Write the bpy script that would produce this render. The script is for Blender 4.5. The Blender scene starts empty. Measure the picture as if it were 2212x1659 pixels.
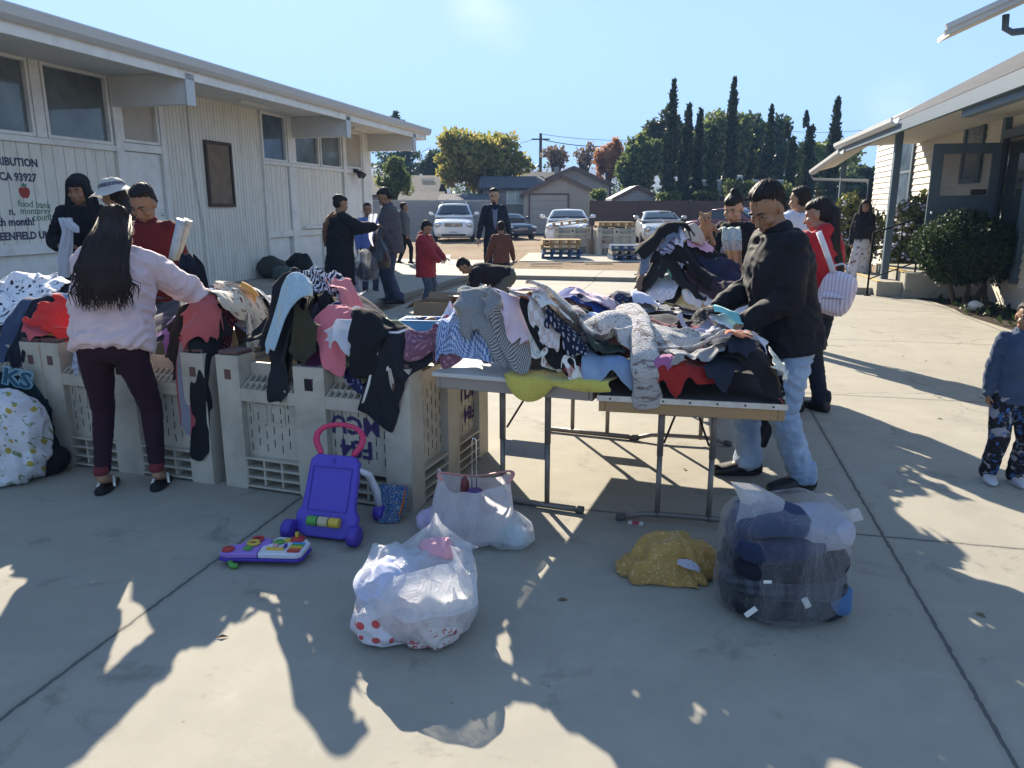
import bpy, math, random
import numpy as np
from mathutils import Vector, Matrix, Euler
S = bpy.context.scene
COL = S.collection
R = math.radians
# ---------------------------------------------------------------- camera, sky, sun, exposure
FPX, CX, CY, CAM_H = 1627.0, 1106.0, 829.5, 1.55
PITCH = math.atan((CY - 450.0) / FPX)
cam = bpy.data.cameras.new('camera')
cam.sensor_width = 36.0
cam.lens = 36.0 * FPX / 2212.0
cam.clip_start = 0.05
cam.clip_end = 9000.0
camo = bpy.data.objects.new('camera', cam)
COL.objects.link(camo)
camo.location = (0, 0, CAM_H)
camo.rotation_euler = (R(90) - PITCH, 0, 0)
S.camera = camo
SUN_AZ, SUN_EL = R(-17.0), R(28.3)
world = bpy.data.worlds.new('World')
S.world = world
world.use_nodes = True
wn = world.node_tree
wn.nodes.clear()
sky = wn.nodes.new('ShaderNodeTexSky')
sky.sky_type = 'NISHITA'
sky.sun_disc = False
sky.sun_elevation = SUN_EL
sky.sun_rotation = SUN_AZ
sky.altitude = 80.0
sky.air_density = 1.0
sky.dust_density = 0.2
sky.ozone_density = 2.2
bg = wn.nodes.new('ShaderNodeBackground')
bg.inputs['Strength'].default_value = 0.145
wo = wn.nodes.new('ShaderNodeOutputWorld')
# soft shoulder on the sky's glare round the sun
k1 = wn.nodes.new('ShaderNodeVectorMath')
k1.operation = 'MULTIPLY_ADD'
k1.inputs[1].default_value = tuple(.10 / q for q in (.225, .328, .50))
k1.inputs[2].default_value = (1, 1, 1)
k2 = wn.nodes.new('ShaderNodeVectorMath')
k2.operation = 'DIVIDE'
wn.links.new(sky.outputs[0], k1.inputs[0])
wn.links.new(sky.outputs[0], k2.inputs[0])
wn.links.new(k1.outputs[0], k2.inputs[1])
# two faint wisps of cirrus, fixed in the sky
tc = wn.nodes.new('ShaderNodeTexCoord')
mp = wn.nodes.new('ShaderNodeMapping')
mp.inputs['Rotation'].default_value = (0, R(28), R(20))
mp.inputs['Scale'].default_value = (3, 14, 40)
wn.links.new(tc.outputs['Generated'], mp.inputs[0])
cn = wn.nodes.new('ShaderNodeTexNoise')
cn.inputs['Scale'].default_value = 1.6
cn.inputs['Detail'].default_value = 8
cn.inputs['Distortion'].default_value = .5
wn.links.new(mp.outputs[0], cn.inputs['Vector'])
last = k2.outputs[0]
for (cpx, cpy), rad_, amt in (((1030, 12), .045, .75), ((1930, 237), .045, .7), ((1090, 60), .035, .35)):
 u_, v_ = (cpx - CX) / FPX, (CY - cpy) / FPX
 dv = Vector((u_, math.cos(PITCH) + v_ * math.sin(PITCH), -math.sin(PITCH) + v_ * math.cos(PITCH))).normalized()
 ds = wn.nodes.new('ShaderNodeVectorMath')
 ds.operation = 'DISTANCE'
 ds.inputs[1].default_value = dv
 wn.links.new(tc.outputs['Generated'], ds.inputs[0])
 mr = wn.nodes.new('ShaderNodeMapRange')
 mr.inputs['From Min'].default_value = 0
 mr.inputs['From Max'].default_value = rad_
 mr.inputs['To Min'].default_value = amt
 mr.inputs['To Max'].default_value = 0
 wn.links.new(ds.outputs['Value'], mr.inputs['Value'])
 ml = wn.nodes.new('ShaderNodeMath')
 ml.operation = 'MULTIPLY'
 wn.links.new(mr.outputs[0], ml.inputs[0])
 wn.links.new(cn.outputs['Fac'], ml.inputs[1])
 mx = wn.nodes.new('ShaderNodeMix')
 mx.data_type = 'RGBA'
 wn.links.new(ml.outputs[0], mx.inputs[0])
 wn.links.new(last, mx.inputs[6])
 mx.inputs[7].default_value = (3.2, 3.4, 3.6, 1)
 last = mx.outputs[2]
wn.links.new(last, bg.inputs['Color'])
wn.links.new(bg.outputs[0], wo.inputs['Surface'])
sun = bpy.data.lights.new('sun', 'SUN')
sun.energy = 5.0
sun.angle = R(0.5)
sun.color = (1.0, 0.90, 0.74)
suno = bpy.data.objects.new('sun', sun)
COL.objects.link(suno)
SDIR = Vector((math.sin(SUN_AZ) * math.cos(SUN_EL), math.cos(SUN_AZ) * math.cos(SUN_EL), math.sin(SUN_EL)))
suno.rotation_euler = SDIR.to_track_quat('Z', 'Y').to_euler()
suno.location = SDIR * 60
S.view_settings.view_transform = 'Standard'
S.view_settings.look = 'None'
S.view_settings.exposure = 1.6
S.view_settings.gamma = 1.0
S.cycles.use_denoising = True
S.cycles.max_bounces = 8
S.cycles.transparent_max_bounces = 24
S.cycles.diffuse_bounces = 3
S.cycles.glossy_bounces = 3
S.cycles.transmission_bounces = 6
S.cycles.volume_bounces = 0
S.cycles.caustics_reflective = False
S.cycles.caustics_refractive = False
S.cycles.sample_clamp_indirect = 6.0
rnd = random.Random(7)
rng = np.random.default_rng(7)
# ---------------------------------------------------------------- survey helpers
AZ = R(13.2)
SNA, CSA = math.sin(AZ), math.cos(AZ)
def ray(px, py):
 u, v = (px - CX) / FPX, (CY - py) / FPX
 return np.array((u, math.cos(PITCH) + v * math.sin(PITCH), -math.sin(PITCH) + v * math.cos(PITCH)))
def gr(px, py, z=0.0):
 d = ray(px, py)
 t = (z - CAM_H) / d[2]
 return (d[0] * t, d[1] * t, z)
def at(px, py, Y):
 d = ray(px, py)
 t = Y / d[1]
 return (d[0] * t, Y, CAM_H + d[2] * t)
def uvp(x, y):
 return (x * CSA - y * SNA, x * SNA + y * CSA)
def yard(u, v, z=0.0):
 """yard frame (u across, v along the buildings) to world"""
 return (u * CSA + v * SNA, -u * SNA + v * CSA, z)
# ---------------------------------------------------------------- numpy noise
_H = np.random.default_rng(3).random((32, 32, 32))
def vnoise(p):
 p = np.asarray(p, float)
 i = np.floor(p).astype(int)
 f = p - i
 f = f * f * (3 - 2 * f)
 o = 0
 for dx in (0, 1):
  for dy in (0, 1):
   for dz in (0, 1):
    w = (f[..., 0] if dx else 1 - f[..., 0]) * (f[..., 1] if dy else 1 - f[..., 1]) * (f[..., 2] if dz else 1 - f[..., 2])
    o = o + w * _H[(i[..., 0] + dx) % 32, (i[..., 1] + dy) % 32, (i[..., 2] + dz) % 32]
 return o * 2 - 1
def fbm(p, n=3):
 p = np.asarray(p, float)
 a, o = 1.0, 0
 for k in range(n):
  o = o + a * vnoise(p * 2 ** k + 7.3 * k)
  a *= .5
 return o
# ---------------------------------------------------------------- objects
def tag(o, label=None, cat=None, group=None, kind=None):
 if label:
  o['label'] = label
 if cat:
  o['category'] = cat
 if group:
  o['group'] = group
 if kind:
  o['kind'] = kind
 return o
def thing(name, label, cat, loc=(0, 0, 0), rz=0.0, group=None):
 o = bpy.data.objects.new(name, None)
 COL.objects.link(o)
 o.empty_display_size = .1
 o.location = loc
 o.rotation_euler = (0, 0, rz)
 return tag(o, label, cat, group)
def copy_tree(o, parent=None):
 c = o.copy()
 COL.objects.link(c)
 if parent:
  c.parent = parent
 for ch in list(o.children):
  copy_tree(ch, c)
 return c
def world_inv(par):
 m = Matrix.Identity(4)
 q = par
 while q:
  m = Matrix.LocRotScale(q.location, q.rotation_euler, q.scale) @ m
  q = q.parent
 return m.inverted()
class MB:
 """collects simple shapes into one mesh"""
 def __init__(s):
  s.v, s.f, s.m, s.uv, s.n = [], [], [], [], 0
  s.mi = 0
 def add(s, vs, fs, uv=None):
  vs = np.asarray(vs, float).reshape(-1, 3)
  s.v.append(vs)
  s.uv.append(np.zeros((len(vs), 2)) if uv is None else np.asarray(uv, float))
  n = s.n
  for f in fs:
   s.f.append(tuple(int(i) + n for i in f))
   s.m.append(s.mi)
  s.n += len(vs)
  return s
 def box(s, c, d, rz=0.0, M=None):
  x, y, z = (q / 2 for q in d)
  vs = np.array([(-x, -y, -z), (x, -y, -z), (x, y, -z), (-x, y, -z), (-x, -y, z), (x, -y, z), (x, y, z), (-x, y, z)])
  if M is not None:
   vs = vs @ np.array(M.to_3x3()).T
  elif rz:
   a, b = math.cos(rz), math.sin(rz)
   vs = np.stack((vs[:, 0] * a - vs[:, 1] * b, vs[:, 0] * b + vs[:, 1] * a, vs[:, 2]), 1)
  return s.add(vs + np.array(c), [(0, 3, 2, 1), (4, 5, 6, 7), (0, 1, 5, 4), (1, 2, 6, 5), (2, 3, 7, 6), (3, 0, 4, 7)])
 def bar(s, a, b, w, h, up=(0, 0, 1)):
  """box beam from a to b, w across, h along up"""
  a, b = Vector(a), Vector(b)
  y = (b - a)
  L = y.length
  y.normalize()
  x = y.cross(Vector(up))
  if x.length < 1e-5:
   x = Vector((1, 0, 0))
  x.normalize()
  z = x.cross(y)
  M = Matrix((x, y, z)).transposed()
  return s.box(tuple((a + b) / 2), (w, L, h), M=M)
 def rings(s, rings, cap=True, close=True, uvs=False):
  rings = [np.asarray(r, float) for r in rings]
  n, k = len(rings[0]), len(rings)
  vs = np.concatenate(rings)
  fs = []
  for j in range(k - 1):
   for i in range(n if close else n - 1):
    a, b = j * n + i, j * n + (i + 1) % n
    fs.append((a, b, b + n, a + n))
  if cap:
   fs.append(tuple(range(n - 1, -1, -1)))
   fs.append(tuple(range((k - 1) * n, k * n)))
  uv = np.array([(i / n, j / max(1, k - 1)) for j in range(k) for i in range(n)])
  return s.add(vs, fs, uv)
 def tube(s, pts, rad, n=10, cap=True, flat=1.0, ref=(0, 0, 1)):
  pts = [np.array(p, float) for p in pts]
  if not hasattr(rad, '__len__'):
   rad = [rad] * len(pts)
  rg = []
  x = None
  for i, p in enumerate(pts):
   t = pts[min(i + 1, len(pts) - 1)] - pts[max(i - 1, 0)]
   t = t / (np.linalg.norm(t) + 1e-9)
   if x is None:
    x = np.cross(t, np.array(ref, float))
    if np.linalg.norm(x) < 1e-3:
     x = np.cross(t, (1, 0, 0.))
   x = x - t * np.dot(x, t)
   x = x / (np.linalg.norm(x) + 1e-9)
   y = np.cross(t, x)
   a = np.linspace(0, 2 * math.pi, n, endpoint=False)
   rg.append(p + rad[i] * (np.cos(a)[:, None] * x + flat * np.sin(a)[:, None] * y))
  return s.rings(rg, cap)
 def ball(s, c, r, n=12, k=8, M=None):
  """ellipsoid"""
  r = (r, r, r) if not hasattr(r, '__len__') else r
  vs = [(0, 0, -1)]
  for j in range(1, k):
   t = -math.pi / 2 + math.pi * j / k
   for i in range(n):
    a = 2 * math.pi * i / n
    vs.append((math.cos(t) * math.cos(a), math.cos(t) * math.sin(a), math.sin(t)))
  vs.append((0, 0, 1))
  fs = []
  for i in range(n):
   fs.append((0, 1 + (i + 1) % n, 1 + i))
   fs.append((len(vs) - 1, len(vs) - 1 - n + i, len(vs) - 1 - n + (i + 1) % n))
  for j in range(k - 2):
   for i in range(n):
    a, b = 1 + j * n + i, 1 + j * n + (i + 1) % n
    fs.append((a, b, b + n, a + n))
  vs = np.array(vs) * np.array(r)
  if M is not None:
   vs = vs @ np.array(M.to_3x3()).T
  return s.add(vs + np.array(c), fs)
 def cap(s, a, b, ra, rb, n=10):
  """capsule with two radii, a closed body"""
  a, b = np.array(a, float), np.array(b, float)
  t = b - a
  L = np.linalg.norm(t) + 1e-9
  t = t / L
  pts, rr = [], []
  for q in (-.92, -.6, 0):
   pts.append(a + t * ra * q)
   rr.append(ra * math.sqrt(1 - q * q))
  for q in (0, .6, .92):
   pts.append(b + t * rb * q)
   rr.append(rb * math.sqrt(1 - q * q))
  return s.tube(pts, rr, n)
 def lathe(s, prof, c=(0, 0, 0), n=24, cap=True):
  a = np.linspace(0, 2 * math.pi, n, endpoint=False)
  return s.rings([np.stack((c[0] + r * np.cos(a), c[1] + r * np.sin(a), np.full(n, c[2] + z)), 1) for r, z in prof], cap)
 def prism(s, poly, z0, z1):
  n = len(poly)
  vs = [(x, y, z0) for x, y in poly] + [(x, y, z1) for x, y in poly]
  fs = [tuple(range(n - 1, -1, -1)), tuple(range(n, 2 * n))] + [(i, (i + 1) % n, n + (i + 1) % n, n + i) for i in range(n)]
  return s.add(vs, fs)
 def slab(s, quad, th):
  """4 corners (counter-clockwise seen from outside), given thickness inwards"""
  q = [Vector(p) for p in quad]
  n = (q[1] - q[0]).cross(q[3] - q[0]).normalized() * th
  vs = [tuple(p) for p in q] + [tuple(p - n) for p in q]
  return s.add(vs, [(0, 1, 2, 3), (7, 6, 5, 4), (0, 4, 5, 1), (1, 5, 6, 2), (2, 6, 7, 3), (3, 7, 4, 0)])
 def arr(s):
  return np.concatenate(s.v)
 def xf(s, fn):
  s.v = [fn(v) for v in s.v]
  return s
 def build(s, name, mat, parent=None, world=False, smooth=False, bevel=0.0, seg=2, sub=0):
  me = bpy.data.meshes.new(name)
  vs = np.concatenate(s.v)
  if world and parent is not None:
   m = np.array(world_inv(parent))
   vs = vs @ m[:3, :3].T + m[:3, 3]
  me.from_pydata(vs.tolist(), [], s.f)
  mats = mat if isinstance(mat, (list, tuple)) else [mat]
  for q in mats:
   me.materials.append(q)
  if len(mats) > 1:
   me.polygons.foreach_set('material_index', np.array(s.m, dtype=np.int32))
  uvl = me.uv_layers.new(name='UVMap')
  li = np.zeros(len(me.loops), dtype=np.int32)
  me.loops.foreach_get('vertex_index', li)
  uvl.data.foreach_set('uv', np.concatenate(s.uv)[li].ravel())
  if smooth:
   me.polygons.foreach_set('use_smooth', np.ones(len(me.polygons), dtype=bool))
  me.update()
  o = bpy.data.objects.new(name, me)
  COL.objects.link(o)
  if parent is not None:
   o.parent = parent
  if bevel:
   b = o.modifiers.new('bevel', 'BEVEL')
   b.width = bevel
   b.segments = seg
   b.limit_method = 'ANGLE'
   b.angle_limit = R(40)
   b.harden_normals = True
   me.polygons.foreach_set('use_smooth', np.ones(len(me.polygons), dtype=bool))
  if sub:
   b = o.modifiers.new('sub', 'SUBSURF')
   b.levels = b.render_levels = sub
  return o
def fuse(mb, voxel, smooth=2, fac=.5):
 """union of the closed bodies in mb as one skin; returns verts, faces"""
 me = bpy.data.meshes.new('tmp')
 me.from_pydata(mb.arr().tolist(), [], mb.f)
 o = bpy.data.objects.new('tmp', me)
 COL.objects.link(o)
 r = o.modifiers.new('r', 'REMESH')
 r.mode = 'VOXEL'
 r.voxel_size = voxel
 if smooth:
  q = o.modifiers.new('s', 'SMOOTH')
  q.iterations = smooth
  q.factor = fac
 dg = bpy.context.evaluated_depsgraph_get()
 e = o.evaluated_get(dg)
 m2 = e.to_mesh()
 n = len(m2.vertices)
 vs = np.zeros(n * 3)
 m2.vertices.foreach_get('co', vs)
 ls = np.zeros(len(m2.loops), dtype=np.int32)
 m2.loops.foreach_get('vertex_index', ls)
 st = np.zeros(len(m2.polygons), dtype=np.int32)
 m2.polygons.foreach_get('loop_start', st)
 no = np.zeros(n * 3)
 m2.vertices.foreach_get('normal', no)
 ends = list(st[1:]) + [len(ls)]
 fs = [tuple(ls[a:b]) for a, b in zip(st, ends)]
 e.to_mesh_clear()
 bpy.data.objects.remove(o)
 bpy.data.meshes.remove(me)
 return vs.reshape(-1, 3), fs, no.reshape(-1, 3)
def skin(mb, name, mat, parent, voxel=.012, smooth=2, wr=None, world=False, fac=.5):
 """fused body; wr = (amount, scale, stretch) puts folds into it"""
 vs, fs, no = fuse(mb, voxel, smooth, fac)
 if wr:
  a, sc = wr[0], wr[1]
  q = vs * sc + 11.0 * rnd.random()
  w = np.stack((fbm(q * .5 + 3, 2), fbm(q * .5 + 9, 2), fbm(q * .5 + 15, 2)), 1)
  n1 = 1 - np.abs(vnoise(q * np.array((1., 1., 1.7)) + w * 1.6)) * 2
  n2 = 1 - np.abs(vnoise(q * 2.1 * np.array((1., 1., 1.5)) + w * 2.5 + 5)) * 2
  vs = vs + no * (a * (n1 + .45 * n2))[:, None]
 m = MB()
 m.add(vs, fs)
 return m.build(name, mat, parent, world=world, smooth=True)
def text_mesh(txt, size, depth=.002, align='LEFT', bold=0.0, spacing=1.0):
 cu = bpy.data.curves.new('tmp', 'FONT')
 cu.body = txt
 cu.size = size
 cu.extrude = depth
 cu.offset = bold
 cu.align_x = align
 cu.space_character = spacing
 cu.resolution_u = 2
 o = bpy.data.objects.new('tmp', cu)
 COL.objects.link(o)
 dg = bpy.context.evaluated_depsgraph_get()
 e = o.evaluated_get(dg)
 m2 = e.to_mesh()
 vs = np.array([v.co[:] for v in m2.vertices]).reshape(-1, 3)
 fs = [tuple(p.vertices) for p in m2.polygons]
 e.to_mesh_clear()
 bpy.data.objects.remove(o)
 bpy.data.curves.remove(cu)
 return vs, fs
# ---------------------------------------------------------------- materials
class NT:
 def __init__(s, name, rough=.7, spec=.35):
  s.m = bpy.data.materials.new(name)
  s.m.use_nodes = True
  s.t = s.m.node_tree
  s.b = s.t.nodes['Principled BSDF']
  s.b.inputs['Roughness'].default_value = rough
  s.b.inputs['Specular IOR Level'].default_value = spec
  s.out = s.t.nodes['Material Output']
 def n(s, typ, **kw):
  q = s.t.nodes.new('ShaderNode' + typ)
  for k, v in kw.items():
   if k in q.inputs:
    q.inputs[k].default_value = v
   else:
    setattr(q, k, v)
  return q
 def l(s, a, b):
  s.t.links.new(a, b)
 def co(s, kind='Object', scale=(1, 1, 1), rot=(0, 0, 0), loc=(0, 0, 0)):
  c = s.n('TexCoord')
  m = s.n('Mapping')
  m.inputs['Scale'].default_value = scale if hasattr(scale, '__len__') else (scale,) * 3
  m.inputs['Rotation'].default_value = rot
  m.inputs['Location'].default_value = loc
  s.l(c.outputs[kind], m.inputs[0])
  return m.outputs[0]
 def noise(s, vec, scale, detail=4, rough=.55, dist=0.0):
  q = s.n('TexNoise')
  q.inputs['Scale'].default_value = scale
  q.inputs['Detail'].default_value = detail
  q.inputs['Roughness'].default_value = rough
  q.inputs['Distortion'].default_value = dist
  s.l(vec, q.inputs['Vector'])
  return q.outputs['Fac']
 def ramp(s, fac, stops, interp='LINEAR'):
  q = s.n('ValToRGB')
  q.color_ramp.interpolation = interp
  e = q.color_ramp.elements
  while len(e) < len(stops):
   e.new(.5)
  for i, (p, c) in enumerate(stops):
   e[i].position = p
   e[i].color = (c if hasattr(c, '__len__') else (c, c, c)) + (1,) if not hasattr(c, '__len__') or len(c) == 3 else c
  s.l(fac, q.inputs[0])
  return q.outputs[0]
 def mix(s, fac, a, b, mode='MIX'):
  q = s.n('Mix', data_type='RGBA', blend_type=mode)
  for x, i in ((fac, 0), (a, 6), (b, 7)):
   if hasattr(x, 'links') or isinstance(x, bpy.types.NodeSocket):
    s.l(x, q.inputs[i])
   elif i == 0:
    q.inputs[0].default_value = x
   else:
    q.inputs[i].default_value = tuple(x) + (1,)
  return q.outputs[2]
 def math(s, op, a, b=None, c=None):
  q = s.n('Math', operation=op)
  for i, x in enumerate((a, b, c)):
   if x is None:
    continue
   if isinstance(x, bpy.types.NodeSocket):
    s.l(x, q.inputs[i])
   else:
    q.inputs[i].default_value = x
  return q.outputs[0]
 def bump(s, h, strength=.3, dist=.01, prev=None):
  q = s.n('Bump')
  q.inputs['Strength'].default_value = strength
  q.inputs['Distance'].default_value = dist
  s.l(h, q.inputs['Height'])
  if prev is not None:
   s.l(prev, q.inputs['Normal'])
  s.l(q.outputs[0], s.b.inputs['Normal'])
  return q.outputs[0]
 def col(s, c):
  if isinstance(c, bpy.types.NodeSocket):
   s.l(c, s.b.inputs['Base Color'])
  else:
   s.b.inputs['Base Color'].default_value = tuple(c) + (1,)
  return s
def mul(c, k):
 return tuple(min(1, x * k) for x in c)
def paint(name, c, rough=.5, var=.12, scale=3.0, bump=.05, bscale=60, spec=.4, metal=0.0, dirt=None, dscale=2.0, damt=.5):
 """painted or plain surface with uneven tone, optional dirt patches"""
 t = NT(name, rough, spec)
 v = t.co()
 n1 = t.noise(v, scale, 6, .6)
 c0 = t.mix(n1, mul(c, 1 - var), mul(c, 1 + var))
 if dirt:
  n2 = t.noise(v, dscale, 8, .65, .4)
  f = t.ramp(n2, [(.45, 0.0), (.75, damt)])
  c0 = t.mix(f, c0, dirt)
 t.col(c0)
 t.b.inputs['Metallic'].default_value = metal
 if bump:
  t.bump(t.noise(v, bscale, 4), bump, .01)
 return t.m
def cloth(name, c, kind='plain', c2=(.8, .8, .8), c3=None, sc=1.0, fuzz=.0, rough=.9, weave=True, sheen=.25, coord='UV', trans=0.0, lv=0.0):
 """fabric; the pattern follows the weave (UV in metres) or the worn garment"""
 t = NT(name, rough, .2)
 v = t.co(coord)
 base = t.mix(t.noise(v, 7, 4), mul(c, .82), mul(c, 1.15))
 if kind == 'plain':
  o = base
 elif kind == 'check':
  q = t.n('TexChecker', Scale=28 * sc)
  t.l(v, q.inputs['Vector'])
  o = t.mix(q.outputs['Fac'], base, c2)
 elif kind == 'plaid':
  w1 = t.n('TexWave', Scale=9 * sc, bands_direction='X')
  w2 = t.n('TexWave', Scale=9 * sc, bands_direction='Y')
  t.l(v, w1.inputs['Vector'])
  t.l(v, w2.inputs['Vector'])
  a = t.math('MULTIPLY', t.math('ADD', t.math('GREATER_THAN', w1.outputs['Fac'], .55), t.math('GREATER_THAN', w2.outputs['Fac'], .55)), .5)
  o = t.mix(a, base, c2)
  if c3:
   w3 = t.n('TexWave', Scale=9 * sc, bands_direction='DIAGONAL')
   t.l(v, w3.inputs['Vector'])
   o = t.mix(t.math('GREATER_THAN', w3.outputs['Fac'], .93), o, c3)
 elif kind == 'hound':
  q = t.n('TexChecker', Scale=95 * sc)
  t.l(v, q.inputs['Vector'])
  o = t.mix(q.outputs['Fac'], base, c2)
 elif kind == 'dots':
  q = t.n('TexVoronoi', Scale=22 * sc, Randomness=.25)
  t.l(v, q.inputs['Vector'])
  o = t.mix(t.math('LESS_THAN', q.outputs['Distance'], .27), base, c2)
 elif kind == 'floral':
  q = t.n('TexVoronoi', Scale=13 * sc, Randomness=1.0)
  n = t.noise(v, 26 * sc, 3)
  d = t.math('ADD', q.outputs['Distance'], t.math('MULTIPLY', t.math('SUBTRACT', n, .5), .55))
  t.l(v, q.inputs['Vector'])
  o = t.mix(t.math('LESS_THAN', d, .27), base, c2)
  n3 = t.noise(v, 20 * sc, 2, .5, 1.2)
  o = t.mix(t.ramp(n3, [(.60, 0.0), (.64, 1.0)]), o, c3 or mul(c2, .6))
 elif kind == 'zebra':
  w = t.n('TexWave', Scale=10 * sc, Distortion=9.0, Detail=1.0)
  w.inputs['Detail Scale'].default_value = 1.3
  t.l(v, w.inputs['Vector'])
  o = t.mix(t.ramp(w.outputs['Fac'], [(.46, 0.0), (.54, 1.0)]), base, c2)
 elif kind == 'stripes':
  w = t.n('TexWave', Scale=8 * sc)
  t.l(v, w.inputs['Vector'])
  o = t.mix(t.math('GREATER_THAN', w.outputs['Fac'], .6), base, c2)
 elif kind == 'blot':
  n = t.noise(v, 9 * sc, 5, .6, .3)
  o = t.mix(t.ramp(n, [(.54 - lv, 0.0), (.60 - lv, 1.0)]), base, c2)
  if c3:
   n = t.noise(t.co(coord, loc=(3, 1, 0)), 13 * sc, 5, .6, .3)
   o = t.mix(t.ramp(n, [(.57 - lv, 0.0), (.62 - lv, 1.0)]), o, c3)
 elif kind == 'denim':
  n = t.noise(v, 5, 5, .6)
  o = t.mix(t.ramp(n, [(.35, 0.0), (.7, 1.0)]), c, c2)
 t.col(o)
 t.b.inputs['Sheen Weight'].default_value = sheen * min(1.0, .08 + 2.2 * max(c))
 t.b.inputs['Sheen Roughness'].default_value = .4
 p = t.bump(t.noise(v, 22, 5, .6), .35, .012)
 if fuzz:
  q = t.n('TexVoronoi', Scale=110.0)
  t.l(v, q.inputs['Vector'])
  t.bump(q.outputs['Distance'], min(1, fuzz), .012, p)
 elif weave:
  t.bump(t.noise(v, 320, 2), .18, .002, p)
 if trans:
  tr = t.n('BsdfTranslucent')
  if isinstance(o, bpy.types.NodeSocket):
   t.l(o, tr.inputs[0])
  ms = t.n('MixShader', Fac=trans)
  t.l(t.b.outputs[0], ms.inputs[1])
  t.l(tr.outputs[0], ms.inputs[2])
  t.l(ms.outputs[0], t.out.inputs[0])
 return t.m
def leafmat(name, c1, c2, c3=None, trans=.35):
 t = NT(name, .55, .3)
 n = t.noise(t.co(), .9, 4)
 r = t.n('ObjectInfo')
 g = t.n('NewGeometry')
 f = t.math('ADD', t.math('MULTIPLY', g.outputs['Random Per Island'], .55), t.math('MULTIPLY', n, .6))
 st = [(.25, c1), (.65, c2)] + ([(.82, c3)] if c3 else [])
 c = t.ramp(f, st)
 t.col(c)
 tr = t.n('BsdfTranslucent')
 t.l(c, tr.inputs[0])
 ms = t.n('MixShader', Fac=trans)
 t.l(t.b.outputs[0], ms.inputs[1])
 t.l(tr.outputs[0], ms.inputs[2])
 t.l(ms.outputs[0], t.out.inputs[0])
 return t.m
def glassmat(name, tint=(.02, .03, .035), rough=.06, alpha=.0):
 """window pane: dark interior, clear reflections"""
 t = NT(name, rough, .6)
 t.col(t.mix(t.ramp(t.noise(t.co(), 1.3, 5, .6, .4), [(.35, 0.0), (.7, 1.0)]), mul(tint, .65), mul(tint, 1.5)))  # mottled tint paints curtains and uneven reflections into the pane colour
 if alpha:
  tr = t.n('BsdfTransparent')
  ms = t.n('MixShader', Fac=alpha)
  t.l(t.b.outputs[0], ms.inputs[1])
  t.l(tr.outputs[0], ms.inputs[2])
  t.l(ms.outputs[0], t.out.inputs[0])
 return t.m
def bagmat(name, c=(.9, .9, .92), clear=.55, bscale=14.0, bst=.8):
 """thin polythene film: partly clear, partly milky, crinkled"""
 t = NT(name, .22, .7)
 t.col(c)
 v = t.co(scale=(1, 1, .45))
 q = t.noise(v, bscale, 6, .65, 1.5)
 nb = t.bump(q, bst, .02)
 tl = t.n('BsdfTranslucent')
 tl.inputs[0].default_value = tuple(c) + (1,)
 t.l(nb, tl.inputs['Normal'])
 m1 = t.n('MixShader', Fac=.5)
 t.l(t.b.outputs[0], m1.inputs[1])
 t.l(tl.outputs[0], m1.inputs[2])
 tp = t.n('BsdfTransparent')
 m2 = t.n('MixShader')
 lw = t.n('LayerWeight', Blend=.35)
 t.l(nb, lw.inputs['Normal'])
 k = t.math('SUBTRACT', clear + .18, t.math('MULTIPLY', lw.outputs['Facing'], .55))
 k = t.math('MINIMUM', t.math('MAXIMUM', t.math('ADD', k, t.math('MULTIPLY', t.math('SUBTRACT', t.noise(v, 6, 5, .6, .8), .5), -.9)), .05), .92)
 t.l(k, m2.inputs[0])
 t.l(m1.outputs[0], m2.inputs[1])
 t.l(tp.outputs[0], m2.inputs[2])
 t.l(m2.outputs[0], t.out.inputs[0])
 return t.m
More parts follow.
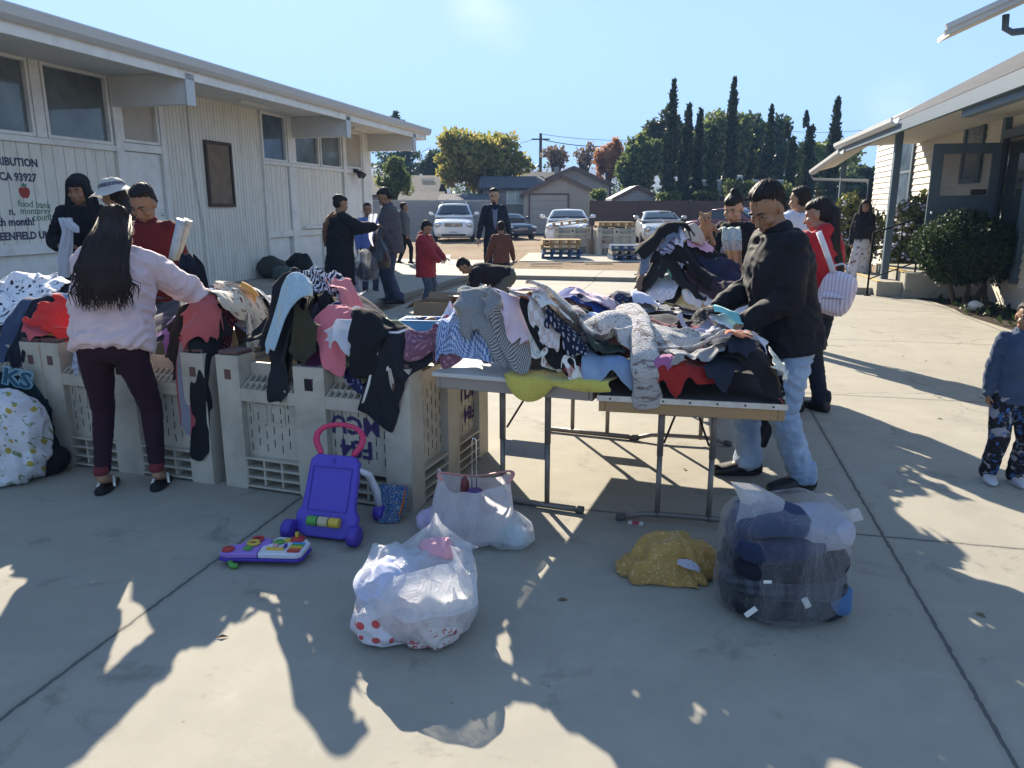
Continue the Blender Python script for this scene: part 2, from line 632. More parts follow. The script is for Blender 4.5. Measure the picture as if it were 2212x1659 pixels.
def concrete(name, joints=True):
 t = NT(name, .85, .25)
 v = t.co()
 n1 = t.noise(v, .55, 6, .6)
 n2 = t.noise(v, 4, 8, .7)
 n3 = t.noise(v, 260, 3, .7)
 c = t.ramp(n1, [(.3, (.30, .278, .225)), (.7, (.38, .352, .285))])
 c = t.mix(t.ramp(n2, [(.35, 0.0), (.7, .55)]), c, (.27, .25, .215))
 c = t.mix(t.ramp(n3, [(.55, 0.0), (.75, .35)]), c, (.16, .15, .13))
 st = t.n('TexVoronoi', Scale=7.0)
 t.l(v, st.inputs['Vector'])
 spot = t.ramp(st.outputs['Distance'], [(.02, .8), (.05, 0.0)])
 c = t.mix(t.math('MULTIPLY', spot, t.ramp(t.noise(v, 1.7, 3), [(.42, 0.0), (.5, .8)])), c, (.08, .075, .07))
 big = t.noise(t.co(loc=(4, 2, 0)), .9, 5, .65, .8)
 c = t.mix(t.ramp(big, [(.56, 0.0), (.72, .35)]), c, (.23, .21, .185))
 cr = t.n('TexVoronoi', feature='DISTANCE_TO_EDGE', Scale=.42)
 wv = t.n('VectorMath', operation='ADD')
 nz = t.n('TexNoise', Scale=2.2, Detail=5.0)
 t.l(v, nz.inputs['Vector'])
 sc_ = t.n('VectorMath', operation='SCALE')
 sc_.inputs['Scale'].default_value = .55
 t.l(nz.outputs['Color'], sc_.inputs[0])
 t.l(v, wv.inputs[0])
 t.l(sc_.outputs[0], wv.inputs[1])
 t.l(wv.outputs[0], cr.inputs['Vector'])
 crack = t.math('MULTIPLY', t.math('LESS_THAN', cr.outputs['Distance'], .0022), t.ramp(t.noise(v, .5, 2), [(.5, 0.0), (.56, .8)]))
 c = t.mix(crack, c, (.12, .11, .095))
 strk = t.noise(t.co(scale=(1.2, 1.9, 1), rot=(0, 0, .5)), 2.2, 9, .7, .5)
 c = t.mix(t.ramp(strk, [(.56, 0.0), (.74, .4)]), c, (.43, .40, .335))
 dk = t.noise(t.co(loc=(7, 3, 0)), 2.6, 8, .72, .6)
 c = t.mix(t.ramp(dk, [(.57, 0.0), (.70, .75)]), c, (.17, .155, .13))
 if joints:
  vr = t.co(rot=(0, 0, AZ))
  wob = t.n('VectorMath', operation='ADD')
  sp = t.n('SeparateXYZ')
  t.l(vr, sp.inputs[0])
  nn = t.math('MULTIPLY', t.math('SUBTRACT', t.noise(v, 18, 3), .5), .022)
  dist = None
  for i, (off) in enumerate(JOINT0):
   a = t.math('ADD', sp.outputs[i], nn)
   a = t.math('PINGPONG', t.math('SUBTRACT', a, off), 1.5)
   dist = a if dist is None else t.math('MINIMUM', dist, a)
  line = t.math('LESS_THAN', dist, .0075)
  c = t.mix(line, c, (.045, .042, .038))
  edge = t.ramp(dist, [(.0, .45), (.035, 0.0)])
  c = t.mix(edge, c, (.2, .185, .16))
  t.bump(t.math('ADD', t.math('MULTIPLY', n3, .25), t.math('MULTIPLY', line, -3.0)), .35, .01)
 else:
  t.bump(n3, .3, .006)
 t.col(c)
 return t.m
JOINT0 = (0.98, 3.71)
m_concrete = concrete('concrete')
m_concrete2 = concrete('old_concrete', False)
def dirtmat():
 t = NT('dirt', .95, .1)
 v = t.co()
 n1 = t.noise(v, .25, 8, .65)
 n2 = t.noise(v, 5, 8, .7)
 c = t.ramp(n1, [(.3, (.19, .13, .08)), (.55, (.29, .21, .135)), (.75, (.35, .265, .18))])
 c = t.mix(t.ramp(n2, [(.4, 0.0), (.75, .6)]), c, (.15, .11, .075))
 t.col(c)
 t.bump(t.noise(v, 14, 8, .7), .9, .05)
 return t.m
m_dirt = dirtmat()
m_soil = paint('garden_soil', (.05, .038, .027), .95, .4, 6, .8, 30, .1)
WHITE = (.79, .755, .655)
def boards(name, c, pitch, dirt=(.34, .31, .26), axis=0, groove=.010):
 """painted boards with grooves at a given pitch, worn and dirty"""
 t = NT(name, .6, .3)
 v = t.co()
 sp = t.n('SeparateXYZ')
 t.l(v, sp.inputs[0])
 a = t.math('PINGPONG', sp.outputs[axis], pitch / 2)
 ln = t.math('LESS_THAN', a, groove / 2)
 n1 = t.noise(v, 1.4, 6, .6)
 k = t.math('SNAP', sp.outputs[axis], pitch)
 wn_ = t.n('TexWhiteNoise', noise_dimensions='1D')
 t.l(k, wn_.inputs['W'])
 c0 = t.mix(n1, mul(c, .86), mul(c, 1.06))
 c0 = t.mix(t.math('MULTIPLY', wn_.outputs['Value'], .22), c0, mul(c, .72))
 c0 = t.mix(t.ramp(t.noise(t.co(scale=(1, 1, .25)), 6, 8, .7), [(.5, 0.0), (.78, .55)]), c0, dirt)
 c0 = t.mix(ln, c0, mul(c, .35))
 t.col(c0)
 t.bump(t.math('ADD', t.math('MULTIPLY', ln, -1.0), t.math('MULTIPLY', t.noise(v, 40, 4), .15)), .8, .012)
 return t.m
m_boards = boards('white_boards', WHITE, .105, axis=1)
m_boards_w = boards('white_wide_boards', WHITE, .21, axis=1)
m_trim = paint('white_trim', (.76, .75, .70), .5, .08, 2, .08, 30, dirt=(.42, .38, .31), dscale=3, damt=.45)
m_soffit = paint('soffit_paint', (.66, .65, .61), .7, .1, 1.5, .1, 20, dirt=(.4, .37, .32), dscale=1.5, damt=.3)
m_ply = paint('plywood_panel', (.44, .40, .33), .7, .18, 3, .1, 30)
m_pane = glassmat('window_pane', (.12, .14, .14), .08)
m_pane_dark = glassmat('dark_pane', (.03, .035, .035), .05)
m_pane_blue = glassmat('blue_pane', (.10, .14, .19), .1)
m_gutter = paint('gutter_metal', (.50, .51, .50), .35, .08, 2, .0)
m_rust = paint('rusty_board', (.20, .14, .095), .8, .5, 5, .2, 30)
m_darkwood = paint('dark_wood_frame', (.06, .04, .03), .7, .3, 6)
m_black = paint('black_plastic', (.02, .02, .022), .45, .2)
m_blacksteel = paint('black_steel', (.014, .014, .014), .85, .2, spec=.08)
m_steel = paint('grey_steel', (.30, .27, .245), .4, .12, 4, .05, 80, metal=.25)
m_chrome = paint('chrome', (.7, .7, .7), .12, .02, 1, 0, metal=1.0)
m_slate = paint('slate_blue_paint', (.075, .11, .14), .5, .12, 2, .06, 40)
m_siding = paint('cream_siding', (.62, .58, .50), .65, .07, 1.2, .1, 30, dirt=(.5, .44, .35), dscale=1.2, damt=.35)
def shingles(name, c):
 t = NT(name, .9, .15)
 v = t.co('UV')
 b = t.n('TexBrick', Scale=1.0)
 b.inputs['Brick Width'].default_value = .3
 b.inputs['Row Height'].default_value = .14
 b.inputs['Mortar Size'].default_value = .012
 b.inputs['Color1'].default_value = mul(c, .75) + (1,)
 b.inputs['Color2'].default_value = mul(c, 1.25) + (1,)
 b.inputs['Mortar'].default_value = mul(c, .4) + (1,)
 t.l(v, b.inputs['Vector'])
 c0 = t.mix(t.ramp(t.noise(v, 1.3, 6, .6), [(.4, 0.0), (.7, .4)]), b.outputs['Color'], mul(c, 1.4))
 t.col(c0)
 t.bump(t.noise(v, 120, 3), .5, .01)
 return t.m
m_shingle = shingles('grey_shingles', (.10, .10, .105))
m_shingle_b = shingles('brown_shingles', (.095, .09, .085))
m_skin = {}
def skinmat(k, c):
 t = NT('skin_' + k, .5, .35)
 v = t.co()
 c0 = t.mix(t.noise(v, 9, 4), mul(c, .85), mul(c, 1.12))
 t.col(c0)
 t.b.inputs['Subsurface Weight'].default_value = .12
 t.b.inputs['Subsurface Radius'].default_value = (.012, .005, .003)
 t.bump(t.noise(v, 120, 3), .08, .002)
 return t.m
m_skin_a = skinmat('tan', (.36, .205, .125))
m_skin_b = skinmat('brown', (.29, .155, .09))
m_skin_c = skinmat('light', (.43, .27, .175))
def hairmat(name, c=(.012, .009, .008)):
 t = NT(name, .62, .22)
 v = t.co(scale=(1, 1, .12))
 n = t.noise(v, 90, 3)
 t.col(t.mix(n, mul(c, .5), mul(c, 2.0)))
 t.bump(n, .6, .004)
 return t.m
m_hair = hairmat('black_hair')
m_hair_br = hairmat('brown_hair', (.035, .018, .010))
# ---------------------------------------------------------------- ground
def sheet(name, pts, z, mat, th=0.0):
 m = MB()
 if th:
  m.prism([p[:2] for p in pts], z - th, z)
 else:
  m.add([(p[0], p[1], z) for p in pts], [tuple(range(len(pts)))])
 o = m.build(name, mat)
 return tag(o, kind='structure')
m = MB()
g = np.linspace(-1, 1, 41)
g = np.sign(g) * np.abs(g) ** 2.4 * 2500
X, Yg = np.meshgrid(g, g)
Z = np.full_like(X, -.06)
m.add(np.stack((X.ravel(), Yg.ravel() + 30, Z.ravel()), 1), [(j * 41 + i, j * 41 + i + 1, (j + 1) * 41 + i + 1, (j + 1) * 41 + i) for j in range(40) for i in range(40)])
tag(m.build('ground', m_dirt), kind='structure')
# dirt lot surface with low ruts and lumps
m = MB()
nx, ny = 150, 130
xs, ys = np.linspace(-16, 22, nx), np.linspace(17.2, 46, ny)
X, Yg = np.meshgrid(xs, ys)
Z = -.035 + .03 * fbm(np.stack((X * .7, Yg * .7, X * 0), -1), 4) + .012 * fbm(np.stack((X * 3, Yg * 3, X * 0 + 4), -1), 2)
m.add(np.stack((X.ravel(), Yg.ravel(), Z.ravel()), 1), [(j * nx + i, j * nx + i + 1, (j + 1) * nx + i + 1, (j + 1) * nx + i) for j in range(ny - 1) for i in range(nx - 1)])
tag(m.build('dirt_lot', m_dirt, smooth=True), kind='structure')
edge = [yard(-4.6, 16.5), yard(-4.6, -6), yard(8, -6), (7.6, 6.0, 0), (6.52, 9.67, 0), (6.76, 11.2, 0), (7.0, 11.9, 0), (7.2, 12.9, 0), (7.1, 13.8, 0), (7.4, 15.2, 0), yard(3.9, 16.5)]
tag(sheet('pavement', edge, 0.0, m_concrete, .055), kind='structure')
tag(sheet('walkway', [yard(-9.4, -4), yard(-5.0, -4), yard(-5.0, 22), yard(-9.4, 22)], 0.045, m_concrete, .1), kind='structure')
tag(sheet('sidewalk', [yard(-4.6, 16.56), yard(5.5, 16.56), yard(5.5, 18.4), yard(-4.6, 18.4)], 0.09, m_concrete, .16), kind='structure')
tag(sheet('loading_slab', [(.2, 22.8, 0), (7.5, 22.2, 0), (8.0, 26.6, 0), (.6, 27.2, 0)], 0.012, m_concrete2, .06), kind='structure')
tag(sheet('garden_bed', [(7.6, 6.0, 0), (14, 5.0, 0), (14, 15, 0), (7.35, 15, 0), (7.1, 13.8, 0), (7.2, 12.9, 0), (7.0, 11.9, 0), (6.76, 11.2, 0), (6.52, 9.67, 0)], -.02, m_soil, .05), kind='structure')
# distant ridges
def ridge(name, Y, pts, mat):
 mm = MB()
 n = 160
 xs = np.linspace(pts[0][0], pts[-1][0], n)
 h = np.interp(xs, [p[0] for p in pts], [p[1] for p in pts])
 h = h * (1 + .10 * fbm(np.stack((xs / (Y * .05), xs * 0 + 2, xs * 0), 1), 4))
 d = np.linspace(0, 1, 8)
 V, F = [], []
 for j, q in enumerate(d):
  prof = math.sin(q * math.pi / 2) if j < 5 else 1 - (q - .57) * .8
  jj = vnoise(np.stack((xs / (Y * .03), xs * 0 + q * 6, xs * 0 + 5), 1)) * Y * .05
  for i in range(n):
   V.append((xs[i], Y + (q - .6) * Y * .5 + jj[i], -2 + (h[i] + 2) * prof))
 for j in range(7):
  for i in range(n - 1):
   a = j * n + i
   F.append((a, a + 1, a + n + 1, a + n))
 mm.add(V, F)
 tag(mm.build(name, mat, smooth=True), kind='structure')
m_hill = paint('hillside', (.055, .055, .04), .95, .3, .01, 0)
# heights in metres at that distance
def rz(px, py, Y):
 q = at(px, py, Y)
 return (q[0], q[2])
ridge('mountains', 1000.0, [rz(-900, 330, 1000), rz(300, 312, 1000), rz(760, 322, 1000), rz(850, 333, 1000), rz(895, 316, 1000), rz(925, 318, 1000), rz(960, 332, 1000), rz(1180, 350, 1000), rz(1290, 338, 1000), rz(1420, 356, 1000), rz(2000, 345, 1000), rz(3000, 350, 1000)], m_hill)
ridge('hills', 620.0, [rz(-900, 330, 620), rz(600, 322, 620), rz(790, 326, 620), rz(860, 332, 620), rz(930, 352, 620), rz(1100, 372, 620), rz(2000, 380, 620), rz(3000, 380, 620)], m_hill)
# ---------------------------------------------------------------- left hall
WU = -9.3
hall = thing('hall', 'long white board-clad hall with deep flat eaves and painted food bank lettering', 'building', yard(WU, 14), -AZ)
def hb(mm, x0, x1, v0, v1, z0, z1):
 return mm.box(((x0 + x1) / 2, (v0 + v1) / 2 - 14, (z0 + z1) / 2), (x1 - x0, v1 - v0, z1 - z0))
m = MB()
hb(m, -.30, -.06, -2, 21.4, 0, 3.66)
hb(m, -9, -.30, 21.2, 21.4, 0, 3.66)
m.build('wall', m_trim, hall)
m = MB()
hb(m, -.06, 0, -2, 11.08, 1.06, 2.46)
hb(m, -.06, 0, 15.56, 16.62, 1.04, 2.5)
hb(m, -.06, .0, 16.98, 19.5, 1.04, 2.5)
m.build('wide_board_panel', m_boards_w, hall)
m = MB()
hb(m, -.06, .006, 12.32, 15.52, .05, 3.62)
m.build('narrow_board_panel', m_boards, hall)
m = MB()
for a, b in ((-2, 10.2), (15.62, 16.55), (17.0, 18.2)):
 hb(m, -.06, -.03, a, b, .12, .90)
m.build('lower_panel', m_trim, hall)
m = MB()
# rails, posts, sills (each piece butts the next)
hb(m, -.06, .045, -2, 11.08, 2.462, 2.55)
hb(m, -.06, .045, 15.55, 19.55, 2.502, 2.58)
hb(m, -.06, .03, -2, 11.08, .90, 1.058)
hb(m, -.06, .03, 15.55, 19.5, .90, 1.038)
hb(m, -.06, .03, 15.55, 19.5, .05, .118)
for a, b, z0 in ((11.085, 11.26, .05), (12.21, 12.31, .05), (16.64, 16.96, 2.585), (15.525, 15.56, .05), (19.56, 19.72, .05), (20.82, 21.38, .05)):
 hb(m, -.06, .05, a, b, z0, 3.62)
hb(m, -.06, .042, 16.66, 16.94, .05, 2.50)
hb(m, -.06, .04, 11.265, 12.205, 2.49, 2.62)
hb(m, -.06, .04, 19.725, 20.815, 2.49, 2.62)
for a, b in ((10.2, 10.3), (18.22, 18.4)):
 hb(m, -.06, .028, a, b, .12, .898)
m.build('trim', m_trim, hall, bevel=.006)
m = MB()
hb(m, -.05, .09, 17.2, 18.9, 1.06, 1.12)
m.build('ledge', m_trim, hall, bevel=.006)
def hwin(v0, v1, z0, z1, pane):
 f = MB()
 w = .05
 hb(f, -.06, .03, v0, v0 + w, z0, z1)
 hb(f, -.06, .03, v1 - w, v1, z0, z1)
 hb(f, -.06, .028, v0 + w, v1 - w, z0, z0 + w)
 hb(f, -.06, .028, v0 + w, v1 - w, z1 - w, z1)
 fo = f.build('window', m_trim, hall, bevel=.004)
 q = MB()
 hb(q, -.052, -.038, v0 + w, v1 - w, z0 + w, z1 - w)
 q.build('pane', pane, fo)
for a, b, p in ((6.2, 7.35, m_pane), (7.55, 8.4, m_pane), (8.5, 9.52, m_pane), (9.74, 11.05, m_pane)):
 hwin(a, b, 2.555, 3.62, p)
hwin(11.27, 12.2, 2.63, 3.62, m_ply)
hwin(15.57, 16.62, 2.585, 3.62, m_pane_blue)
hwin(16.98, 18.22, 2.585, 3.62, m_pane)
hwin(18.3, 19.5, 2.585, 3.62, m_pane)
hwin(19.74, 20.8, 2.63, 3.62, m_ply)
m = MB()
hb(m, -.03, .03, 9.54, 9.72, 2.555, 3.62)
m.build('mullion', m_trim, hall, bevel=.004)
for a, b in ((11.27, 12.2), (19.74, 20.8)):
 d = MB()
 hb(d, -.055, -.012, a, b, .06, 2.48)
 do = d.build('door', m_trim, hall, bevel=.004)
 k = MB()
 k.ball((.03, b - .1 - 14, 1.24), (.035, .035, .035))
 k.tube([(-.012, b - .1 - 14, 1.24), (.03, b - .1 - 14, 1.24)], .018)
 k.tube([(-.012, b - .1 - 14, 1.44), (.006, b - .1 - 14, 1.44)], .03)
 k.build('handle', m_chrome, do, smooth=True)
# notice board
f = MB()
for a in ((13.46, 13.52, 1.58, 2.84), (14.28, 14.34, 1.58, 2.84), (13.52, 14.28, 1.58, 1.64), (13.52, 14.28, 2.78, 2.84)):
 hb(f, .007, .06, a[0], a[1], a[2], a[3])
fo = f.build('notice_board', m_darkwood, hall)
q = MB()
hb(q, .008, .03, 13.52, 14.28, 1.64, 2.78)
q.build('board_face', m_rust, fo)
# beams, soffit, roof, fascia, gutter
for v in (3.0, 11.18, 16.95, 21.3):
 q = MB()
 hb(q, .05, 1.42, v - .09, v + .09, 3.16, 3.618)
 bo = q.build('roof_beam', m_soffit, hall, bevel=.006)
 q = MB()
 hb(q, 1.421, 1.45, v - .11, v + .11, 3.14, 3.616)
 q.build('beam_cap', m_gutter, bo)
m = MB()
hb(m, -9.5, 1.40, -4, 22.25, 3.62, 3.68)
m.build('soffit', m_soffit, hall)
m = MB()
hb(m, 1.401, 1.45, -4, 22.3, 3.52, 3.80)
hb(m, -9.5, 1.40, 22.251, 22.3, 3.52, 3.80)
m.build('fascia', m_trim, hall, bevel=.006)
m = MB()
prof = [(1.452, 3.70), (1.50, 3.66), (1.56, 3.72), (1.585, 3.83), (1.57, 3.85), (1.50, 3.80), (1.452, 3.80)]
m.rings([[(x, v - 14, z) for x, z in prof] for v in (-4, 22.42)])
m.build('gutter', m_gutter, hall)
m = MB()
m.add([(1.55, -18, 3.84), (1.55, 8.4, 3.84), (-9.5, 8.4, 4.05), (-9.5, -18, 4.05), (1.55, -18, 3.80), (1.55, 8.4, 3.80), (-9.5, 8.4, 3.80), (-9.5, -18, 3.80)], [(0, 1, 2, 3), (4, 7, 6, 5), (0, 4, 5, 1), (1, 5, 6, 2), (2, 6, 7, 3), (3, 7, 4, 0)])
m.build('roof', m_gutter, hall)
m = MB()
for v in (14.0, 19.2):
 m = MB()
 hb(m, .5, .58, v, v + 1.1, 3.575, 3.618)
 m.build('strip_light', m_trim, hall)
q = MB()
hb(q, .05, .11, 20.15, 20.35, 2.52, 2.62)
q.tube([(.11, 20.25 - 14, 2.57), (.2, 20.25 - 14, 2.53)], .03)
q.tube([(.15, 20.2 - 14, 2.55), (.26, 20.15 - 14, 2.42)], [.05, .09])
q.tube([(.15, 20.3 - 14, 2.55), (.26, 20.4 - 14, 2.42)], [.05, .09])
q.build('floodlight', m_black, hall, smooth=True)
q = MB()
q.tube([(.03, 13.05 - 14, 3.6), (.03, 13.06 - 14, 2.4), (.03, 13.1 - 14, 2.0), (.035, 13.22 - 14, 1.1), (.03, 13.2 - 14, .1)], .011, 6)
q.build('wall_cable', m_gutter, hall)
# painted lettering
m_ink = paint('navy_sign_paint', (.04, .045, .09), .7, .3, 20, 0, dirt=(.45, .45, .45), dscale=30, damt=.4)
m_green = paint('green_sign_paint', (.07, .20, .12), .7, .25, 20, 0, dirt=(.5, .5, .48), dscale=30, damt=.4)
m_redp = paint('red_sign_paint', (.36, .05, .04), .7, .25, 20, 0)
def wtext(txt, v, z, size, mat, align='RIGHT', bold=.004, rot=0.0):
 vs, fs = text_mesh(txt, size, .001, align, bold)
 a, b = math.cos(rot), math.sin(rot)
 vs = np.stack((.003 + vs[:, 2], v - 14 + vs[:, 0] * a - vs[:, 1] * b, z + vs[:, 0] * b + vs[:, 1] * a), 1)
 mm = MB()
 mm.add(vs, fs)
 mm.build('lettering', mat, hall)
wtext('FOOD DISTRIBUTION', 9.50, 2.135, .150, m_ink, 'RIGHT', .006)
wtext('GREENFIELD, CA 93927', 9.44, 1.93, .150, m_ink, 'RIGHT', .006)
wtext('n.', 9.0, 1.46, .15, m_ink)
wtext('of each month!', 9.30, 1.315, .15, m_ink, 'RIGHT', .006)
wtext('GREENFIELD UMC', 9.66, 1.12, .145, m_ink, 'RIGHT', .006)
wtext('food bank', 9.06, 1.575, .14, m_green, 'LEFT', .001, -.05)
wtext('monterey', 9.08, 1.47, .135, m_green, 'LEFT', .001, .0)
wtext('county', 9.28, 1.37, .15, m_green, 'LEFT', .001, .03)
m = MB()
ap = [(.0, .055), (.035, .07), (.075, .06), (.095, .02), (.085, -.03), (.055, -.075), (.02, -.085), (0, -.075), (-.02, -.085), (-.055, -.075), (-.085, -.03), (-.095, .02), (-.075, .06), (-.035, .07)]
m.rings([[(x, 9.20 - 14 + a, 1.775 + b) for a, b in ap] for x in (.001, .004)])
m.build('apple_emblem', m_redp, hall)
m = MB()
m.rings([[(x, 9.205 - 14 + a, 1.865 + b) for a, b in [(0, -.03), (.035, -.015), (.05, .02), (.015, .02), (-.01, .05), (-.02, .02), (-.06, .01)]] for x in (.002, .0045)])
m.build('apple_leaf', m_green, hall)
m_porch = paint('porch_soffit', (.44, .42, .39), .8, .1, 2, .1, 30)
m_pipe = paint('dark_pipe_paint', (.04, .05, .06), .9, .1, spec=.08)
# ---------------------------------------------------------------- right hall with porch
ch = thing('church_hall', 'cream lap-sided building with shingled porch roof and slate blue trim', 'building', yard(5, 14), -AZ)
def cb(mm, u0, u1, v0, v1, z0, z1):
 return mm.box(((u0 + u1) / 2 - 5, (v0 + v1) / 2 - 14, (z0 + z1) / 2), (u1 - u0, v1 - v0, z1 - z0))
m = MB()
cb(m, 5.0, 5.2, 4, 24, 0.0, 3.9)
cb(m, 5.2, 12, 23.8, 24, 0.0, 3.9)
m.build('wall', m_siding, ch)
m = MB()
for k in range(24):
 z = .35 + k * .145
 for a, b in ((4, 13.25), (14.62, 24.02)):
  m.add([(-.012, a - 14, z + .145), (-.038, a - 14, z), (0, a - 14, z), (0, a - 14, z + .145), (-.012, b - 14, z + .145), (-.038, b - 14, z), (0, b - 14, z), (0, b - 14, z + .145)], [(0, 1, 5, 4), (1, 2, 6, 5), (0, 4, 7, 3), (0, 3, 2, 1), (4, 5, 6, 7)])
m.build('lap_siding', m_siding, ch)
m = MB()
cb(m, 4.9, 4.998, 13.27, 13.42, .4, 3.4)
cb(m, 4.9, 4.998, 14.46, 14.60, .4, 3.4)
cb(m, 4.9, 4.998, 13.42, 14.46, 2.66, 2.80)
m.build('door_frame', m_slate, ch, bevel=.005)
m = MB()
cb(m, 4.955, 4.99, 13.42, 14.46, .47, 2.66)
m.build('doorway', m_pane_dark, ch)
# the open door stands square to the wall
do = MB()
for a in ((3.86, 4.03, .5, 2.60), (4.76, 4.895, .5, 2.60), (4.03, 4.76, 2.43, 2.60), (4.03, 4.76, .5, 1.76)):
 cb(do, a[0], a[1], 14.40, 14.445, a[2], a[3])
dr = do.build('door', m_slate, ch, bevel=.004)
q = MB()
cb(q, 4.03, 4.76, 14.415, 14.43, 1.76, 2.43)
t = NT('clear_door_glass', .03, .6)
t.col((.05, .06, .06))
tr = t.n('BsdfTransparent')
ms = t.n('MixShader', Fac=.6)
t.l(t.b.outputs[0], ms.inputs[1])
t.l(tr.outputs[0], ms.inputs[2])
t.l(ms.outputs[0], t.out.inputs[0])
m_clear = t.m
q.build('door_pane', m_clear, dr)
q = MB()
for z in (1.48, 1.32):
 q.tube([(3.93 - 5, .40, z), (3.93 - 5, .34, z)], [.016, .02])
 q.ball((3.93 - 5, .335, z), .034)
q.build('handle', m_chrome, dr, smooth=True)
q = MB()
cb(q, 4.50, 4.73, 14.37, 14.414, 1.765, 1.86)
q.build('hang_tag', m_black, dr)
def cwin(v0, v1, z0, z1):
 f = MB()
 w = .12
 cb(f, 4.92, 4.965, v0, v0 + w, z0, z1)
 cb(f, 4.92, 4.965, v1 - w, v1, z0, z1)
 cb(f, 4.918, 4.965, v0 + w, v1 - w, z1 - w, z1)
 cb(f, 4.90, 4.965, v0 + w, v1 - w, z0, z0 + .08)
 cb(f, 4.93, 4.97, v0 + w, v1 - w, (z0 + z1) / 2 - .03, (z0 + z1) / 2 + .03)
 fo = f.build('window', m_slate, ch, bevel=.004)
 q = MB()
 cb(q, 4.945, 4.955, v0 + w, v1 - w, z0 + .08, z1 - w)
 q.build('pane', m_pane_blue, fo)
cwin(20.0, 21.9, 1.55, 3.25)
cwin(15.5, 16.55, 2.0, 3.2)
m = MB()
cb(m, 4.86, 4.998, 11.9, 12.1, .0, 3.5)
cb(m, 4.90, 4.998, 8.5, 11.9, .25, .55)
m.build('corner_trim', m_slate, ch, bevel=.005)
def roofplane(u0, z0, u1, z1, v0, v1, th, mat, name, par=None):
 mm = MB()
 L = math.hypot(u1 - u0, z1 - z0)
 vs = []
 for dz in (0, -th):
  vs += [(u0 - 5, v0 - 14, z0 + dz), (u0 - 5, v1 - 14, z0 + dz), (u1 - 5, v1 - 14, z1 + dz), (u1 - 5, v0 - 14, z1 + dz)]
 uv = [(v0, 0), (v1, 0), (v1, L), (v0, L)] * 2
 mm.add(vs, [(0, 3, 2, 1), (4, 5, 6, 7), (0, 1, 5, 4), (1, 2, 6, 5), (2, 3, 7, 6), (3, 0, 4, 7)], uv)
 return mm.build(name, mat, par or ch)
roofplane(3.28, 2.99, 9, 6.05, 6.5, 19.75, .04, m_shingle, 'roof')
m = MB()
m.add([(3.32 - 5, -7.4, 2.94), (3.32 - 5, 5.7, 2.94), (0, 5.7, 3.0), (0, -7.4, 3.0), (3.32 - 5, -7.4, 2.98), (3.32 - 5, 5.7, 2.98), (0, 5.7, 3.5), (0, -7.4, 3.5)], [(0, 1, 2, 3), (0, 4, 5, 1), (4, 7, 6, 5), (1, 5, 6, 2), (0, 3, 7, 4), (2, 6, 7, 3)])
m.build('soffit', m_porch, ch)
m = MB()
cb(m, 3.25, 3.318, 6.5, 19.74, 2.79, 2.965)
m.build('fascia', m_slate, ch)
def gutter(u, v0, v1, z, par=None, name='gutter', z1=None):
 mm = MB()
 prof = [(0, 0), (-.06, -.01), (-.12, .05), (-.125, .12), (-.10, .12), (-.095, .06), (-.05, .02), (-.01, .03), (0, .12)]
 mm.rings([[(u + a - 5, v - 14, zz + b) for a, b in prof] for v, zz in ((v0, z), (v1, z if z1 is None else z1))])
 return mm.build(name, m_gutter, par or ch)
gutter(3.248, 14.3, 19.74, 2.905)
# lower end of the porch roof
gutter(3.22, 18.9, 23.2, 2.72, None, 'gutter', 2.46)
m = MB()
m.slab([(3.22 - 5, 4.9, 2.84), (3.75 - 5, 4.9, 2.98), (3.75 - 5, 9.2, 2.72), (3.22 - 5, 9.2, 2.58)], .05)
m.build('lower_soffit', m_porch, ch)
m = MB()
m.tube([(3.2 - 5, 9.2, 2.57), (3.2 - 5, 9.2, 2.42), (3.24 - 5, 9.0, 2.33), (3.5 - 5, 6.0, 2.20), (3.5 - 5, 3.4, 2.10), (3.5 - 5, 3.2, 2.0), (3.5 - 5, 3.2, .1)], .045, 8)
m.build('downspout', m_pipe, ch, smooth=True)
for u, v in ((3.55, 15.45), (3.5, 20.3)):
 m = MB()
 cb(m, u - .06, u + .06, v - .06, v + .06, 0, 2.93 if v < 18 else 2.6)
 po = m.build('porch_post', m_slate, ch, bevel=.008)
m = MB()
cb(m, 3.33, 3.45, 6.5, 11.4, 2.70, 2.935)
m.build('eave_beam', m_slate, ch, bevel=.006)
# stoop and steps
m = MB()
cb(m, 3.72, 4.99, 14.62, 17.0, 0, .44)
cb(m, 3.30, 3.718, 14.8, 17.0, 0, .26)
cb(m, 2.92, 3.298, 15.1, 17.0, 0, .12)
m.build('steps', m_concrete2, ch, bevel=.008)
m = MB()
cb(m, 3.70, 3.82, 14.8, 16.9, .442, .452)
cb(m, 3.29, 3.37, 14.8, 16.9, .262, .270)
m.build('step_nosing', paint('yellow_nosing', (.55, .40, .14), .6, .2, 9), ch)
m = MB()
P = [(3.16 - 5, .85, 0), (3.16 - 5, .85, 1.12), (3.9 - 5, .80, 1.40), (4.6 - 5, .80, 1.42)]
m.tube([P[0], P[1]], .018, 8)
m.tube([P[1], P[2], P[3]], .018, 8)
m.tube([P[2], (3.9 - 5, .80, .44)], .016, 8)
m.tube([(3.62 - 5, .83, .3), (3.62 - 5, .83, 1.29)], .012, 8)
m.tube([(3.16 - 5, .85, .3), (3.9 - 5, .80, .62), (4.6 - 5, .80, .62)], .012, 8)
m.box((3.16 - 5, .85, .008), (.1, .1, .016))
m.build('stair_rail', m_blacksteel, ch, smooth=True)
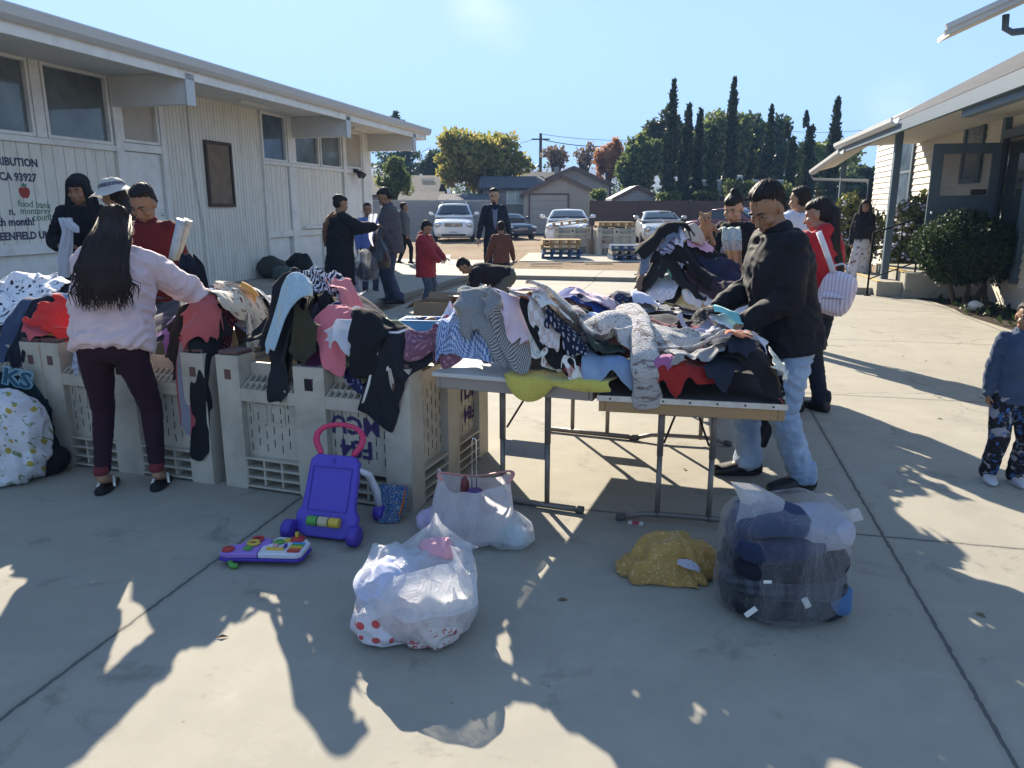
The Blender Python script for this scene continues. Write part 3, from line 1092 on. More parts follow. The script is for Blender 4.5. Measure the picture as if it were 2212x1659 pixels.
# high gable end nearer the camera: rake, gutter board, downspout
up = MB()
a, b = (2.42, 3.30), (5.6, 4.72)
up.add([(a[0] - 5, -5, a[1]), (b[0] - 5, -5, b[1]), (b[0] - 5, -4.62, b[1]), (a[0] - 5, -4.62, a[1]), (a[0] - 5, -5, a[1] - .05), (b[0] - 5, -5, b[1] - .05), (b[0] - 5, -4.62, b[1] - .05), (a[0] - 5, -4.62, a[1] - .05)], [(0, 1, 2, 3), (4, 7, 6, 5), (0, 4, 5, 1), (1, 5, 6, 2), (2, 6, 7, 3), (3, 7, 4, 0)])
upo = up.build('gable_roof', m_siding, ch)
m = MB()
for dz, th, of in ((.02, .05, -.06), (-.035, .05, -.03)):
 m.bar((a[0] - 5.05, -5 + of, a[1] + dz), (b[0] - 5, -5 + of, b[1] + dz), .05, th)
m.build('rake_board', m_gutter, upo)
m = MB()
m.tube([(2.98 - 5, -4.8, 3.46), (2.99 - 5, -4.8, 3.33), (3.06 - 5, -4.8, 3.29), (3.6 - 5, -4.8, 3.33), (4.9 - 5, -4.7, 3.36)], .035, 8)
m.build('downspout', m_slate, upo, smooth=True)
# ---------------------------------------------------------------- background: fences, houses, trees, cars
m_screen = paint('fence_screen', (.055, .06, .062), .9, .15, 4)
m_galv = paint('galvanised', (.34, .35, .36), .5, .1, 5)
fen = thing('chain_link_fence', 'chain-link fence with dark privacy screen behind the parked minivan', 'fence', (-4.5, 40, 0))
m = MB()
m.box((0, .03, .98), (6.9, .012, 1.86))
m.build('privacy_screen', m_screen, fen)
t = NT('chain_mesh', .5, .4)
v = t.co(scale=(1, 1, 1))
w1 = t.n('TexWave', Scale=14.0, bands_direction='DIAGONAL')
w2 = t.n('TexWave', Scale=14.0, bands_direction='DIAGONAL')
t.l(t.co(rot=(R(90), 0, 0)), w1.inputs[0])
t.l(t.co(rot=(R(-90), 0, R(90))), w2.inputs[0])
k = t.math('GREATER_THAN', t.math('MAXIMUM', w1.outputs['Fac'], w2.outputs['Fac']), .93)
t.col((.4, .41, .42))
tr = t.n('BsdfTransparent')
ms = t.n('MixShader')
t.l(k, ms.inputs[0])
t.l(tr.outputs[0], ms.inputs[1])
t.l(t.b.outputs[0], ms.inputs[2])
t.l(ms.outputs[0], t.out.inputs[0])
m = MB()
m.box((0, -.01, .98), (6.9, .006, 1.9))
m.build('wire_mesh', t.m, fen)
m = MB()
m.tube([(-3.45, -.03, 1.95), (3.45, -.03, 1.95)], .025, 6)
m.build('top_rail', m_galv, fen)
for x in (-3.4, -1.1, 1.2, 3.4):
 m = MB()
 m.tube([(x, -.03, 0), (x, -.03, 2.02)], .035, 8)
 m.build('post', m_galv, fen)
wf = thing('brown_board_fence', 'long dark brown board fence below the cypresses', 'fence', (11.5, 39, 0))
m = MB()
m.box((0, 0, .96), (15.2, .06, 1.92))
m.build('board_panel', boards('brown_boards', (.075, .045, .036), .16, (.05, .035, .03), 2, .008), wf)
for x in np.arange(-7.5, 7.7, 2.5):
 m = MB()
 m.box((x, -.05, .98), (.09, .09, 1.98))
 m.build('post', m_darkwood, wf)
m_stucco = paint('tan_stucco', (.36, .31, .26), .9, .1, 3, .3, 80)
m_stucco2 = paint('grey_stucco', (.27, .25, .24), .9, .1, 3, .3, 80)
m_roofd = shingles('dark_shingles', (.10, .10, .105))
def gable_house(label, cx, y, w, d, ze, zr, wall, roof, along='Y', over=.35, name='house'):
 """gable towards the camera (along Y) or roof slope towards the camera (along X)"""
 h = thing(name, label, 'house' if name == 'house' else name, (cx, y, 0))
 m = MB()
 if along == 'Y':
  poly = [(-w / 2, 0), (w / 2, 0), (w / 2, ze), (0, zr), (-w / 2, ze)]
  m.rings([[(x, yy, z) for x, z in poly] for yy in (0, d)])
  m.build('wall', wall, h)
  m = MB()
  k = (zr - ze) / (w / 2)
  for sx in (-1, 1):
   o = over
   q = [(sx * (w / 2 + o), -over, ze - k * o + .02), (0, -over, zr + .02), (0, d + over, zr + .02), (sx * (w / 2 + o), d + over, ze - k * o + .02)]
   L = math.hypot(w / 2, zr - ze)
   m.add(q + [(a, b, c + .14) for a, b, c in q], [(0, 1, 2, 3), (4, 7, 6, 5), (0, 4, 5, 1), (1, 5, 6, 2), (2, 6, 7, 3), (3, 7, 4, 0)], [(0, 0), (0, L), (d, L), (d, 0)] * 2)
  m.build('roof', roof, h)
  m = MB()
  for sx in (-1, 1):
   m.bar((sx * (w / 2 + over), -over - .03, ze - k * over + .08), (0, -over - .03, zr + .08), .05, .2)
  m.build('barge_board', m_trim2, h)
 else:
  m.box((0, d / 2, ze / 2), (w, d, ze))
  m.build('wall', wall, h)
  m = MB()
  k = (zr - ze) / (d / 2)
  q = [(-w / 2 - over, -over, ze - k * over), (w / 2 + over, -over, ze - k * over), (w / 2 + over, d / 2, zr), (-w / 2 - over, d / 2, zr), (w / 2 + over, d + over, ze - k * over), (-w / 2 - over, d + over, ze - k * over)]
  L = math.hypot(d / 2, zr - ze)
  uv = [(0, 0), (w, 0), (w, L), (0, L), (w, 0), (0, 0)]
  m.add(q + [(a, b, c - .15) for a, b, c in q], [(0, 1, 2, 3), (3, 2, 4, 5), (7, 6, 9, 8), (9, 11, 10, 8), (0, 6, 7, 1), (0, 3, 9, 6), (1, 7, 8, 2), (5, 4, 10, 11), (3, 5, 11, 9), (2, 8, 10, 4)], uv + uv)
  m.build('roof', roof, h)
 return h
m_trim2 = paint('brown_trim', (.13, .085, .07), .7, .2, 3)
gar = gable_house('tan stucco garage with closed door and low gable roof', 3.0, 48, 4.5, 6, 2.4, 3.42, m_stucco, m_shingle_b, 'Y', .25, 'garage')
m = MB()
m.box((-.72, -.03, 1.17), (2.3, .05, 2.34))
m.build('garage_door', boards('garage_door_boards', (.40, .35, .30), .5, (.3, .27, .23), 2, .012), gar)
for a, b in (((-1.93, 1.17), (.1, 2.34)), ((.49, 1.17), (.1, 2.34)), ((-.72, 2.4), (2.52, .1))):
 m = MB()
 m.box((a[0], -.04, a[1]), (b[0], .07, b[1]))
 m.build('door_trim', m_trim2, gar)
hs = gable_house('tan house with vented gable behind the stucco garage', 4.4, 56, 5.2, 9, 3.2, 4.32, m_stucco, m_shingle_b, 'Y', .35)
m = MB()
m.box((.05, -.04, 3.7), (.5, .06, .35))
m.build('gable_vent', m_stucco2, hs)
hs2 = gable_house('long house roof rising behind the garage ridge', 2.6, 60, 6.5, 8, 3.2, 4.45, m_stucco2, m_shingle_b, 'X', .35)
m = MB()
m.box((1.0, 3.0, 4.25), (.35, .35, 1.1))
m.build('chimney', m_stucco, hs2)
hs3 = gable_house('grey house with dark low roof and white framed window', .0, 52, 3.9, 6, 2.95, 3.75, m_stucco2, m_roofd, 'X', .3)
f = MB()
for a in ((-.33, .06, 1.85, 2.8), (.80, .06, 1.85, 2.8), (.235, .06, 1.85, 2.8)):
 f.box((a[0], -.03, (a[2] + a[3]) / 2), (.07, .06, a[3] - a[2]))
f.box((.235, -.031, 2.8), (1.2, .062, .07))
f.box((.235, -.031, 1.85), (1.2, .062, .07))
fo = f.build('window', m_trim, hs3)
m = MB()
m.box((.235, -.012, 2.32), (1.1, .02, .92))
m.build('pane', paint('drawn_curtain', (.42, .47, .43), .3, .25, 2), fo)
hs4 = gable_house('far house with grey roof and skylights left of the autumn tree', -8.9, 60, 5.6, 9, 2.7, 4.2, m_stucco2, m_shingle_b, 'X', .4)
for x in (-1.2, 2.1):
 m = MB()
 m.box((x, 2.9, 3.78), (1.0, .6, .08), M=Matrix.Rotation(R(19), 3, 'X').to_4x4())
 m.build('skylight', m_clear, hs4)
hs5 = gable_house('small low house corner below the grey skylit roof', -6.9, 55, 3.2, 4, 2.15, 2.75, m_stucco2, m_shingle_b, 'X', .4)
hs6 = gable_house('pale shed wall under the autumn tree branches', -2.9, 50, 3.2, 4, 2.1, 2.5, paint('pale_yellow_wall', (.42, .37, .26), .9, .1, 3), m_roofd, 'X', .3, 'shed')
sh = gable_house('grey lap-sided shed with white edged gable behind the brown fence', 7.1, 44, 2.6, 3, 2.0, 2.66, boards('shed_boards', (.32, .35, .36), .12, (.2, .22, .22), 2, .016), m_gutter, 'Y', .12, 'shed')
# house on the left seen through the gap stays behind trees
# camper roof behind the cypresses
ca = thing('camper_trailer', 'white camper trailer behind the cypress trunks', 'trailer', (13.2, 46, 0))
m = MB()
m.box((0, 0, 1.8), (6.2, 2.2, 2.7))
m.build('body', paint('camper_white', (.36, .38, .39), .4, .06), ca, bevel=.15, seg=3)
m = MB()
m.box((-.3, -.2, 3.28), (1.1, .8, .3))
m.build('roof_unit', m_trim, ca, bevel=.08)
m = MB()
for x in (-1.8, .2, 2.0):
 m.box((x, -1.105, 2.5), (.9, .02, .6))
m.build('window_strip', m_pane_dark, ca)
# ----- trees
def leaves(m, pts, size, up=.0, flat=0.0, n0=None):
 """one small leaf spray (quad bent in two) at each point"""
 n = len(pts)
 d1 = rng.normal(size=(n, 3))
 d1[:, 2] += up
 d1 /= np.linalg.norm(d1, axis=1)[:, None]
 d2 = rng.normal(size=(n, 3))
 d2 -= d1 * np.sum(d1 * d2, 1)[:, None]
 d2 /= np.linalg.norm(d2, axis=1)[:, None]
 s = size * rng.uniform(.55, 1.35, n)[:, None]
 w = s * .5
 V = np.stack((pts - d2 * w * .25, pts + d1 * s * .45 - d2 * w * .6, pts + d1 * s, pts + d1 * s * .5 + d2 * w * .6), 1).reshape(-1, 3)
 F = np.arange(n * 4).reshape(n, 4)
 m.add(V, F.tolist())
def crown_pts(clumps, n, shell=.55):
 """points spread through the clumps, thicker toward each clump's skin"""
 vol = np.array([c[3] * c[4] * c[5] for c in clumps]) ** .8
 k = rng.choice(len(clumps), n, p=vol / vol.sum())
 c = np.array(clumps)[k]
 d = rng.normal(size=(n, 3))
 d /= np.linalg.norm(d, axis=1)[:, None]
 r = rng.uniform(shell ** 3, 1, n) ** (1 / 3)
 r *= 1 + .35 * vnoise(d * 2.3 + k[:, None] * 3.1)
 return c[:, :3] + d * c[:, 3:6] * r[:, None]
def clumps_in(cx, cy, cz, rx, ry, rz_, n, size=.42):
 out = []
 for i in range(n):
  d = rng.normal(size=3)
  d /= np.linalg.norm(d)
  r = rng.uniform(.25, .8) ** .7
  s = size * rng.uniform(.65, 1.25)
  out.append((cx + d[0] * rx * r, cy + d[1] * ry * r, cz + d[2] * rz_ * r, rx * s, ry * s, rz_ * s))
 return out
m_bark = paint('bark', (.075, .055, .042), .95, .35, 4, .6, 18)
lf_green = leafmat('leaves_green', (.06, .095, .034), (.13, .17, .052), (.2, .22, .075), .55)
lf_dark = leafmat('leaves_dark', (.04, .065, .034), (.08, .115, .048))
lf_aut = leafmat('leaves_autumn', (.16, .19, .045), (.29, .28, .07), (.43, .32, .09), .55)
lf_or = leafmat('leaves_orange', (.32, .15, .075), (.46, .23, .11), (.5, .3, .13), .5)
lf_brn = leafmat('leaves_brown', (.2, .14, .095), (.28, .2, .13))
lf_cyp = leafmat('leaves_cypress', (.020, .032, .020), (.042, .062, .034), None, .18)
lf_wil = leafmat('leaves_willow', (.12, .17, .035), (.2, .24, .06), (.28, .28, .08), .5)
lf_hedge = leafmat('leaves_hedge', (.014, .030, .010), (.035, .06, .018))
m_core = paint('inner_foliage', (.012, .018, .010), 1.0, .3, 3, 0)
def tree(name, label, px0, px1, pytop, pybot, Y, mat, n=5000, leaf=.28, clump=16, size=.42, up=.2, shell=.5, trunk=True, branches=7, group=None, depth=.8):
 a, b = at(px0, pytop, Y), at(px1, pybot, Y)
 cx, rx = (a[0] + b[0]) / 2, abs(b[0] - a[0]) / 2
 zt, zb = a[2], max(b[2], .3)
 cz, rzz = (zt + zb) / 2, (zt - zb) / 2
 ry = rx * depth
 T = thing(name, label, 'tree', (cx, Y, 0), rnd.uniform(-.5, .5), group)
 T.rotation_euler = (0, 0, 0)
 cl = clumps_in(0, 0, cz, rx * .9, ry * .9, rzz * .9, clump, size)
 m = MB()
 P = crown_pts(cl, n, shell)
 P[:, 2] = np.maximum(P[:, 2], .15)
 leaves(m, P, leaf, up)
 m.build('crown', mat, T)
 m = MB()
 r0 = .035 * (zt)
 m.tube([(0, 0, -.1), (rx * .04, 0, cz * .45), (-.05 * rx, 0, cz), (0, 0, zt - rzz * .5)], [r0 * 1.3, r0, r0 * .7, r0 * .25], 8)
 for k in range(branches):
  c = cl[rnd.randrange(len(cl))]
  s = np.array((0, 0, rnd.uniform(.4, .9) * cz))
  e = np.array(c[:3])
  m.tube([s, (s + e) / 2 + np.array((0, 0, .12 * rzz)), e], [r0 * .45, r0 * .28, r0 * .08], 6)
 m.build('trunk', m_bark, T, smooth=True)
 return T
tree('autumn_tree', 'broad round tree turning yellow-green above the grey house roof', 915, 1158, 262, 428, 58, lf_aut, 12000, .42, 46, .27, .3, .2, branches=12)
tree('shrub_tree', 'light green airy tree beside the hall corner and fence', 798, 902, 330, 440, 46, lf_green, 4200, .22, 22, .3, .5, .25, branches=16)
tree('orange_tree', 'pale orange autumn tree right of the vented gable', 1284, 1345, 285, 400, 62, lf_or, 3600, .30, 20, .34, .4, .3)
tree('bare_tree', 'half-bare brown tree beside the utility pole', 1165, 1232, 302, 372, 66, lf_brn, 900, .30, 26, .28, .3, .2, branches=26)
tree('bare_tree', 'thin half-bare tree leaning left of the orange tree', 1228, 1292, 300, 375, 68, lf_brn, 520, .30, 22, .28, .3, .2, branches=26)
tree('evergreen_tree', 'rounded evergreen left of the cypress row', 1330, 1440, 285, 432, 56, lf_green, 8000, .36, 34, .32, .3, .35)
tree('evergreen_tree', 'olive green crown rising just left of the first tall cypress', 1385, 1500, 234, 380, 60, leafmat('leaves_olive', (.05, .06, .016), (.09, .095, .026)), 7000, .4, 30, .32, .3, .35)
tree('evergreen_tree', 'big dark evergreen behind the middle cypresses', 1480, 1640, 232, 440, 58, lf_green, 12000, .42, 46, .3, .5, .35)
tree('evergreen_tree', 'dark feathery evergreen crown behind the right-hand tall cypress', 1575, 1715, 232, 440, 60, lf_dark, 10000, .42, 42, .3, .5, .35)
tree('willow_tree', 'bright yellow-green willow behind the right cypresses', 1690, 1880, 292, 440, 58, lf_wil, 10000, .4, 36, .32, -.7, .35)
tree('evergreen_tree', 'dark tree low behind the porch gutter', 1760, 1960, 350, 455, 50, lf_dark, 6000, .38, 26, .34, .2, .3)
tree('dark_bush', 'dark round bush beside the far grey house', 900, 990, 325, 400, 75, lf_dark, 3000, .42, 16, .38, .2, .4)
# layered conifer behind the hall eave
T = thing('pine_tree', 'layered dark pine behind the hall eave', 'tree', at(862, 430, 85)[:2] + (0,))
top = at(862, 246, 85)[2]
m = MB()
for k in range(9):
 z = top * (.45 + .55 * k / 8.5)
 rr = (1 - k / 9.5) * 3.2 * rnd.uniform(.6, 1.1)
 for q in range(4):
  a = rnd.random() * 6.3
  c = [(rr * math.cos(a) * .6, rr * math.sin(a) * .6, z + rnd.uniform(-.2, .2), rr * .55, rr * .55, .28)]
  leaves(m, crown_pts(c, 110, .2), .4, .3)
m.build('crown', lf_dark, T)
m = MB()
m.tube([(0, 0, 0), (0, 0, top)], [.3, .06], 8)
m.build('trunk', m_bark, T)
# shrubs along the foot of the cypresses
for i, (a, b, t0, Y) in enumerate(((1420, 1475, 410, 42), (1500, 1560, 405, 42.5), (1560, 1640, 385, 42), (1650, 1720, 395, 42), (1275, 1320, 405, 45))):
 tree('shrub', ['low bright shrub at the foot of the first tall cypress', 'low shrub between the fourth and fifth cypress', 'leafy shrub in front of the camper', 'leafy shrub right of the camper', 'small bright bush beside the garage corner'][i], a, b, t0, 440, Y, lf_green, 900, .2, 10, .4, .4, .3, branches=4)
# italian cypresses
CYP = [(1455, 176, 26, 'tallest left cypress with a bent twig near its top'), (1487, 229, 26, 'second cypress from the left, broad and blunt'), (1513, 238, 22, 'third cypress from the left, close to its broad neighbour'), (1545, 278, 19, 'short cypress left of the tallest middle one'), (1588, 172, 25, 'tall middle cypress with a ragged notch near the top'), (1623, 316, 14, 'thin lowest cypress in front of the camper'), (1667, 233, 20, 'mid-height slim cypress right of the camper'), (1709, 271, 19, 'fairly short cypress left of the crooked one'), (1752, 245, 21, 'crooked cypress with a sideways kink at its tip'), (1812, 213, 24, 'rightmost tall cypress above the porch gutter')]
for i, (px, py, wd, lab) in enumerate(CYP):
 Y = 42.5 + .5 * (i % 3)
 p0 = at(px, py, Y)
 h = p0[2]
 w = wd / FPX * Y * 1.22
 T = thing('cypress_tree', lab, 'tree', (p0[0], Y, 0), 0, 'row of cypresses behind the brown fence')
 ph = rnd.random() * 9
 def rad(z):
  q = z / h
  return w * .5 * np.interp(q, [0, .08, .35, .6, .8, .93, 1.0], [.8, 1.0, 1.0, .84, .6, .3, .02])
 def ctr(z):
  q = z / h
  x = .05 * math.sin(q * 5 + ph)
  if 'crooked' in lab:
   x += (-.28 if q > .88 else 0) + .1
  return x
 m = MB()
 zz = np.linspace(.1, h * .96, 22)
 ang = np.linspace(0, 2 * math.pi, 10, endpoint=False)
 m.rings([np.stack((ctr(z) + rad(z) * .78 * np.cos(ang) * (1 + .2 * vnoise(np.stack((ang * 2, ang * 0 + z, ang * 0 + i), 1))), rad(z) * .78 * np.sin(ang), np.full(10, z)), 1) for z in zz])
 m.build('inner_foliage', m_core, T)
 m = MB()
 n = int(260 * h)
 z = rng.uniform(.05, h, n) ** 1.0
 a = rng.uniform(0, 6.283, n)
 lump = 1 + .16 * vnoise(np.stack((a * .9, z * 1.6, np.full(n, i * 3.3)), 1))
 rr = np.array([rad(q) for q in z]) * rng.uniform(.72, 1.0, n) * lump
 cxx = np.array([ctr(q) for q in z])
 leaves(m, np.stack((cxx + rr * np.cos(a), rr * np.sin(a), z), 1), .21, 2.6)
 for k in range(5):
  zk = h * rnd.uniform(.45, .93)
  ak = rnd.random() * 6.28
  c = [(ctr(zk) + rad(zk) * 1.1 * math.cos(ak), rad(zk) * math.sin(ak), zk, .1, .1, .25)]
  leaves(m, crown_pts(c, 40, .1), .2, 2.0)
 m.build('crown', lf_cyp, T)
 m = MB()
 m.tube([(0, 0, 0), (0, 0, h * .5)], [.12, .05], 7)
 m.build('trunk', m_bark, T)
# utility pole and wires
p0 = at(1168, 288, 70)
T = thing('utility_pole', 'wooden utility pole between the autumn tree and the half-bare trees', 'pole', (p0[0], 70, 0))
m = MB()
m.tube([(0, 0, 0), (0, 0, p0[2])], [.17, .12], 8)
m.build('pole', m_darkwood, T)
m = MB()
m.bar((-.8, 0, p0[2] - .5), (.8, 0, p0[2] - .5), .1, .12)
m.build('crossarm', m_darkwood, T)
def wire(a, b, sag, lab, r=.02):
 a, b = np.array(a), np.array(b)
 mm = MB()
 mm.tube([a + (b - a) * q - np.array((0, 0, sag * 4 * q * (1 - q))) for q in np.linspace(0, 1, 12)], r, 5)
 tag(mm.build('overhead_wire', m_black), lab, 'wire')
zt = p0[2]
wire((p0[0], 70, zt - .05), at(1420, 300, 72), .3, 'overhead wire running right from the top of the utility pole')
wire((p0[0], 69.9, zt - .5), at(1330, 315, 71), .25, 'lower thick overhead wire right of the utility pole', .035)
wire((p0[0] - .6, 70, zt - .5), at(1040, 318, 68), .2, 'overhead wire from the utility pole into the autumn tree')
wire(at(1700, 283, 75), at(2000, 258, 70), .5, 'thin overhead wire above the porch roof', .018)
wire(at(800, 365, 66), at(930, 318, 70), .3, 'overhead wire behind the hall corner')
# bush by the porch, plumbago, ground greenery
T = thing('round_bush', 'clipped round dark green bush on thin bent stems by the porch', 'bush', (7.47, 12.42, -.02))
m = MB()
P = crown_pts([(0, 0, .90, .74, .66, .55), (.06, 0, .98, .70, .62, .47), (-.2, 0, .82, .58, .5, .42)], 22000, .93)
leaves(m, P, .052, .15)
m.build('crown', lf_hedge, T)
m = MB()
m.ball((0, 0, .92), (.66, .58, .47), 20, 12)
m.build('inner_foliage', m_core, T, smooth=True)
m = MB()
for a, b in (((.0, 0), (.02, .1)), ((-.1, .05), (-.42, 0)), ((.08, 0), (.4, .1)), ((.3, -.05), (.2, .0))):
 m.tube([(a[0], a[1], -.03), ((a[0] + b[0]) / 2 + .03, a[1], .3), (b[0], b[1], .62)], [.045, .034, .03], 7)
m.build('trunk', m_bark, T, smooth=True)
def flowerbush(label, px0, px1, pt, pb, Y):
 a, b = at(px0, pt, Y), at(px1, pb, Y)
 cx, rx = (a[0] + b[0]) / 2, (b[0] - a[0]) / 2
 T = thing('flowering_bush', label, 'bush', (cx, Y, 0))
 zt = a[2]
 cl = clumps_in(0, 0, zt * .52, rx * .85, .7, zt * .46, 26, .36)
 m = MB()
 leaves(m, crown_pts(cl, 5200, .35), .11, .5)
 m.build('crown', leafmat('leaves_plumbago', (.07, .095, .03), (.14, .165, .05), (.18, .17, .06)), T)
 m = MB()
 P = crown_pts(cl, 150, .95)
 for p in P:
  for k in range(4):
   m.ball(p + rng.normal(size=3) * .035, (.03, .03, .022), 5, 4)
 m.build('blossoms', paint('pale_blue_petals', (.52, .54, .74), .7, .15, 9), T)
 m = MB()
 for k in range(9):
  x = rnd.uniform(-.6, .6) * rx
  m.tube([(x * .4, rnd.uniform(-.2, .2), 0), (x, rnd.uniform(-.3, .3), zt * .5), (x * 1.5, rnd.uniform(-.4, .4), zt * .9)], [.02, .014, .006], 5)
 m.build('stem', m_bark, T)
flowerbush('pale blue flowering bush behind the girl in the long skirt', 1775, 1900, 408, 620, 18.2)
flowerbush('pale blue flowering bush against the cream siding behind the stair rail', 1890, 2035, 420, 600, 16.6)
m = MB()
P = np.stack((rng.uniform(6.7, 9.6, 900), rng.uniform(9.8, 13.6, 900), np.zeros(900)), 1)
e = np.interp(P[:, 1], [9.67, 11.2, 11.9, 12.9, 13.8], [6.6, 6.86, 7.1, 7.3, 7.3])
P = P[(P[:, 0] > e) & (rng.random(900) < .8)]
leaves(m, P, .11, 1.0)
tag(m.build('ground_cover', lf_hedge), 'low green plants growing in the shaded bed', 'ground cover', kind='stuff')
T = thing('garden_stone', 'larger white stone at the edge of the garden bed', 'stone', (7.25, 11.75, -.01))
def stone(T, r):
 m = MB()
 m.ball((0, 0, r * .55), (r, r * .8, r * .65), 12, 8)
 m.xf(lambda v: v * (1 + .18 * vnoise(v * 14))[:, None])
 m.build('stone_body', m_trim, T, smooth=True)
stone(T, .12)
T2 = thing('garden_stone', 'smaller white stone further inside the garden bed', 'stone', (8.05, 12.05, -.01))
stone(T2, .08)
# far belt of trees beyond the houses
m = MB()
cl = []
for x in np.arange(-30, 40, 1.6):
 h = 4.4 + 1.8 * float(vnoise(np.array([[x * .35, 2.0, 5.0]]))[0]) + rnd.uniform(-.5, .5)
 cl.append((x, 92 + rnd.uniform(-4, 4), h * .5, 1.6, 1.5, h * .6))
leaves(m, crown_pts(cl, 12000, .4), .5, .3)
tag(m.build('treeline', lf_dark), 'dense far belt of dark trees beyond the houses', 'trees', kind='stuff')
# thin autumn air between the yard and the mountains
m = MB()
m.box((0, 520, 63), (3200, 2000, 132))
hz = m.build('haze', m_black)
hz.data.materials.clear()
hm = bpy.data.materials.new('haze')
hm.use_nodes = True
hm.node_tree.nodes.clear()
ho_ = hm.node_tree.nodes.new('ShaderNodeOutputMaterial')
hv_ = hm.node_tree.nodes.new('ShaderNodeVolumePrincipled')
hv_.inputs['Color'].default_value = (.30, .54, 1.0, 1)
hv_.inputs['Density'].default_value = .0007
hv_.inputs['Anisotropy'].default_value = .0
hm.node_tree.links.new(hv_.outputs[0], ho_.inputs['Volume'])
hz.data.materials.append(hm)
tag(hz, kind='stuff')
# ---------------------------------------------------------------- crates and tables
m_bin = paint('grey_bin_plastic', (.47, .428, .345), .65, .12, 2.5, .12, 60, dirt=(.20, .18, .15), dscale=3.5, damt=.6)
m_hole_shade = paint('painted_hole_shade', (.015, .015, .015), .9, .1)  # near-black colour standing in for the shade inside holes that are not cut
m_pad = paint('maroon_cap', (.12, .06, .055), .6, .2, 8)
m_purple = paint('purple_spray', (.10, .07, .22), .7, .3, 20, 0)
m_redspray = paint('red_spray', (.35, .06, .07), .7, .3, 20, 0)
BW, BD, BH = 1.19, 1.08, .765
def crate(label, loc, rz, marks=None, group=None):
 T = thing('produce_crate', label, 'crate', loc, rz, group)
 m = MB()
 hx, hy = BW / 2, BD / 2
 p = .15
 for sx in (-1, 1):
  for sy in (-1, 1):
   m.box((sx * (hx - p / 2), sy * (hy - p / 2), BH / 2), (p, p, BH))
 zt = .585
 for sy in (-1, 1):
  for a, b in ((-hx + p, -.095), (.095, hx - p)):
   c, w = (a + b) / 2, b - a
   m.box((c, sy * (hy - .07), (zt + .19) / 2), (w, .06, zt - .19))
   m.box((c, sy * (hy - .035), zt - .035), (w, .066, .07))
   m.box((c, sy * (hy - .115), zt + .06), (w, .025, .14))
   for k in range(9):
    m.bar((a + (k + .5) * w / 9, sy * (hy - .002), zt - .004), (a + (k + .5) * w / 9, sy * (hy - .10), zt + .05), .009, .03)
   m.bar((a, sy * (hy - .05), zt + .024), (b, sy * (hy - .05), zt + .024), .012, .02)
   # lattice foot
   m.box((c, sy * (hy - .10), .1), (w, .02, .2))
   for z in (.02, .075, .13, .185):
    m.box((c, sy * (hy - .045), z), (w, .09, .012))
   for k in range(4):
    m.box((a + k * w / 3, sy * (hy - .047), .105), (.012, .086, .15))
  m.box((0, sy * (hy - .075), .735 / 2), (.19, .15, .735))
 for sx in (-1, 1):
  for a, b in ((-hy + p, -.08), (.08, hy - p)):
   c, w = (a + b) / 2, b - a
   m.box((sx * (hx - .07), c, (.70 + .19) / 2), (.06, w, .70 - .19))
   m.box((sx * (hx - .035), c, .70), (.07, w, .05))
   m.box((sx * (hx - .10), c, .1), (.02, w, .2))
   for z in (.02, .075, .13, .185):
    m.box((sx * (hx - .045), c, z), (.09, w, .012))
  m.box((sx * (hx - .075), 0, .36), (.15, .16, .72))
 m.box((0, 0, .215), (BW - .16, BD - .16, .03))
 m.mi = 1  # vents: thin dark boxes on the panel face, their inner shade put in as colour
 for sy in (-1, 1):
  for a, b in ((-hx + p, -.095), (.095, hx - p)):
   for i in range(7):
    for j in range(4):
     x = a + (i + .5) * (b - a) / 7
     z = .245 + j * .075 + (.03 if i % 2 else 0)
     m.box((x, sy * (hy - .0395), z), (.005, .003, .045))
 for sx in (-1, 1):
  for a, b in ((-hy + p, -.08), (.08, hy - p)):
   for i in range(6):
    for j in range(5):
     y = a + (i + .5) * (b - a) / 6
     z = .245 + j * .083 + (.03 if i % 2 else 0)
     m.box((sx * (hx - .0395), y, z), (.003, .005, .05))
 m.build('body', [m_bin, m_hole_shade], T, bevel=.007, seg=2)
 for sy in (-1, 1):
  m = MB()
  m.box((0, sy * (hy + .0005), .64), (.05, .003, .065))  # dark plate on the post painted as the shade of a square recess
  m.build('socket_hole_shade', m_hole_shade, T)
 for sx in (-1, 1):
  m = MB()
  m.box((sx * (hx - p / 2), -(hy + .0005), .66), (.042, .003, .055))
  m.build('corner_mark', m_pad, T)
 for sx in (-1, 1):
  for sy in (-1, 1):
   m = MB()
   m.box((sx * (hx - p / 2), sy * (hy - p / 2), BH + .012), (p - .02, p - .02, .022))
   m.build('corner_cap', m_pad, T, bevel=.006)
 # moulded label frames on the left front panel
 m = MB()
 for x, w in ((-.36, .09), (-.24, .09)):
  for dz in (-.05, .05):
   m.box((x, -(hy - .037), .44 + dz), (w, .006, .012))
  for dx in (-w / 2, w / 2):
   m.box((x + dx, -(hy - .037), .44), (.01, .0065, .1))
 m.build('label_frame', m_bin, T)
 for txt, x, z, sz, mt, side in (marks or []):
  vs, fs = text_mesh(txt, sz, .0006, 'CENTER', .004)
  vs = -vs[:, [0, 1]]  # turned upside down
  q = MB()
  if side == 'front':
   q.add(np.stack((x + vs[:, 0], np.full(len(vs), -(hy - .0365)) + vs[:, 0] * 0, z + vs[:, 1]), 1), fs)
  elif side == 'front_up':
   q.add(np.stack((x - vs[:, 0], np.full(len(vs), -(hy - .0365)), z - vs[:, 1]), 1), fs)
  else:
   q.add(np.stack((np.full(len(vs), hx - .0365), x + vs[:, 0], z + vs[:, 1]), 1), fs)
  q.build('spray_lettering', mt, T)
 return T
RZ_C = R(-19.5)
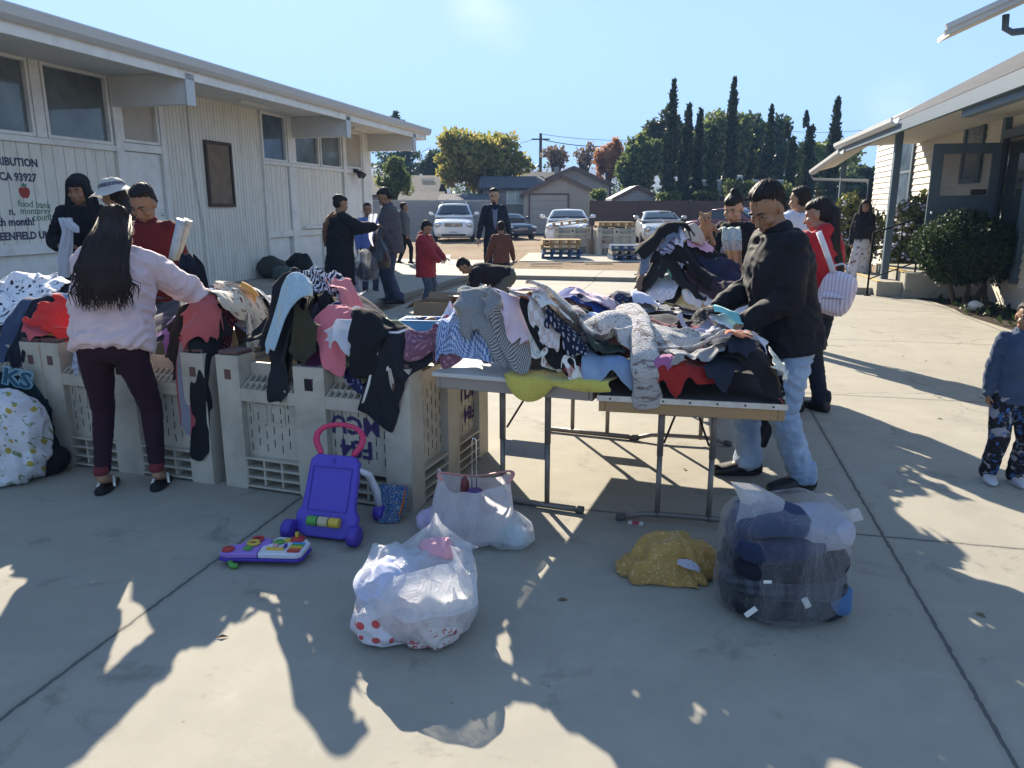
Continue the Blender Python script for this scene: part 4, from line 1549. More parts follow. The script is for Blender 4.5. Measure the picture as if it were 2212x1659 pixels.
def crate_at(front_right, rz):
 """centre of a crate from its front right corner"""
 x, y = front_right[:2]
 c, s = math.cos(rz), math.sin(rz)
 lx, ly = -BW / 2, BD / 2
 return (x + lx * c - ly * s, y + lx * s + ly * c, 0)
CR = []
fr = gr(893, 1108)
CR.append((crate_at(fr, RZ_C), RZ_C))
fr2 = gr(463, 1047)
CR.append((crate_at(fr2, R(-18)), R(-18)))
c, s = math.cos(R(-18)), math.sin(R(-18))
fr3 = (fr2[0] - 1.215 * c + .03, fr2[1] - 1.215 * s - .02)
CR.append((crate_at(fr3, R(-17.5)), R(-17.5)))
mk = [('MCU', .25, .475, .135, m_purple, 'front'), ('F84', .25, .345, .135, m_purple, 'front'), ('MCU', .32, .50, .12, m_purple, 'side'), ('F84', .32, .36, .12, m_purple, 'side')]
G_CR = 'grey vented produce crates heaped with clothes'
crate('grey vented crate with purple spray letters, behind the purple push toy', *CR[0], mk, G_CR)
crate('grey vented crate behind the woman in the pink sweatshirt', *CR[1], None, G_CR)
crate('grey vented crate at the far left behind the floral sheet', *CR[2], None, G_CR)
# ---- tables
m_top = paint('table_laminate', (.55, .53, .50), .4, .05, 3, .03)
m_topd = paint('worn_dark_tabletop', (.10, .095, .095), .5, .3, 4, .1, 30)
m_wood = paint('raw_wood_edge', (.36, .22, .10), .6, .25, 3, .15, 40)
m_alu = paint('aluminium_edge', (.55, .54, .50), .4, .15, 20, .1, 60, metal=.3, dirt=(.25, .2, .16), dscale=18, damt=.6)
m_tleg = paint('table_leg_steel', (.20, .175, .155), .42, .12, 4, 0, metal=.3)
m_cap = paint('rubber_cap', (.10, .09, .085), .7, .1)
m_whitetop = paint('white_table_top', (.72, .72, .70), .5, .05, 3)
TABS = []
def table(label, fl, fr, length, z, kind):
 fl, fr = np.array(fl[:2]), np.array(fr[:2])
 w = np.linalg.norm(fr - fl)
 ax = (fr - fl) / w
 ay = np.array((-ax[1], ax[0]))
 c = (fl + fr) / 2 + ay * length / 2
 rz = math.atan2(ax[1], ax[0])
 T = thing('folding_table', label, 'table', (c[0], c[1], 0), rz)
 TABS.append((c, rz, w, length, z))
 m = MB()
 if kind == 'laminate':
  m.box((0, 0, z - .0125), (w, length, .025))
  m.build('tabletop', m_top, T, bevel=.006)
  m = MB()
  for sx in (-1, 1):
   m.box((sx * (w / 2 - .025), 0, z - .0555), (.02, length - .04, .06))
  for sy in (-1, 1):
   m.box((0, sy * (length / 2 - .03), z - .0555), (w - .072, .02, .06))
  m.build('apron', m_steel, T, bevel=.004)
 elif kind == 'wood':
  m.box((0, 0, z - .01), (w - .012, length - .012, .02))
  m.build('tabletop', m_topd, T)
  m = MB()
  for sx in (-1, 1):
   m.box((sx * (w / 2 - .003), 0, z - .008), (.008, length, .026))
  for sy in (-1, 1):
   m.box((0, sy * (length / 2 - .003), z - .008), (w - .016, .008, .026))
  m.build('metal_edge', m_alu, T)
  m = MB()
  for k in range(7):
   m.tube([(-w / 2 + (k + .5) * w / 7, -length / 2 - .0012, z - .008), (-w / 2 + (k + .5) * w / 7, -length / 2 - .004, z - .008)], .005, 8)
  m.build('edge_screws', m_darkwood, T)
  m = MB()
  for sx in (-1, 1):
   m.box((sx * (w / 2 - .022), 0, z - .0475), (.03, length - .02, .053))
  for sy in (-1, 1):
   m.box((0, sy * (length / 2 - .022), z - .0475), (w - .076, .03, .053))
  m.build('apron', m_wood, T, bevel=.003)
 else:
  m.box((0, 0, z - .025), (w, length, .05))
  m.build('tabletop', m_whitetop, T, bevel=.012)
 for sy in (-1, 1):
  y = sy * (length / 2 - .22)
  for sx in (-1, 1):
   m = MB()
   x = sx * .125
   m.tube([(x, y, .035), (x, y, .36)], .014, 10)
   m.tube([(x, y, .36), (x, y, z - .04)], .0165, 10)
   m.build('leg', m_tleg, T, smooth=True)
  m = MB()
  if kind == 'wood':
   m.tube([(-.33, y, .012), (-.2, y, .045), (-.12, y, .05), (.12, y, .05), (.2, y, .045), (.33, y, .012)], .0145, 10)
  else:
   m.tube([(-.30, y, .02), (.30, y, .02)], .0165, 10)
  fo = m.build('foot_bar', m_tleg if kind != 'white' else m_blacksteel, T, smooth=True)
  for sx in (-1, 1):
   q = MB()
   q.tube([(sx * .285, y, .02 if kind != 'wood' else .024), (sx * .325, y, .02 if kind != 'wood' else .014)], .02, 10)
   q.build('foot_cap', m_cap, fo, smooth=True)
  m = MB()
  if kind == 'laminate':
   m.box((0, y, .315), (.222, .012, .09))
   for k in (-1, 0, 1):
    m.tube([(k * .075, y - .006, .30), (k * .075, y - .012, .30)], .011, 10)
  else:
   m.box((0, y, z - .12), (.22, .01, .03))
  m.build('cross_plate', m_steel, T, bevel=.002)
  m = MB()
  for sx in (-1, 1):
   m.tube([(sx * .108, y - sy * .02, .42), (sx * .04, y - sy * .24, z - .14)], .006, 6)
   m.tube([(sx * .04, y - sy * .24, z - .14), (sx * .04, y - sy * .3, z - .04)], .008, 6)
  m.box((0, y - sy * .24, z - .15), (.12, .03, .025))
  m.build('folding_brace', m_darkwood, T)
 return T
TZ = .745
table('laminate folding table with grey steel frame beside the crates', gr(932, 803, TZ), gr(1286, 832, TZ), 1.80, TZ, 'laminate')
table('wood-edged folding table with metal rim in front of the man in black', gr(1290, 856, .70), gr(1702, 877, .70), 1.83, .70, 'wood')
c3 = (1.55, 6.55)
ca_, sa_ = math.cos(R(-13)), math.sin(R(-13))
table('folding table under the tall heap of dark clothes', (c3[0] - .45 * ca_ + .92 * sa_, c3[1] - .45 * sa_ - .92 * ca_), (c3[0] + .45 * ca_ + .92 * sa_, c3[1] + .45 * sa_ - .92 * ca_), 1.84, .74, 'laminate')
q0, q1 = gr(1376, 553, .76), gr(1470, 556, .76)
table('white topped folding table behind the heap of dark clothes', q0, q1, 1.7, .76, 'white')
# ---- height map of everything the clothes lie on
HX0, HX1, HY0, HY1, HR = -4.8, 3.0, 2.6, 12.4, .02
hnx, hny = int((HX1 - HX0) / HR), int((HY1 - HY0) / HR)
gx, gy = np.meshgrid(HX0 + HR * (np.arange(hnx) + .5), HY0 + HR * (np.arange(hny) + .5), indexing='ij')
HF = np.zeros((hnx, hny))
def inrect(c, rz, w, l, inset=0.0):
 dx, dy = gx - c[0], gy - c[1]
 a, b = math.cos(rz), math.sin(rz)
 lx, ly = dx * a + dy * b, -dx * b + dy * a
 return (np.abs(lx) < w / 2 - inset) & (np.abs(ly) < l / 2 - inset), lx, ly
SUP_C = np.zeros_like(HF, bool)
for c, rz in CR:
 msk, lx, ly = inrect(c, rz, BW, BD)
 HF[msk] = .60
 HF[msk & (np.abs(lx) > BW / 2 - .15)] = .74
 HF[msk & (np.abs(lx) > BW / 2 - .15) & (np.abs(ly) > BD / 2 - .15)] = .79
 HF[msk & (np.abs(lx) < .1)] = .735
 SUP_C |= inrect(c, rz, BW, BD, .13)[0]
SUP_T = np.zeros_like(HF, bool)
SUP_B = np.zeros_like(HF, bool)
for i, (c, rz, w, l, z) in enumerate(TABS):
 msk, lx, ly = inrect(c, rz, w, l)
 HF[msk] = np.maximum(HF[msk], z)
 if i < 2:
  SUP_T |= inrect(c, rz, w + .04, l, .05)[0]
 else:
  SUP_B |= inrect(c, rz, w, l, .06)[0]
DOME_C = [(0, 622, 5.45), (90, 620, 5.35), (165, 640, 5.1), (300, 650, 5.0), (440, 640, 4.95), (520, 655, 4.75), (600, 652, 4.7), (690, 625, 4.7), (740, 680, 4.4), (820, 740, 4.2), (890, 745, 4.2)]
DOME_T = [(960, 735, 3.95), (1040, 705, 4.05), (1100, 676, 4.35), (1060, 765, 3.7), (1200, 655, 4.55), (1190, 765, 3.75), (1300, 700, 4.3), (1400, 684, 4.5), (1480, 712, 4.3), (1540, 705, 4.7), (1600, 730, 4.3), (1540, 780, 3.85), (1625, 742, 4.0), (1575, 768, 3.78), (1480, 775, 3.75), (1635, 765, 3.82), (1300, 645, 5.2), (1420, 655, 5.3), (1520, 655, 5.35), (1580, 680, 5.0), (1320, 780, 3.75)]
DOME_B = [(1440, 580, 6.2), (1480, 522, 6.7), (1540, 566, 6.5), (1560, 625, 5.95), (1470, 620, 6.0), (1415, 590, 6.5), (1510, 545, 7.0)]
def domes(lst, sup, base, r):
 H = np.zeros_like(HF)
 for px, py, Y in lst:
  x, y, z = at(px, py, Y)
  d2 = ((gx - x) / r) ** 2 + ((gy - y) / (r * 1.15)) ** 2
  H = np.maximum(H, np.where(d2 < 1, base + (z - base) * np.maximum(0, 1 - d2) ** .75, 0))
 H = H + np.where(H > .1, .02, 0) + .03 * fbm(np.stack((gx * 5, gy * 5, gx * 0), -1), 3)
 low = base + .09 + .035 * fbm(np.stack((gx * 4 + 9, gy * 4, gx * 0), -1), 2)
 H = np.maximum(H, low)
 H[~sup] = 0
 return H
MND = [domes(DOME_C, SUP_C, .70, .52), domes(DOME_T, SUP_T, .74, .50), domes(DOME_B, SUP_B, .74, .55)]
m_heap = cloth('dark_mixed_clothes', (.035, .036, .045), 'blot', (.10, .09, .11), (.02, .02, .03), .6, coord='Object')
for k, (Mh, lab) in enumerate(zip(MND, ('dark mixed clothes heaped inside the row of crates', 'mixed clothes layered under the top garments on the two front tables', 'dark clothes piled high on the table behind'))):
 HF = np.maximum(HF, Mh)
 st = 2
 sub = Mh[::st, ::st]
 ok = sub > 0.1
 idx = -np.ones(sub.shape, int)
 idx[ok] = np.arange(ok.sum())
 V = np.stack((gx[::st, ::st][ok], gy[::st, ::st][ok], sub[ok] - .025), 1)
 a, b, c_, d = idx[:-1, :-1], idx[1:, :-1], idx[1:, 1:], idx[:-1, 1:]
 kk = (a >= 0) & (b >= 0) & (c_ >= 0) & (d >= 0)
 m = MB()
 m.add(V, np.stack((a[kk], b[kk], c_[kk], d[kk]), 1).tolist())
 o = m.build('heaped_clothes', m_heap, smooth=True)
 tag(o, lab, 'clothes', kind='stuff')
# ---------------------------------------------------------------- garments: each one a sheet draped over what lies beneath it
HB = HF > .5
def hf_at(x, y, F=None):
 F = HF if F is None else F
 fx = np.clip((x - HX0) / HR - .5, 0, hnx - 1.001)
 fy = np.clip((y - HY0) / HR - .5, 0, hny - 1.001)
 i, j = fx.astype(int), fy.astype(int)
 a, b = fx - i, fy - j
 return F[i, j] * (1 - a) * (1 - b) + F[i + 1, j] * a * (1 - b) + F[i, j + 1] * (1 - a) * b + F[i + 1, j + 1] * a * b
def hit(px, py, lo=.42):
 for k in range(14):
  p = hit0(px, py + 7 * k)
  if p[2] > lo:
   return p
 return p
def hit0(px, py):
 d = ray(px, py)
 d = d / np.linalg.norm(d)
 for t in np.arange(2.5, 13, .01):
  p = np.array((0, 0, CAM_H)) + d * t
  if HX0 < p[0] < HX1 and HY0 < p[1] < HY1 and p[2] < hf_at(np.array([p[0]]), np.array([p[1]]))[0] + .005:
   return p
 return np.array(gr(px, py))
def gmask(shape, w, h, s):
 nu, nv = max(4, int(round(w / s)) + 1), max(4, int(round(h / s)) + 1)
 u, v = np.meshgrid(np.linspace(0, 1, nu), np.linspace(0, 1, nv), indexing='ij')
 M = np.ones((nu, nv), bool)
 if shape == 'shirt':  # sleeves out to the sides near the top
  M = ((u > .27) & (u < .73)) | ((v > .62) & (v < .97))
  M &= ~((np.abs(u - .5) < .08) & (v > .93))
  M &= ~((np.abs(u - .5) > .3) & (v > 1.17 - np.abs(u - .5) * .5))
 elif shape == 'pants':
  M = (v > .68) | ((u < .44) | (u > .56))
 elif shape == 'leg':
  M = (np.abs(u - .5) < .32 + .2 * v)
 elif shape == 'round':
  M = ((u - .5) ** 2 + (v - .5) ** 2) < .25 + .02 * np.sin(9 * np.arctan2(v - .5, u - .5))
 elif shape == 'ragged':
  M = (np.abs(u - .5) < .44 + .06 * np.sin(v * 17)) & (np.abs(v - .5) < .44 + .06 * np.sin(u * 14))
 return M
def drape(M, s, P, steps=80, th=.008, bend=.25, fr=.75, crump=True):
 nu, nv = M.shape
 prev = P.copy()
 m3 = M[..., None].astype(float)
 def sl(du, dv, par):
  out = []
  A = [slice(None), slice(None)]
  B = [slice(None), slice(None)]
  for ax, d in ((0, du), (1, dv)):
   if d > 0:
    A[ax] = slice(0, -d)
    B[ax] = slice(d, None)
   elif d < 0:
    A[ax] = slice(-d, None)
    B[ax] = slice(0, d)
  return tuple(A), tuple(B)
 cons = [(sl(1, 0, 0), s, 1.0, 1.0), (sl(0, 1, 0), s, 1.0, 1.0), (sl(1, 1, 0), s * 1.414, .6, .35), (sl(1, -1, 0), s * 1.414, .6, .35), (sl(2, 0, 0), 2 * s, .5, bend), (sl(0, 2, 0), 2 * s, .5, bend)]
 # the crumpled start shape sets the cloth's own lengths, so its folds survive
 if crump:
  cons = [((a, b), np.sqrt(((P[b] - P[a]) ** 2).sum(-1, keepdims=True)), ks, kc) for (a, b), L0, ks, kc in cons]
  cons = [(ab, L0, ks, max(kc, .55)) for ab, L0, ks, kc in cons]
 W = []
 cnt = np.zeros((nu, nv, 1))
 for (a, b), L0, ks, kc in cons:
  w = m3[a] * m3[b]
  W.append(w)
  cnt[a] += w * max(ks, kc)
  cnt[b] += w * max(ks, kc)
 cnt = np.maximum(cnt, 1)
 for it in range(steps):
  v = (P - prev) * .93
  v = np.clip(v, -.04, .04)
  prev = P.copy()
  P = P + v
  P[..., 2] -= .0032
  for k in range(7):
   D = np.zeros_like(P)
   for ((a, b), L0, ks, kc), w in zip(cons, W):
    d = P[b] - P[a]
    L = np.sqrt((d * d).sum(-1, keepdims=True)) + 1e-9
    e = (L - L0)
    c = d / L * e * np.where(e > 0, ks, kc) * w * .5
    D[a] += c
    D[b] -= c
   P = P + D / cnt * 2.6
  hz = hf_at(P[..., 0], P[..., 1]) + th
  pen = hz - P[..., 2]
  deep = pen > .055
  P[..., 0] = np.where(deep, prev[..., 0], P[..., 0])
  P[..., 1] = np.where(deep, prev[..., 1], P[..., 1])
  hz = hf_at(P[..., 0], P[..., 1]) + th
  pen = hz - P[..., 2]
  con = pen > 0
  P[..., 2] = np.where(con, P[..., 2] + np.minimum(pen, .05), P[..., 2])
  for q in (0, 1):
   P[..., q] = np.where(con, prev[..., q] + (P[..., q] - prev[..., q]) * (1 - fr), P[..., q])
  P[..., 2] = np.maximum(P[..., 2], .006)
 return P
def settle(P, M, add=.008):
 """later garments lie on top of this one"""
 Q = P
 for ax in (0, 1):
  mid = (Q.take(range(1, Q.shape[ax]), ax) + Q.take(range(0, Q.shape[ax] - 1), ax)) / 2
  n = Q.shape[ax]
  sh = list(Q.shape)
  sh[ax] = 2 * n - 1
  R_ = np.zeros(sh)
  i0 = [slice(None)] * 3
  i1 = [slice(None)] * 3
  i0[ax] = slice(0, None, 2)
  i1[ax] = slice(1, None, 2)
  R_[tuple(i0)] = Q
  R_[tuple(i1)] = mid
  Q = R_
 MM = np.repeat(np.repeat(M, 2, 0), 2, 1)[:Q.shape[0], :Q.shape[1]]
 p = Q[MM]
 i = ((p[:, 0] - HX0) / HR).astype(int)
 j = ((p[:, 1] - HY0) / HR).astype(int)
 for a in (-1, 0, 1):
  for b in (-1, 0, 1):
   ii, jj = np.clip(i + a, 0, hnx - 1), np.clip(j + b, 0, hny - 1)
   np.maximum.at(HF, (ii, jj), np.where(HB[ii, jj], p[:, 2] + add - (.004 if a or b else 0), 0))
def soft_hf():
 """the heap's surface with small hollows filled, support only"""
 A, B = HF * HB, HB.astype(float)
 for _ in range(2):
  for ax in (0, 1):
   for q in (0, 1):
    X_ = (A, B)[q]
    c_ = np.cumsum(np.concatenate((np.zeros_like(X_.take(range(4), ax)), X_, np.zeros_like(X_.take(range(3), ax))), ax), ax)
    Y_ = (c_.take(range(7, c_.shape[ax]), ax) - c_.take(range(0, c_.shape[ax] - 7), ax)) / 7
    Y_ = Y_ if Y_.shape == X_.shape else Y_.take(range(X_.shape[ax]), ax)
    if q == 0:
     A = Y_
    else:
     B = Y_
 return np.where(B > 1e-3, A / np.maximum(B, 1e-3) - .10 * (1 - B) * ~HB, HF)
GAR = {}
def garment(name, label, px, py, w, h, mat, shape='ragged', rot=0, k=.72, s=.028, thick=.005, cat=None, amp=.05, dxy=(0, 0), group=None, steps=None, kx=None, pos=None, save=None, bend=.25, add=.005, fr=None, zlift=.02, over=.02):
 M = gmask(shape, w, h, s)
 nu, nv = M.shape
 c = hit(px, py) if pos is None else np.array(pos, float)
 hang = k > .86
 if steps is None:
  steps = 70 if hang else 9
 if not hang and over is not None:
  for _ in range(12):
   if hf_at(np.array([c[0]]), np.array([c[1] - .06]))[0] < .5:
    c = c + np.array((0, .02, 0))
  c[2] = max(c[2], hf_at(c[:1], c[1:2])[0])
 U, V = np.meshgrid((np.arange(nu) - (nu - 1) / 2) * s, (np.arange(nv) - (nv - 1) / 2) * s, indexing='ij')
 sd = rnd.random() * 50
 fa = rnd.random() * 3.14
 fu, fv = U * math.cos(fa) + V * math.sin(fa), -U * math.sin(fa) + V * math.cos(fa)
 fq = .55 if thick > .01 else 1.0
 q = np.stack((fu * 4.2 * fq + sd, fv * 8.5 * fq, U * 0), -1)
 wq = np.stack((vnoise(q * .5 + 3), vnoise(q * .5 + 13), U * 0), -1)
 kx = k if kx is None else kx
 f1 = 1 - 2 * np.abs(vnoise(q + wq * 1.2))
 f2 = 1 - 2 * np.abs(vnoise(q * 2.1 + wq * 2 + 40))
 big = vnoise(np.stack((U * 2.6 + sd, V * 2.6, U * 0 + 9), -1))
 sw = .030 if not hang else .008
 lx = U * kx + sw * vnoise(q * .8 + 60)
 ly = V * k + sw * vnoise(q * .8 + 77)
 a = R(rot)
 P = np.zeros((nu, nv, 3))
 P[..., 0] = c[0] + dxy[0] + lx * math.cos(a) - ly * math.sin(a)
 P[..., 1] = c[1] + dxy[1] + lx * math.sin(a) + ly * math.cos(a)
 if not hang and over is not None:
  # gather what would hang free back over the support
  for _ in range(40):
   hv = hf_at(P[..., 0], P[..., 1] + over)
   bad = (hv < .5)[..., None]
   P[..., :2] = np.where(bad, P[..., :2] + (c[:2] - P[..., :2]) * .14, P[..., :2])
 fold = amp * (1.1 * (f1 + .55 * f2 + .35) + .9 * (big + .5)) * (.25 if hang else 1)
 if shape == 'round':
  r2 = (2 * U / w) ** 2 + (2 * V / h) ** 2
  fold = amp * 1.8 * np.sqrt(np.maximum(0, 1 - r2)) * (1 + .35 * big) + .012 * f1
 if hang or over is None:
  P[..., 2] = np.maximum(hf_at(P[..., 0], P[..., 1]), c[2] - .25) + zlift + np.maximum(fold, -.01)
 else:
  h0 = hf_at(P[..., 0], P[..., 1])
  P[..., 2] = np.maximum(hf_at(P[..., 0], P[..., 1], soft_hf()) + 1.05 * fold, h0 + .006 + .2 * np.maximum(fold, 0))
 if not hang and over is None:
  # settle the start onto the ground beneath it at the rim
  ed = np.minimum(np.minimum(np.arange(nu)[:, None], nu - 1 - np.arange(nu)[:, None]), np.minimum(np.arange(nv)[None], nv - 1 - np.arange(nv)[None]))
  P[..., 2] -= zlift * .8 * (ed == 0)
 P = drape(M, s, P, steps, .004 + thick / 2, bend, (.97 if hang else .998) if fr is None else fr, not hang)
 # relax jagged folds a little
 for _ in range(1):
  L = np.zeros_like(P)
  n = np.zeros((nu, nv, 1))
  mm = M[..., None].astype(float)
  for ax in (0, 1):
   for sgn in (1, -1):
    r = np.roll(P, sgn, ax)
    rm = np.roll(mm, sgn, ax)
    e = [slice(None)] * 3
    e[ax] = 0 if sgn == 1 else -1
    rm = rm.copy()
    rm[tuple(e)] = 0
    L += r * rm
    n += rm
  P = P * .75 + .25 * (L + P * 1e-6) / (n + 1e-6)
 wr = np.stack((fu * 9 + sd, fv * 26, U * 0), -1)
 P[..., 2] += (.006 if thick < .012 else .003) * (1 - 2 * np.abs(vnoise(wr + wq * 1.5)))
 settle(P, M, add + thick * .5)
 idx = -np.ones(M.shape, int)
 idx[M] = np.arange(M.sum())
 A, B, C, D = idx[:-1, :-1], idx[1:, :-1], idx[1:, 1:], idx[:-1, 1:]
 ok = (A >= 0) & (B >= 0) & (C >= 0) & (D >= 0)
 m = MB()
 base = np.array((c[0], c[1], 0))
 m.add(P[M] - base, np.stack((A[ok], B[ok], C[ok], D[ok]), 1).tolist(), np.stack((U[M] + sd, V[M] + sd * .3), 1))
 o = m.build(name, mat, smooth=True)
 o.location = tuple(base)
 so = o.modifiers.new('thickness', 'SOLIDIFY')
 so.thickness = thick
 so.offset = 0
 sb = o.modifiers.new('smooth', 'SUBSURF')
 sb.levels = sb.render_levels = 2
 tag(o, label, cat or name, group)
 if save:
  GAR[save] = (P, M, s, o, base)
 return o
def decal(save, vs, fs, u0, v0, sc, rot, mat, name='lettering', off=.006):
 """lettering printed on a garment, following its folds"""
 P, M, s, o, base = GAR[save]
 nu, nv = M.shape
 a = R(rot)
 u = u0 + sc * (vs[:, 0] * math.cos(a) - vs[:, 1] * math.sin(a))
 v = v0 + sc * (vs[:, 0] * math.sin(a) + vs[:, 1] * math.cos(a))
 fu = np.clip(u / s + (nu - 1) / 2, 0, nu - 1.01)
 fv = np.clip(v / s + (nv - 1) / 2, 0, nv - 1.01)
 i, j = fu.astype(int), fv.astype(int)
 x, y = (fu - i)[:, None], (fv - j)[:, None]
 p = P[i, j] * (1 - x) * (1 - y) + P[i + 1, j] * x * (1 - y) + P[i, j + 1] * (1 - x) * y + P[i + 1, j + 1] * x * y
 n = np.cross(P[i + 1, j] - P[i, j], P[i, j + 1] - P[i, j])
 n /= np.linalg.norm(n, axis=1)[:, None] + 1e-9
 n *= np.sign(n[:, 2:3] + .3 * -n[:, 1:2] + 1e-6)
 m = MB()
 m.add(p + n * off - base, fs)
 m.build(name, mat, o)
def fab(c, kind='plain', **kw):
 fab.i += 1
 return cloth('fabric_%s_%d' % (kind, fab.i), c, kind, **kw)
fab.i = 0
W_ = (.72, .72, .74)
m_blackc = fab((.014, .014, .016))
m_blackc2 = fab((.020, .021, .025))
m_navyc = fab((.018, .022, .045))
m_navyd = fab((.012, .014, .024))
m_whitec = fab((.70, .71, .76), trans=.25)
m_sherpa = fab((.62, .57, .53), 'blot', c2=(.16, .12, .11), c3=(.26, .18, .13), sc=1.3, lv=-.015, fuzz=1.0, weave=False, sheen=.6)
G1, G2, G3 = 'clothes heaped in the crates', 'clothes heaped on the front tables', 'dark clothes heaped on the rear table'
# --- garments lower in the heaps, partly covered by those above
FILL = [
 ('shirt', 'turquoise shirt showing at the back edge of the far left heap', 20, 600, .5, .4, (.08, .32, .36), 'plain', None, G1),
 ('trousers', 'charcoal trousers behind the pink sweatshirt woman', 290, 640, .6, .5, (.04, .042, .048), 'plain', None, G1),
 ('blouse', 'violet blouse below the lavender one', 400, 690, .5, .4, (.16, .08, .26), 'plain', None, G1),
 ('shirt', 'khaki shirt with dark check under the zebra skirt', 570, 710, .5, .4, (.26, .24, .16), 'plaid', (.08, .08, .06), G1),
 ('skirt', 'brown skirt under the left of the black hoodie', 540, 720, .4, .4, (.13, .07, .05), 'plain', None, G1),
 ('shirt', 'steel blue shirt beneath the navy bandana shawl', 800, 715, .5, .4, (.14, .2, .3), 'plain', None, G1),
 ('sweater', 'plum sweater under the pink cotton top', 700, 740, .5, .35, (.12, .03, .09), 'plain', None, G1),
 ('blouse', 'cream blouse at the right crate end near the table corner', 880, 745, .45, .3, (.5, .46, .4), 'floral', (.25, .1, .1), G1),
 ('shirt', 'bottle green shirt under the dark white-flowered blouse', 1100, 668, .6, .5, (.03, .10, .06), 'plain', None, G2),
 ('trousers', 'beige trousers under the arched pyjama top', 1030, 715, .6, .4, (.36, .29, .2), 'plain', None, G2),
 ('top', 'hot pink top under the dark navy t-shirt', 1270, 700, .4, .3, (.5, .08, .22), 'plain', None, G2),
 ('shirt', 'sky blue striped shirt beneath the sherpa jacket', 1330, 690, .7, .5, (.3, .42, .6), 'stripes', (.6, .62, .68), G2),
 ('sweater', 'wine red sweater under the lavender grey windbreaker', 1500, 720, .6, .5, (.14, .02, .035), 'plain', None, G2),
 ('blouse', 'white blouse with blue flowers left of the black lace blouse', 1450, 668, .6, .4, (.58, .58, .6), 'floral', (.1, .14, .36), G2),
 ('trousers', 'grey trousers behind the cap of mint teal', 1400, 655, .7, .4, (.2, .2, .21), 'plain', None, G2),
 ('shirt', 'lilac shirt behind the white long-sleeved shirt', 1580, 665, .5, .4, (.42, .34, .55), 'plain', None, G2),
 ('sweater', 'cobalt sweater at the right edge under the cream flowered blouse', 1640, 735, .4, .35, (.03, .07, .25), 'plain', None, G2),
 ('shirt', 'pale yellow shirt in front of the dark heap', 1480, 640, .6, .4, (.6, .54, .32), 'plain', None, G2),
 ('blouse', 'coral checked blouse between royal blue and navy clothes', 1240, 650, .6, .4, (.5, .22, .16), 'check', (.62, .5, .44), G2),
 ('jacket', 'dark olive jacket under the rust orange sweater', 1180, 690, .6, .5, (.05, .055, .035), 'plain', None, G2),
 ('trousers', 'black corduroy trousers at the left foot of the dark heap', 1425, 620, .6, .4, (.018, .018, .02), 'plain', None, G3),
 ('shirt', 'purple shirt low on the right of the dark heap', 1585, 610, .5, .4, (.09, .05, .16), 'plain', None, G3),
 ('jacket', 'slate jacket below the crest of the dark heap', 1500, 560, .8, .6, (.045, .05, .065), 'plain', None, G3),
]
for nm, lab, px, py, w, h, c, kd, c2, gr_ in FILL:
 garment(nm, lab, px, py, w, h, fab(c, kd, **({'c2': c2} if c2 else {})), 'ragged', rnd.uniform(-60, 60), .75, group=gr_, amp=.04, add=.006)
# --- left crates
garment('trousers', 'black cotton trousers folded along the back of the far left heap', 95, 612, .8, .34, m_blackc2, 'ragged', -22, .8, group=G1)
garment('tablecloth', 'white cloth with black flower print spilling over the far left heap', 35, 645, .75, .8, fab((.72, .72, .74), 'floral', c2=(.03, .03, .05), c3=(.2, .22, .3), sc=1.3), 'rect', 10, .7, group=G1)
garment('shirt', 'white flowered shirt with frayed cream edge by the far left heap', 118, 660, .45, .4, fab((.66, .64, .6), 'floral', c2=(.12, .03, .06), sc=1.0), 'ragged', 40, .7, group=G1)
garment('jeans', 'dark blue jeans folded in the far left heap', 55, 690, .5, .4, fab((.035, .05, .10), 'denim', c2=(.06, .085, .15)), 'rect', -10, .7, group=G1)
garment('denim_shirt', 'pale blue denim shirt beside the bright red sweater', 150, 668, .45, .35, fab((.12, .18, .28), 'denim', c2=(.2, .28, .4)), 'rect', 25, .7, group=G1)
garment('sweater', 'dark navy sweater sleeve lying over the far left crate rim', 75, 705, .5, .25, m_navyd, 'rect', 35, .75, group=G1)
garment('scarf', 'pink and orange scarf tucked under the navy sleeve', 80, 728, .34, .2, fab((.5, .10, .12), 'blot', c2=(.55, .25, .05), sc=.6), 'ragged', 20, .7, group=G1)
garment('sweater', 'bright red sweater left of the pink sweatshirt woman', 150, 715, .6, .5, fab((.55, .03, .025)), 'ragged', -15, .68, group=G1)
garment('plaid_shirt', 'grey-blue plaid shirt dangling onto the crate grille', 205, 745, .36, .42, fab((.2, .22, .28), 'plaid', c2=(.42, .44, .5), sc=1.5), 'ragged', 8, .72, group=G1)
garment('blouse', 'pale lavender blouse at the right hand of the pink sweatshirt woman', 425, 655, .5, .4, fab((.5, .5, .68)), 'ragged', 0, .7, group=G1)
garment('shirt', 'light blue shirt with white dots near the coral cloth', 500, 640, .5, .45, fab((.32, .40, .66), 'dots', c2=W_, sc=1.4), 'ragged', 30, .68, group=G1)
garment('cardigan', 'peach thin cardigan over the dotted blue shirt', 505, 622, .5, .22, fab((.60, .42, .38)), 'ragged', -20, .7, group=G1)
garment('blouse', 'dark maroon dotted blouse under the coral cloth', 455, 702, .45, .4, fab((.06, .015, .02), 'dots', c2=(.35, .1, .1), sc=2.0), 'ragged', 0, .7, group=G1)
garment('sweater', 'black sweater bunched between the two right crates', 420, 720, .6, .45, m_blackc, 'ragged', 10, .65, group=G1)
garment('sleeve_shirt', 'grey and red striped sleeve hanging down the crate front', 388, 765, .16, .62, fab((.2, .2, .24), 'stripes', c2=(.3, .06, .07), sc=.35), 'leg', -12, .9, group=G1, dxy=(.0, -.12), cat='shirt')
garment('trousers', 'black trousers hanging over the crate edge behind the pink sweatshirt woman', 415, 760, .24, .80, m_blackc, 'leg', -14, .92, group=G1, dxy=(.03, -.14))
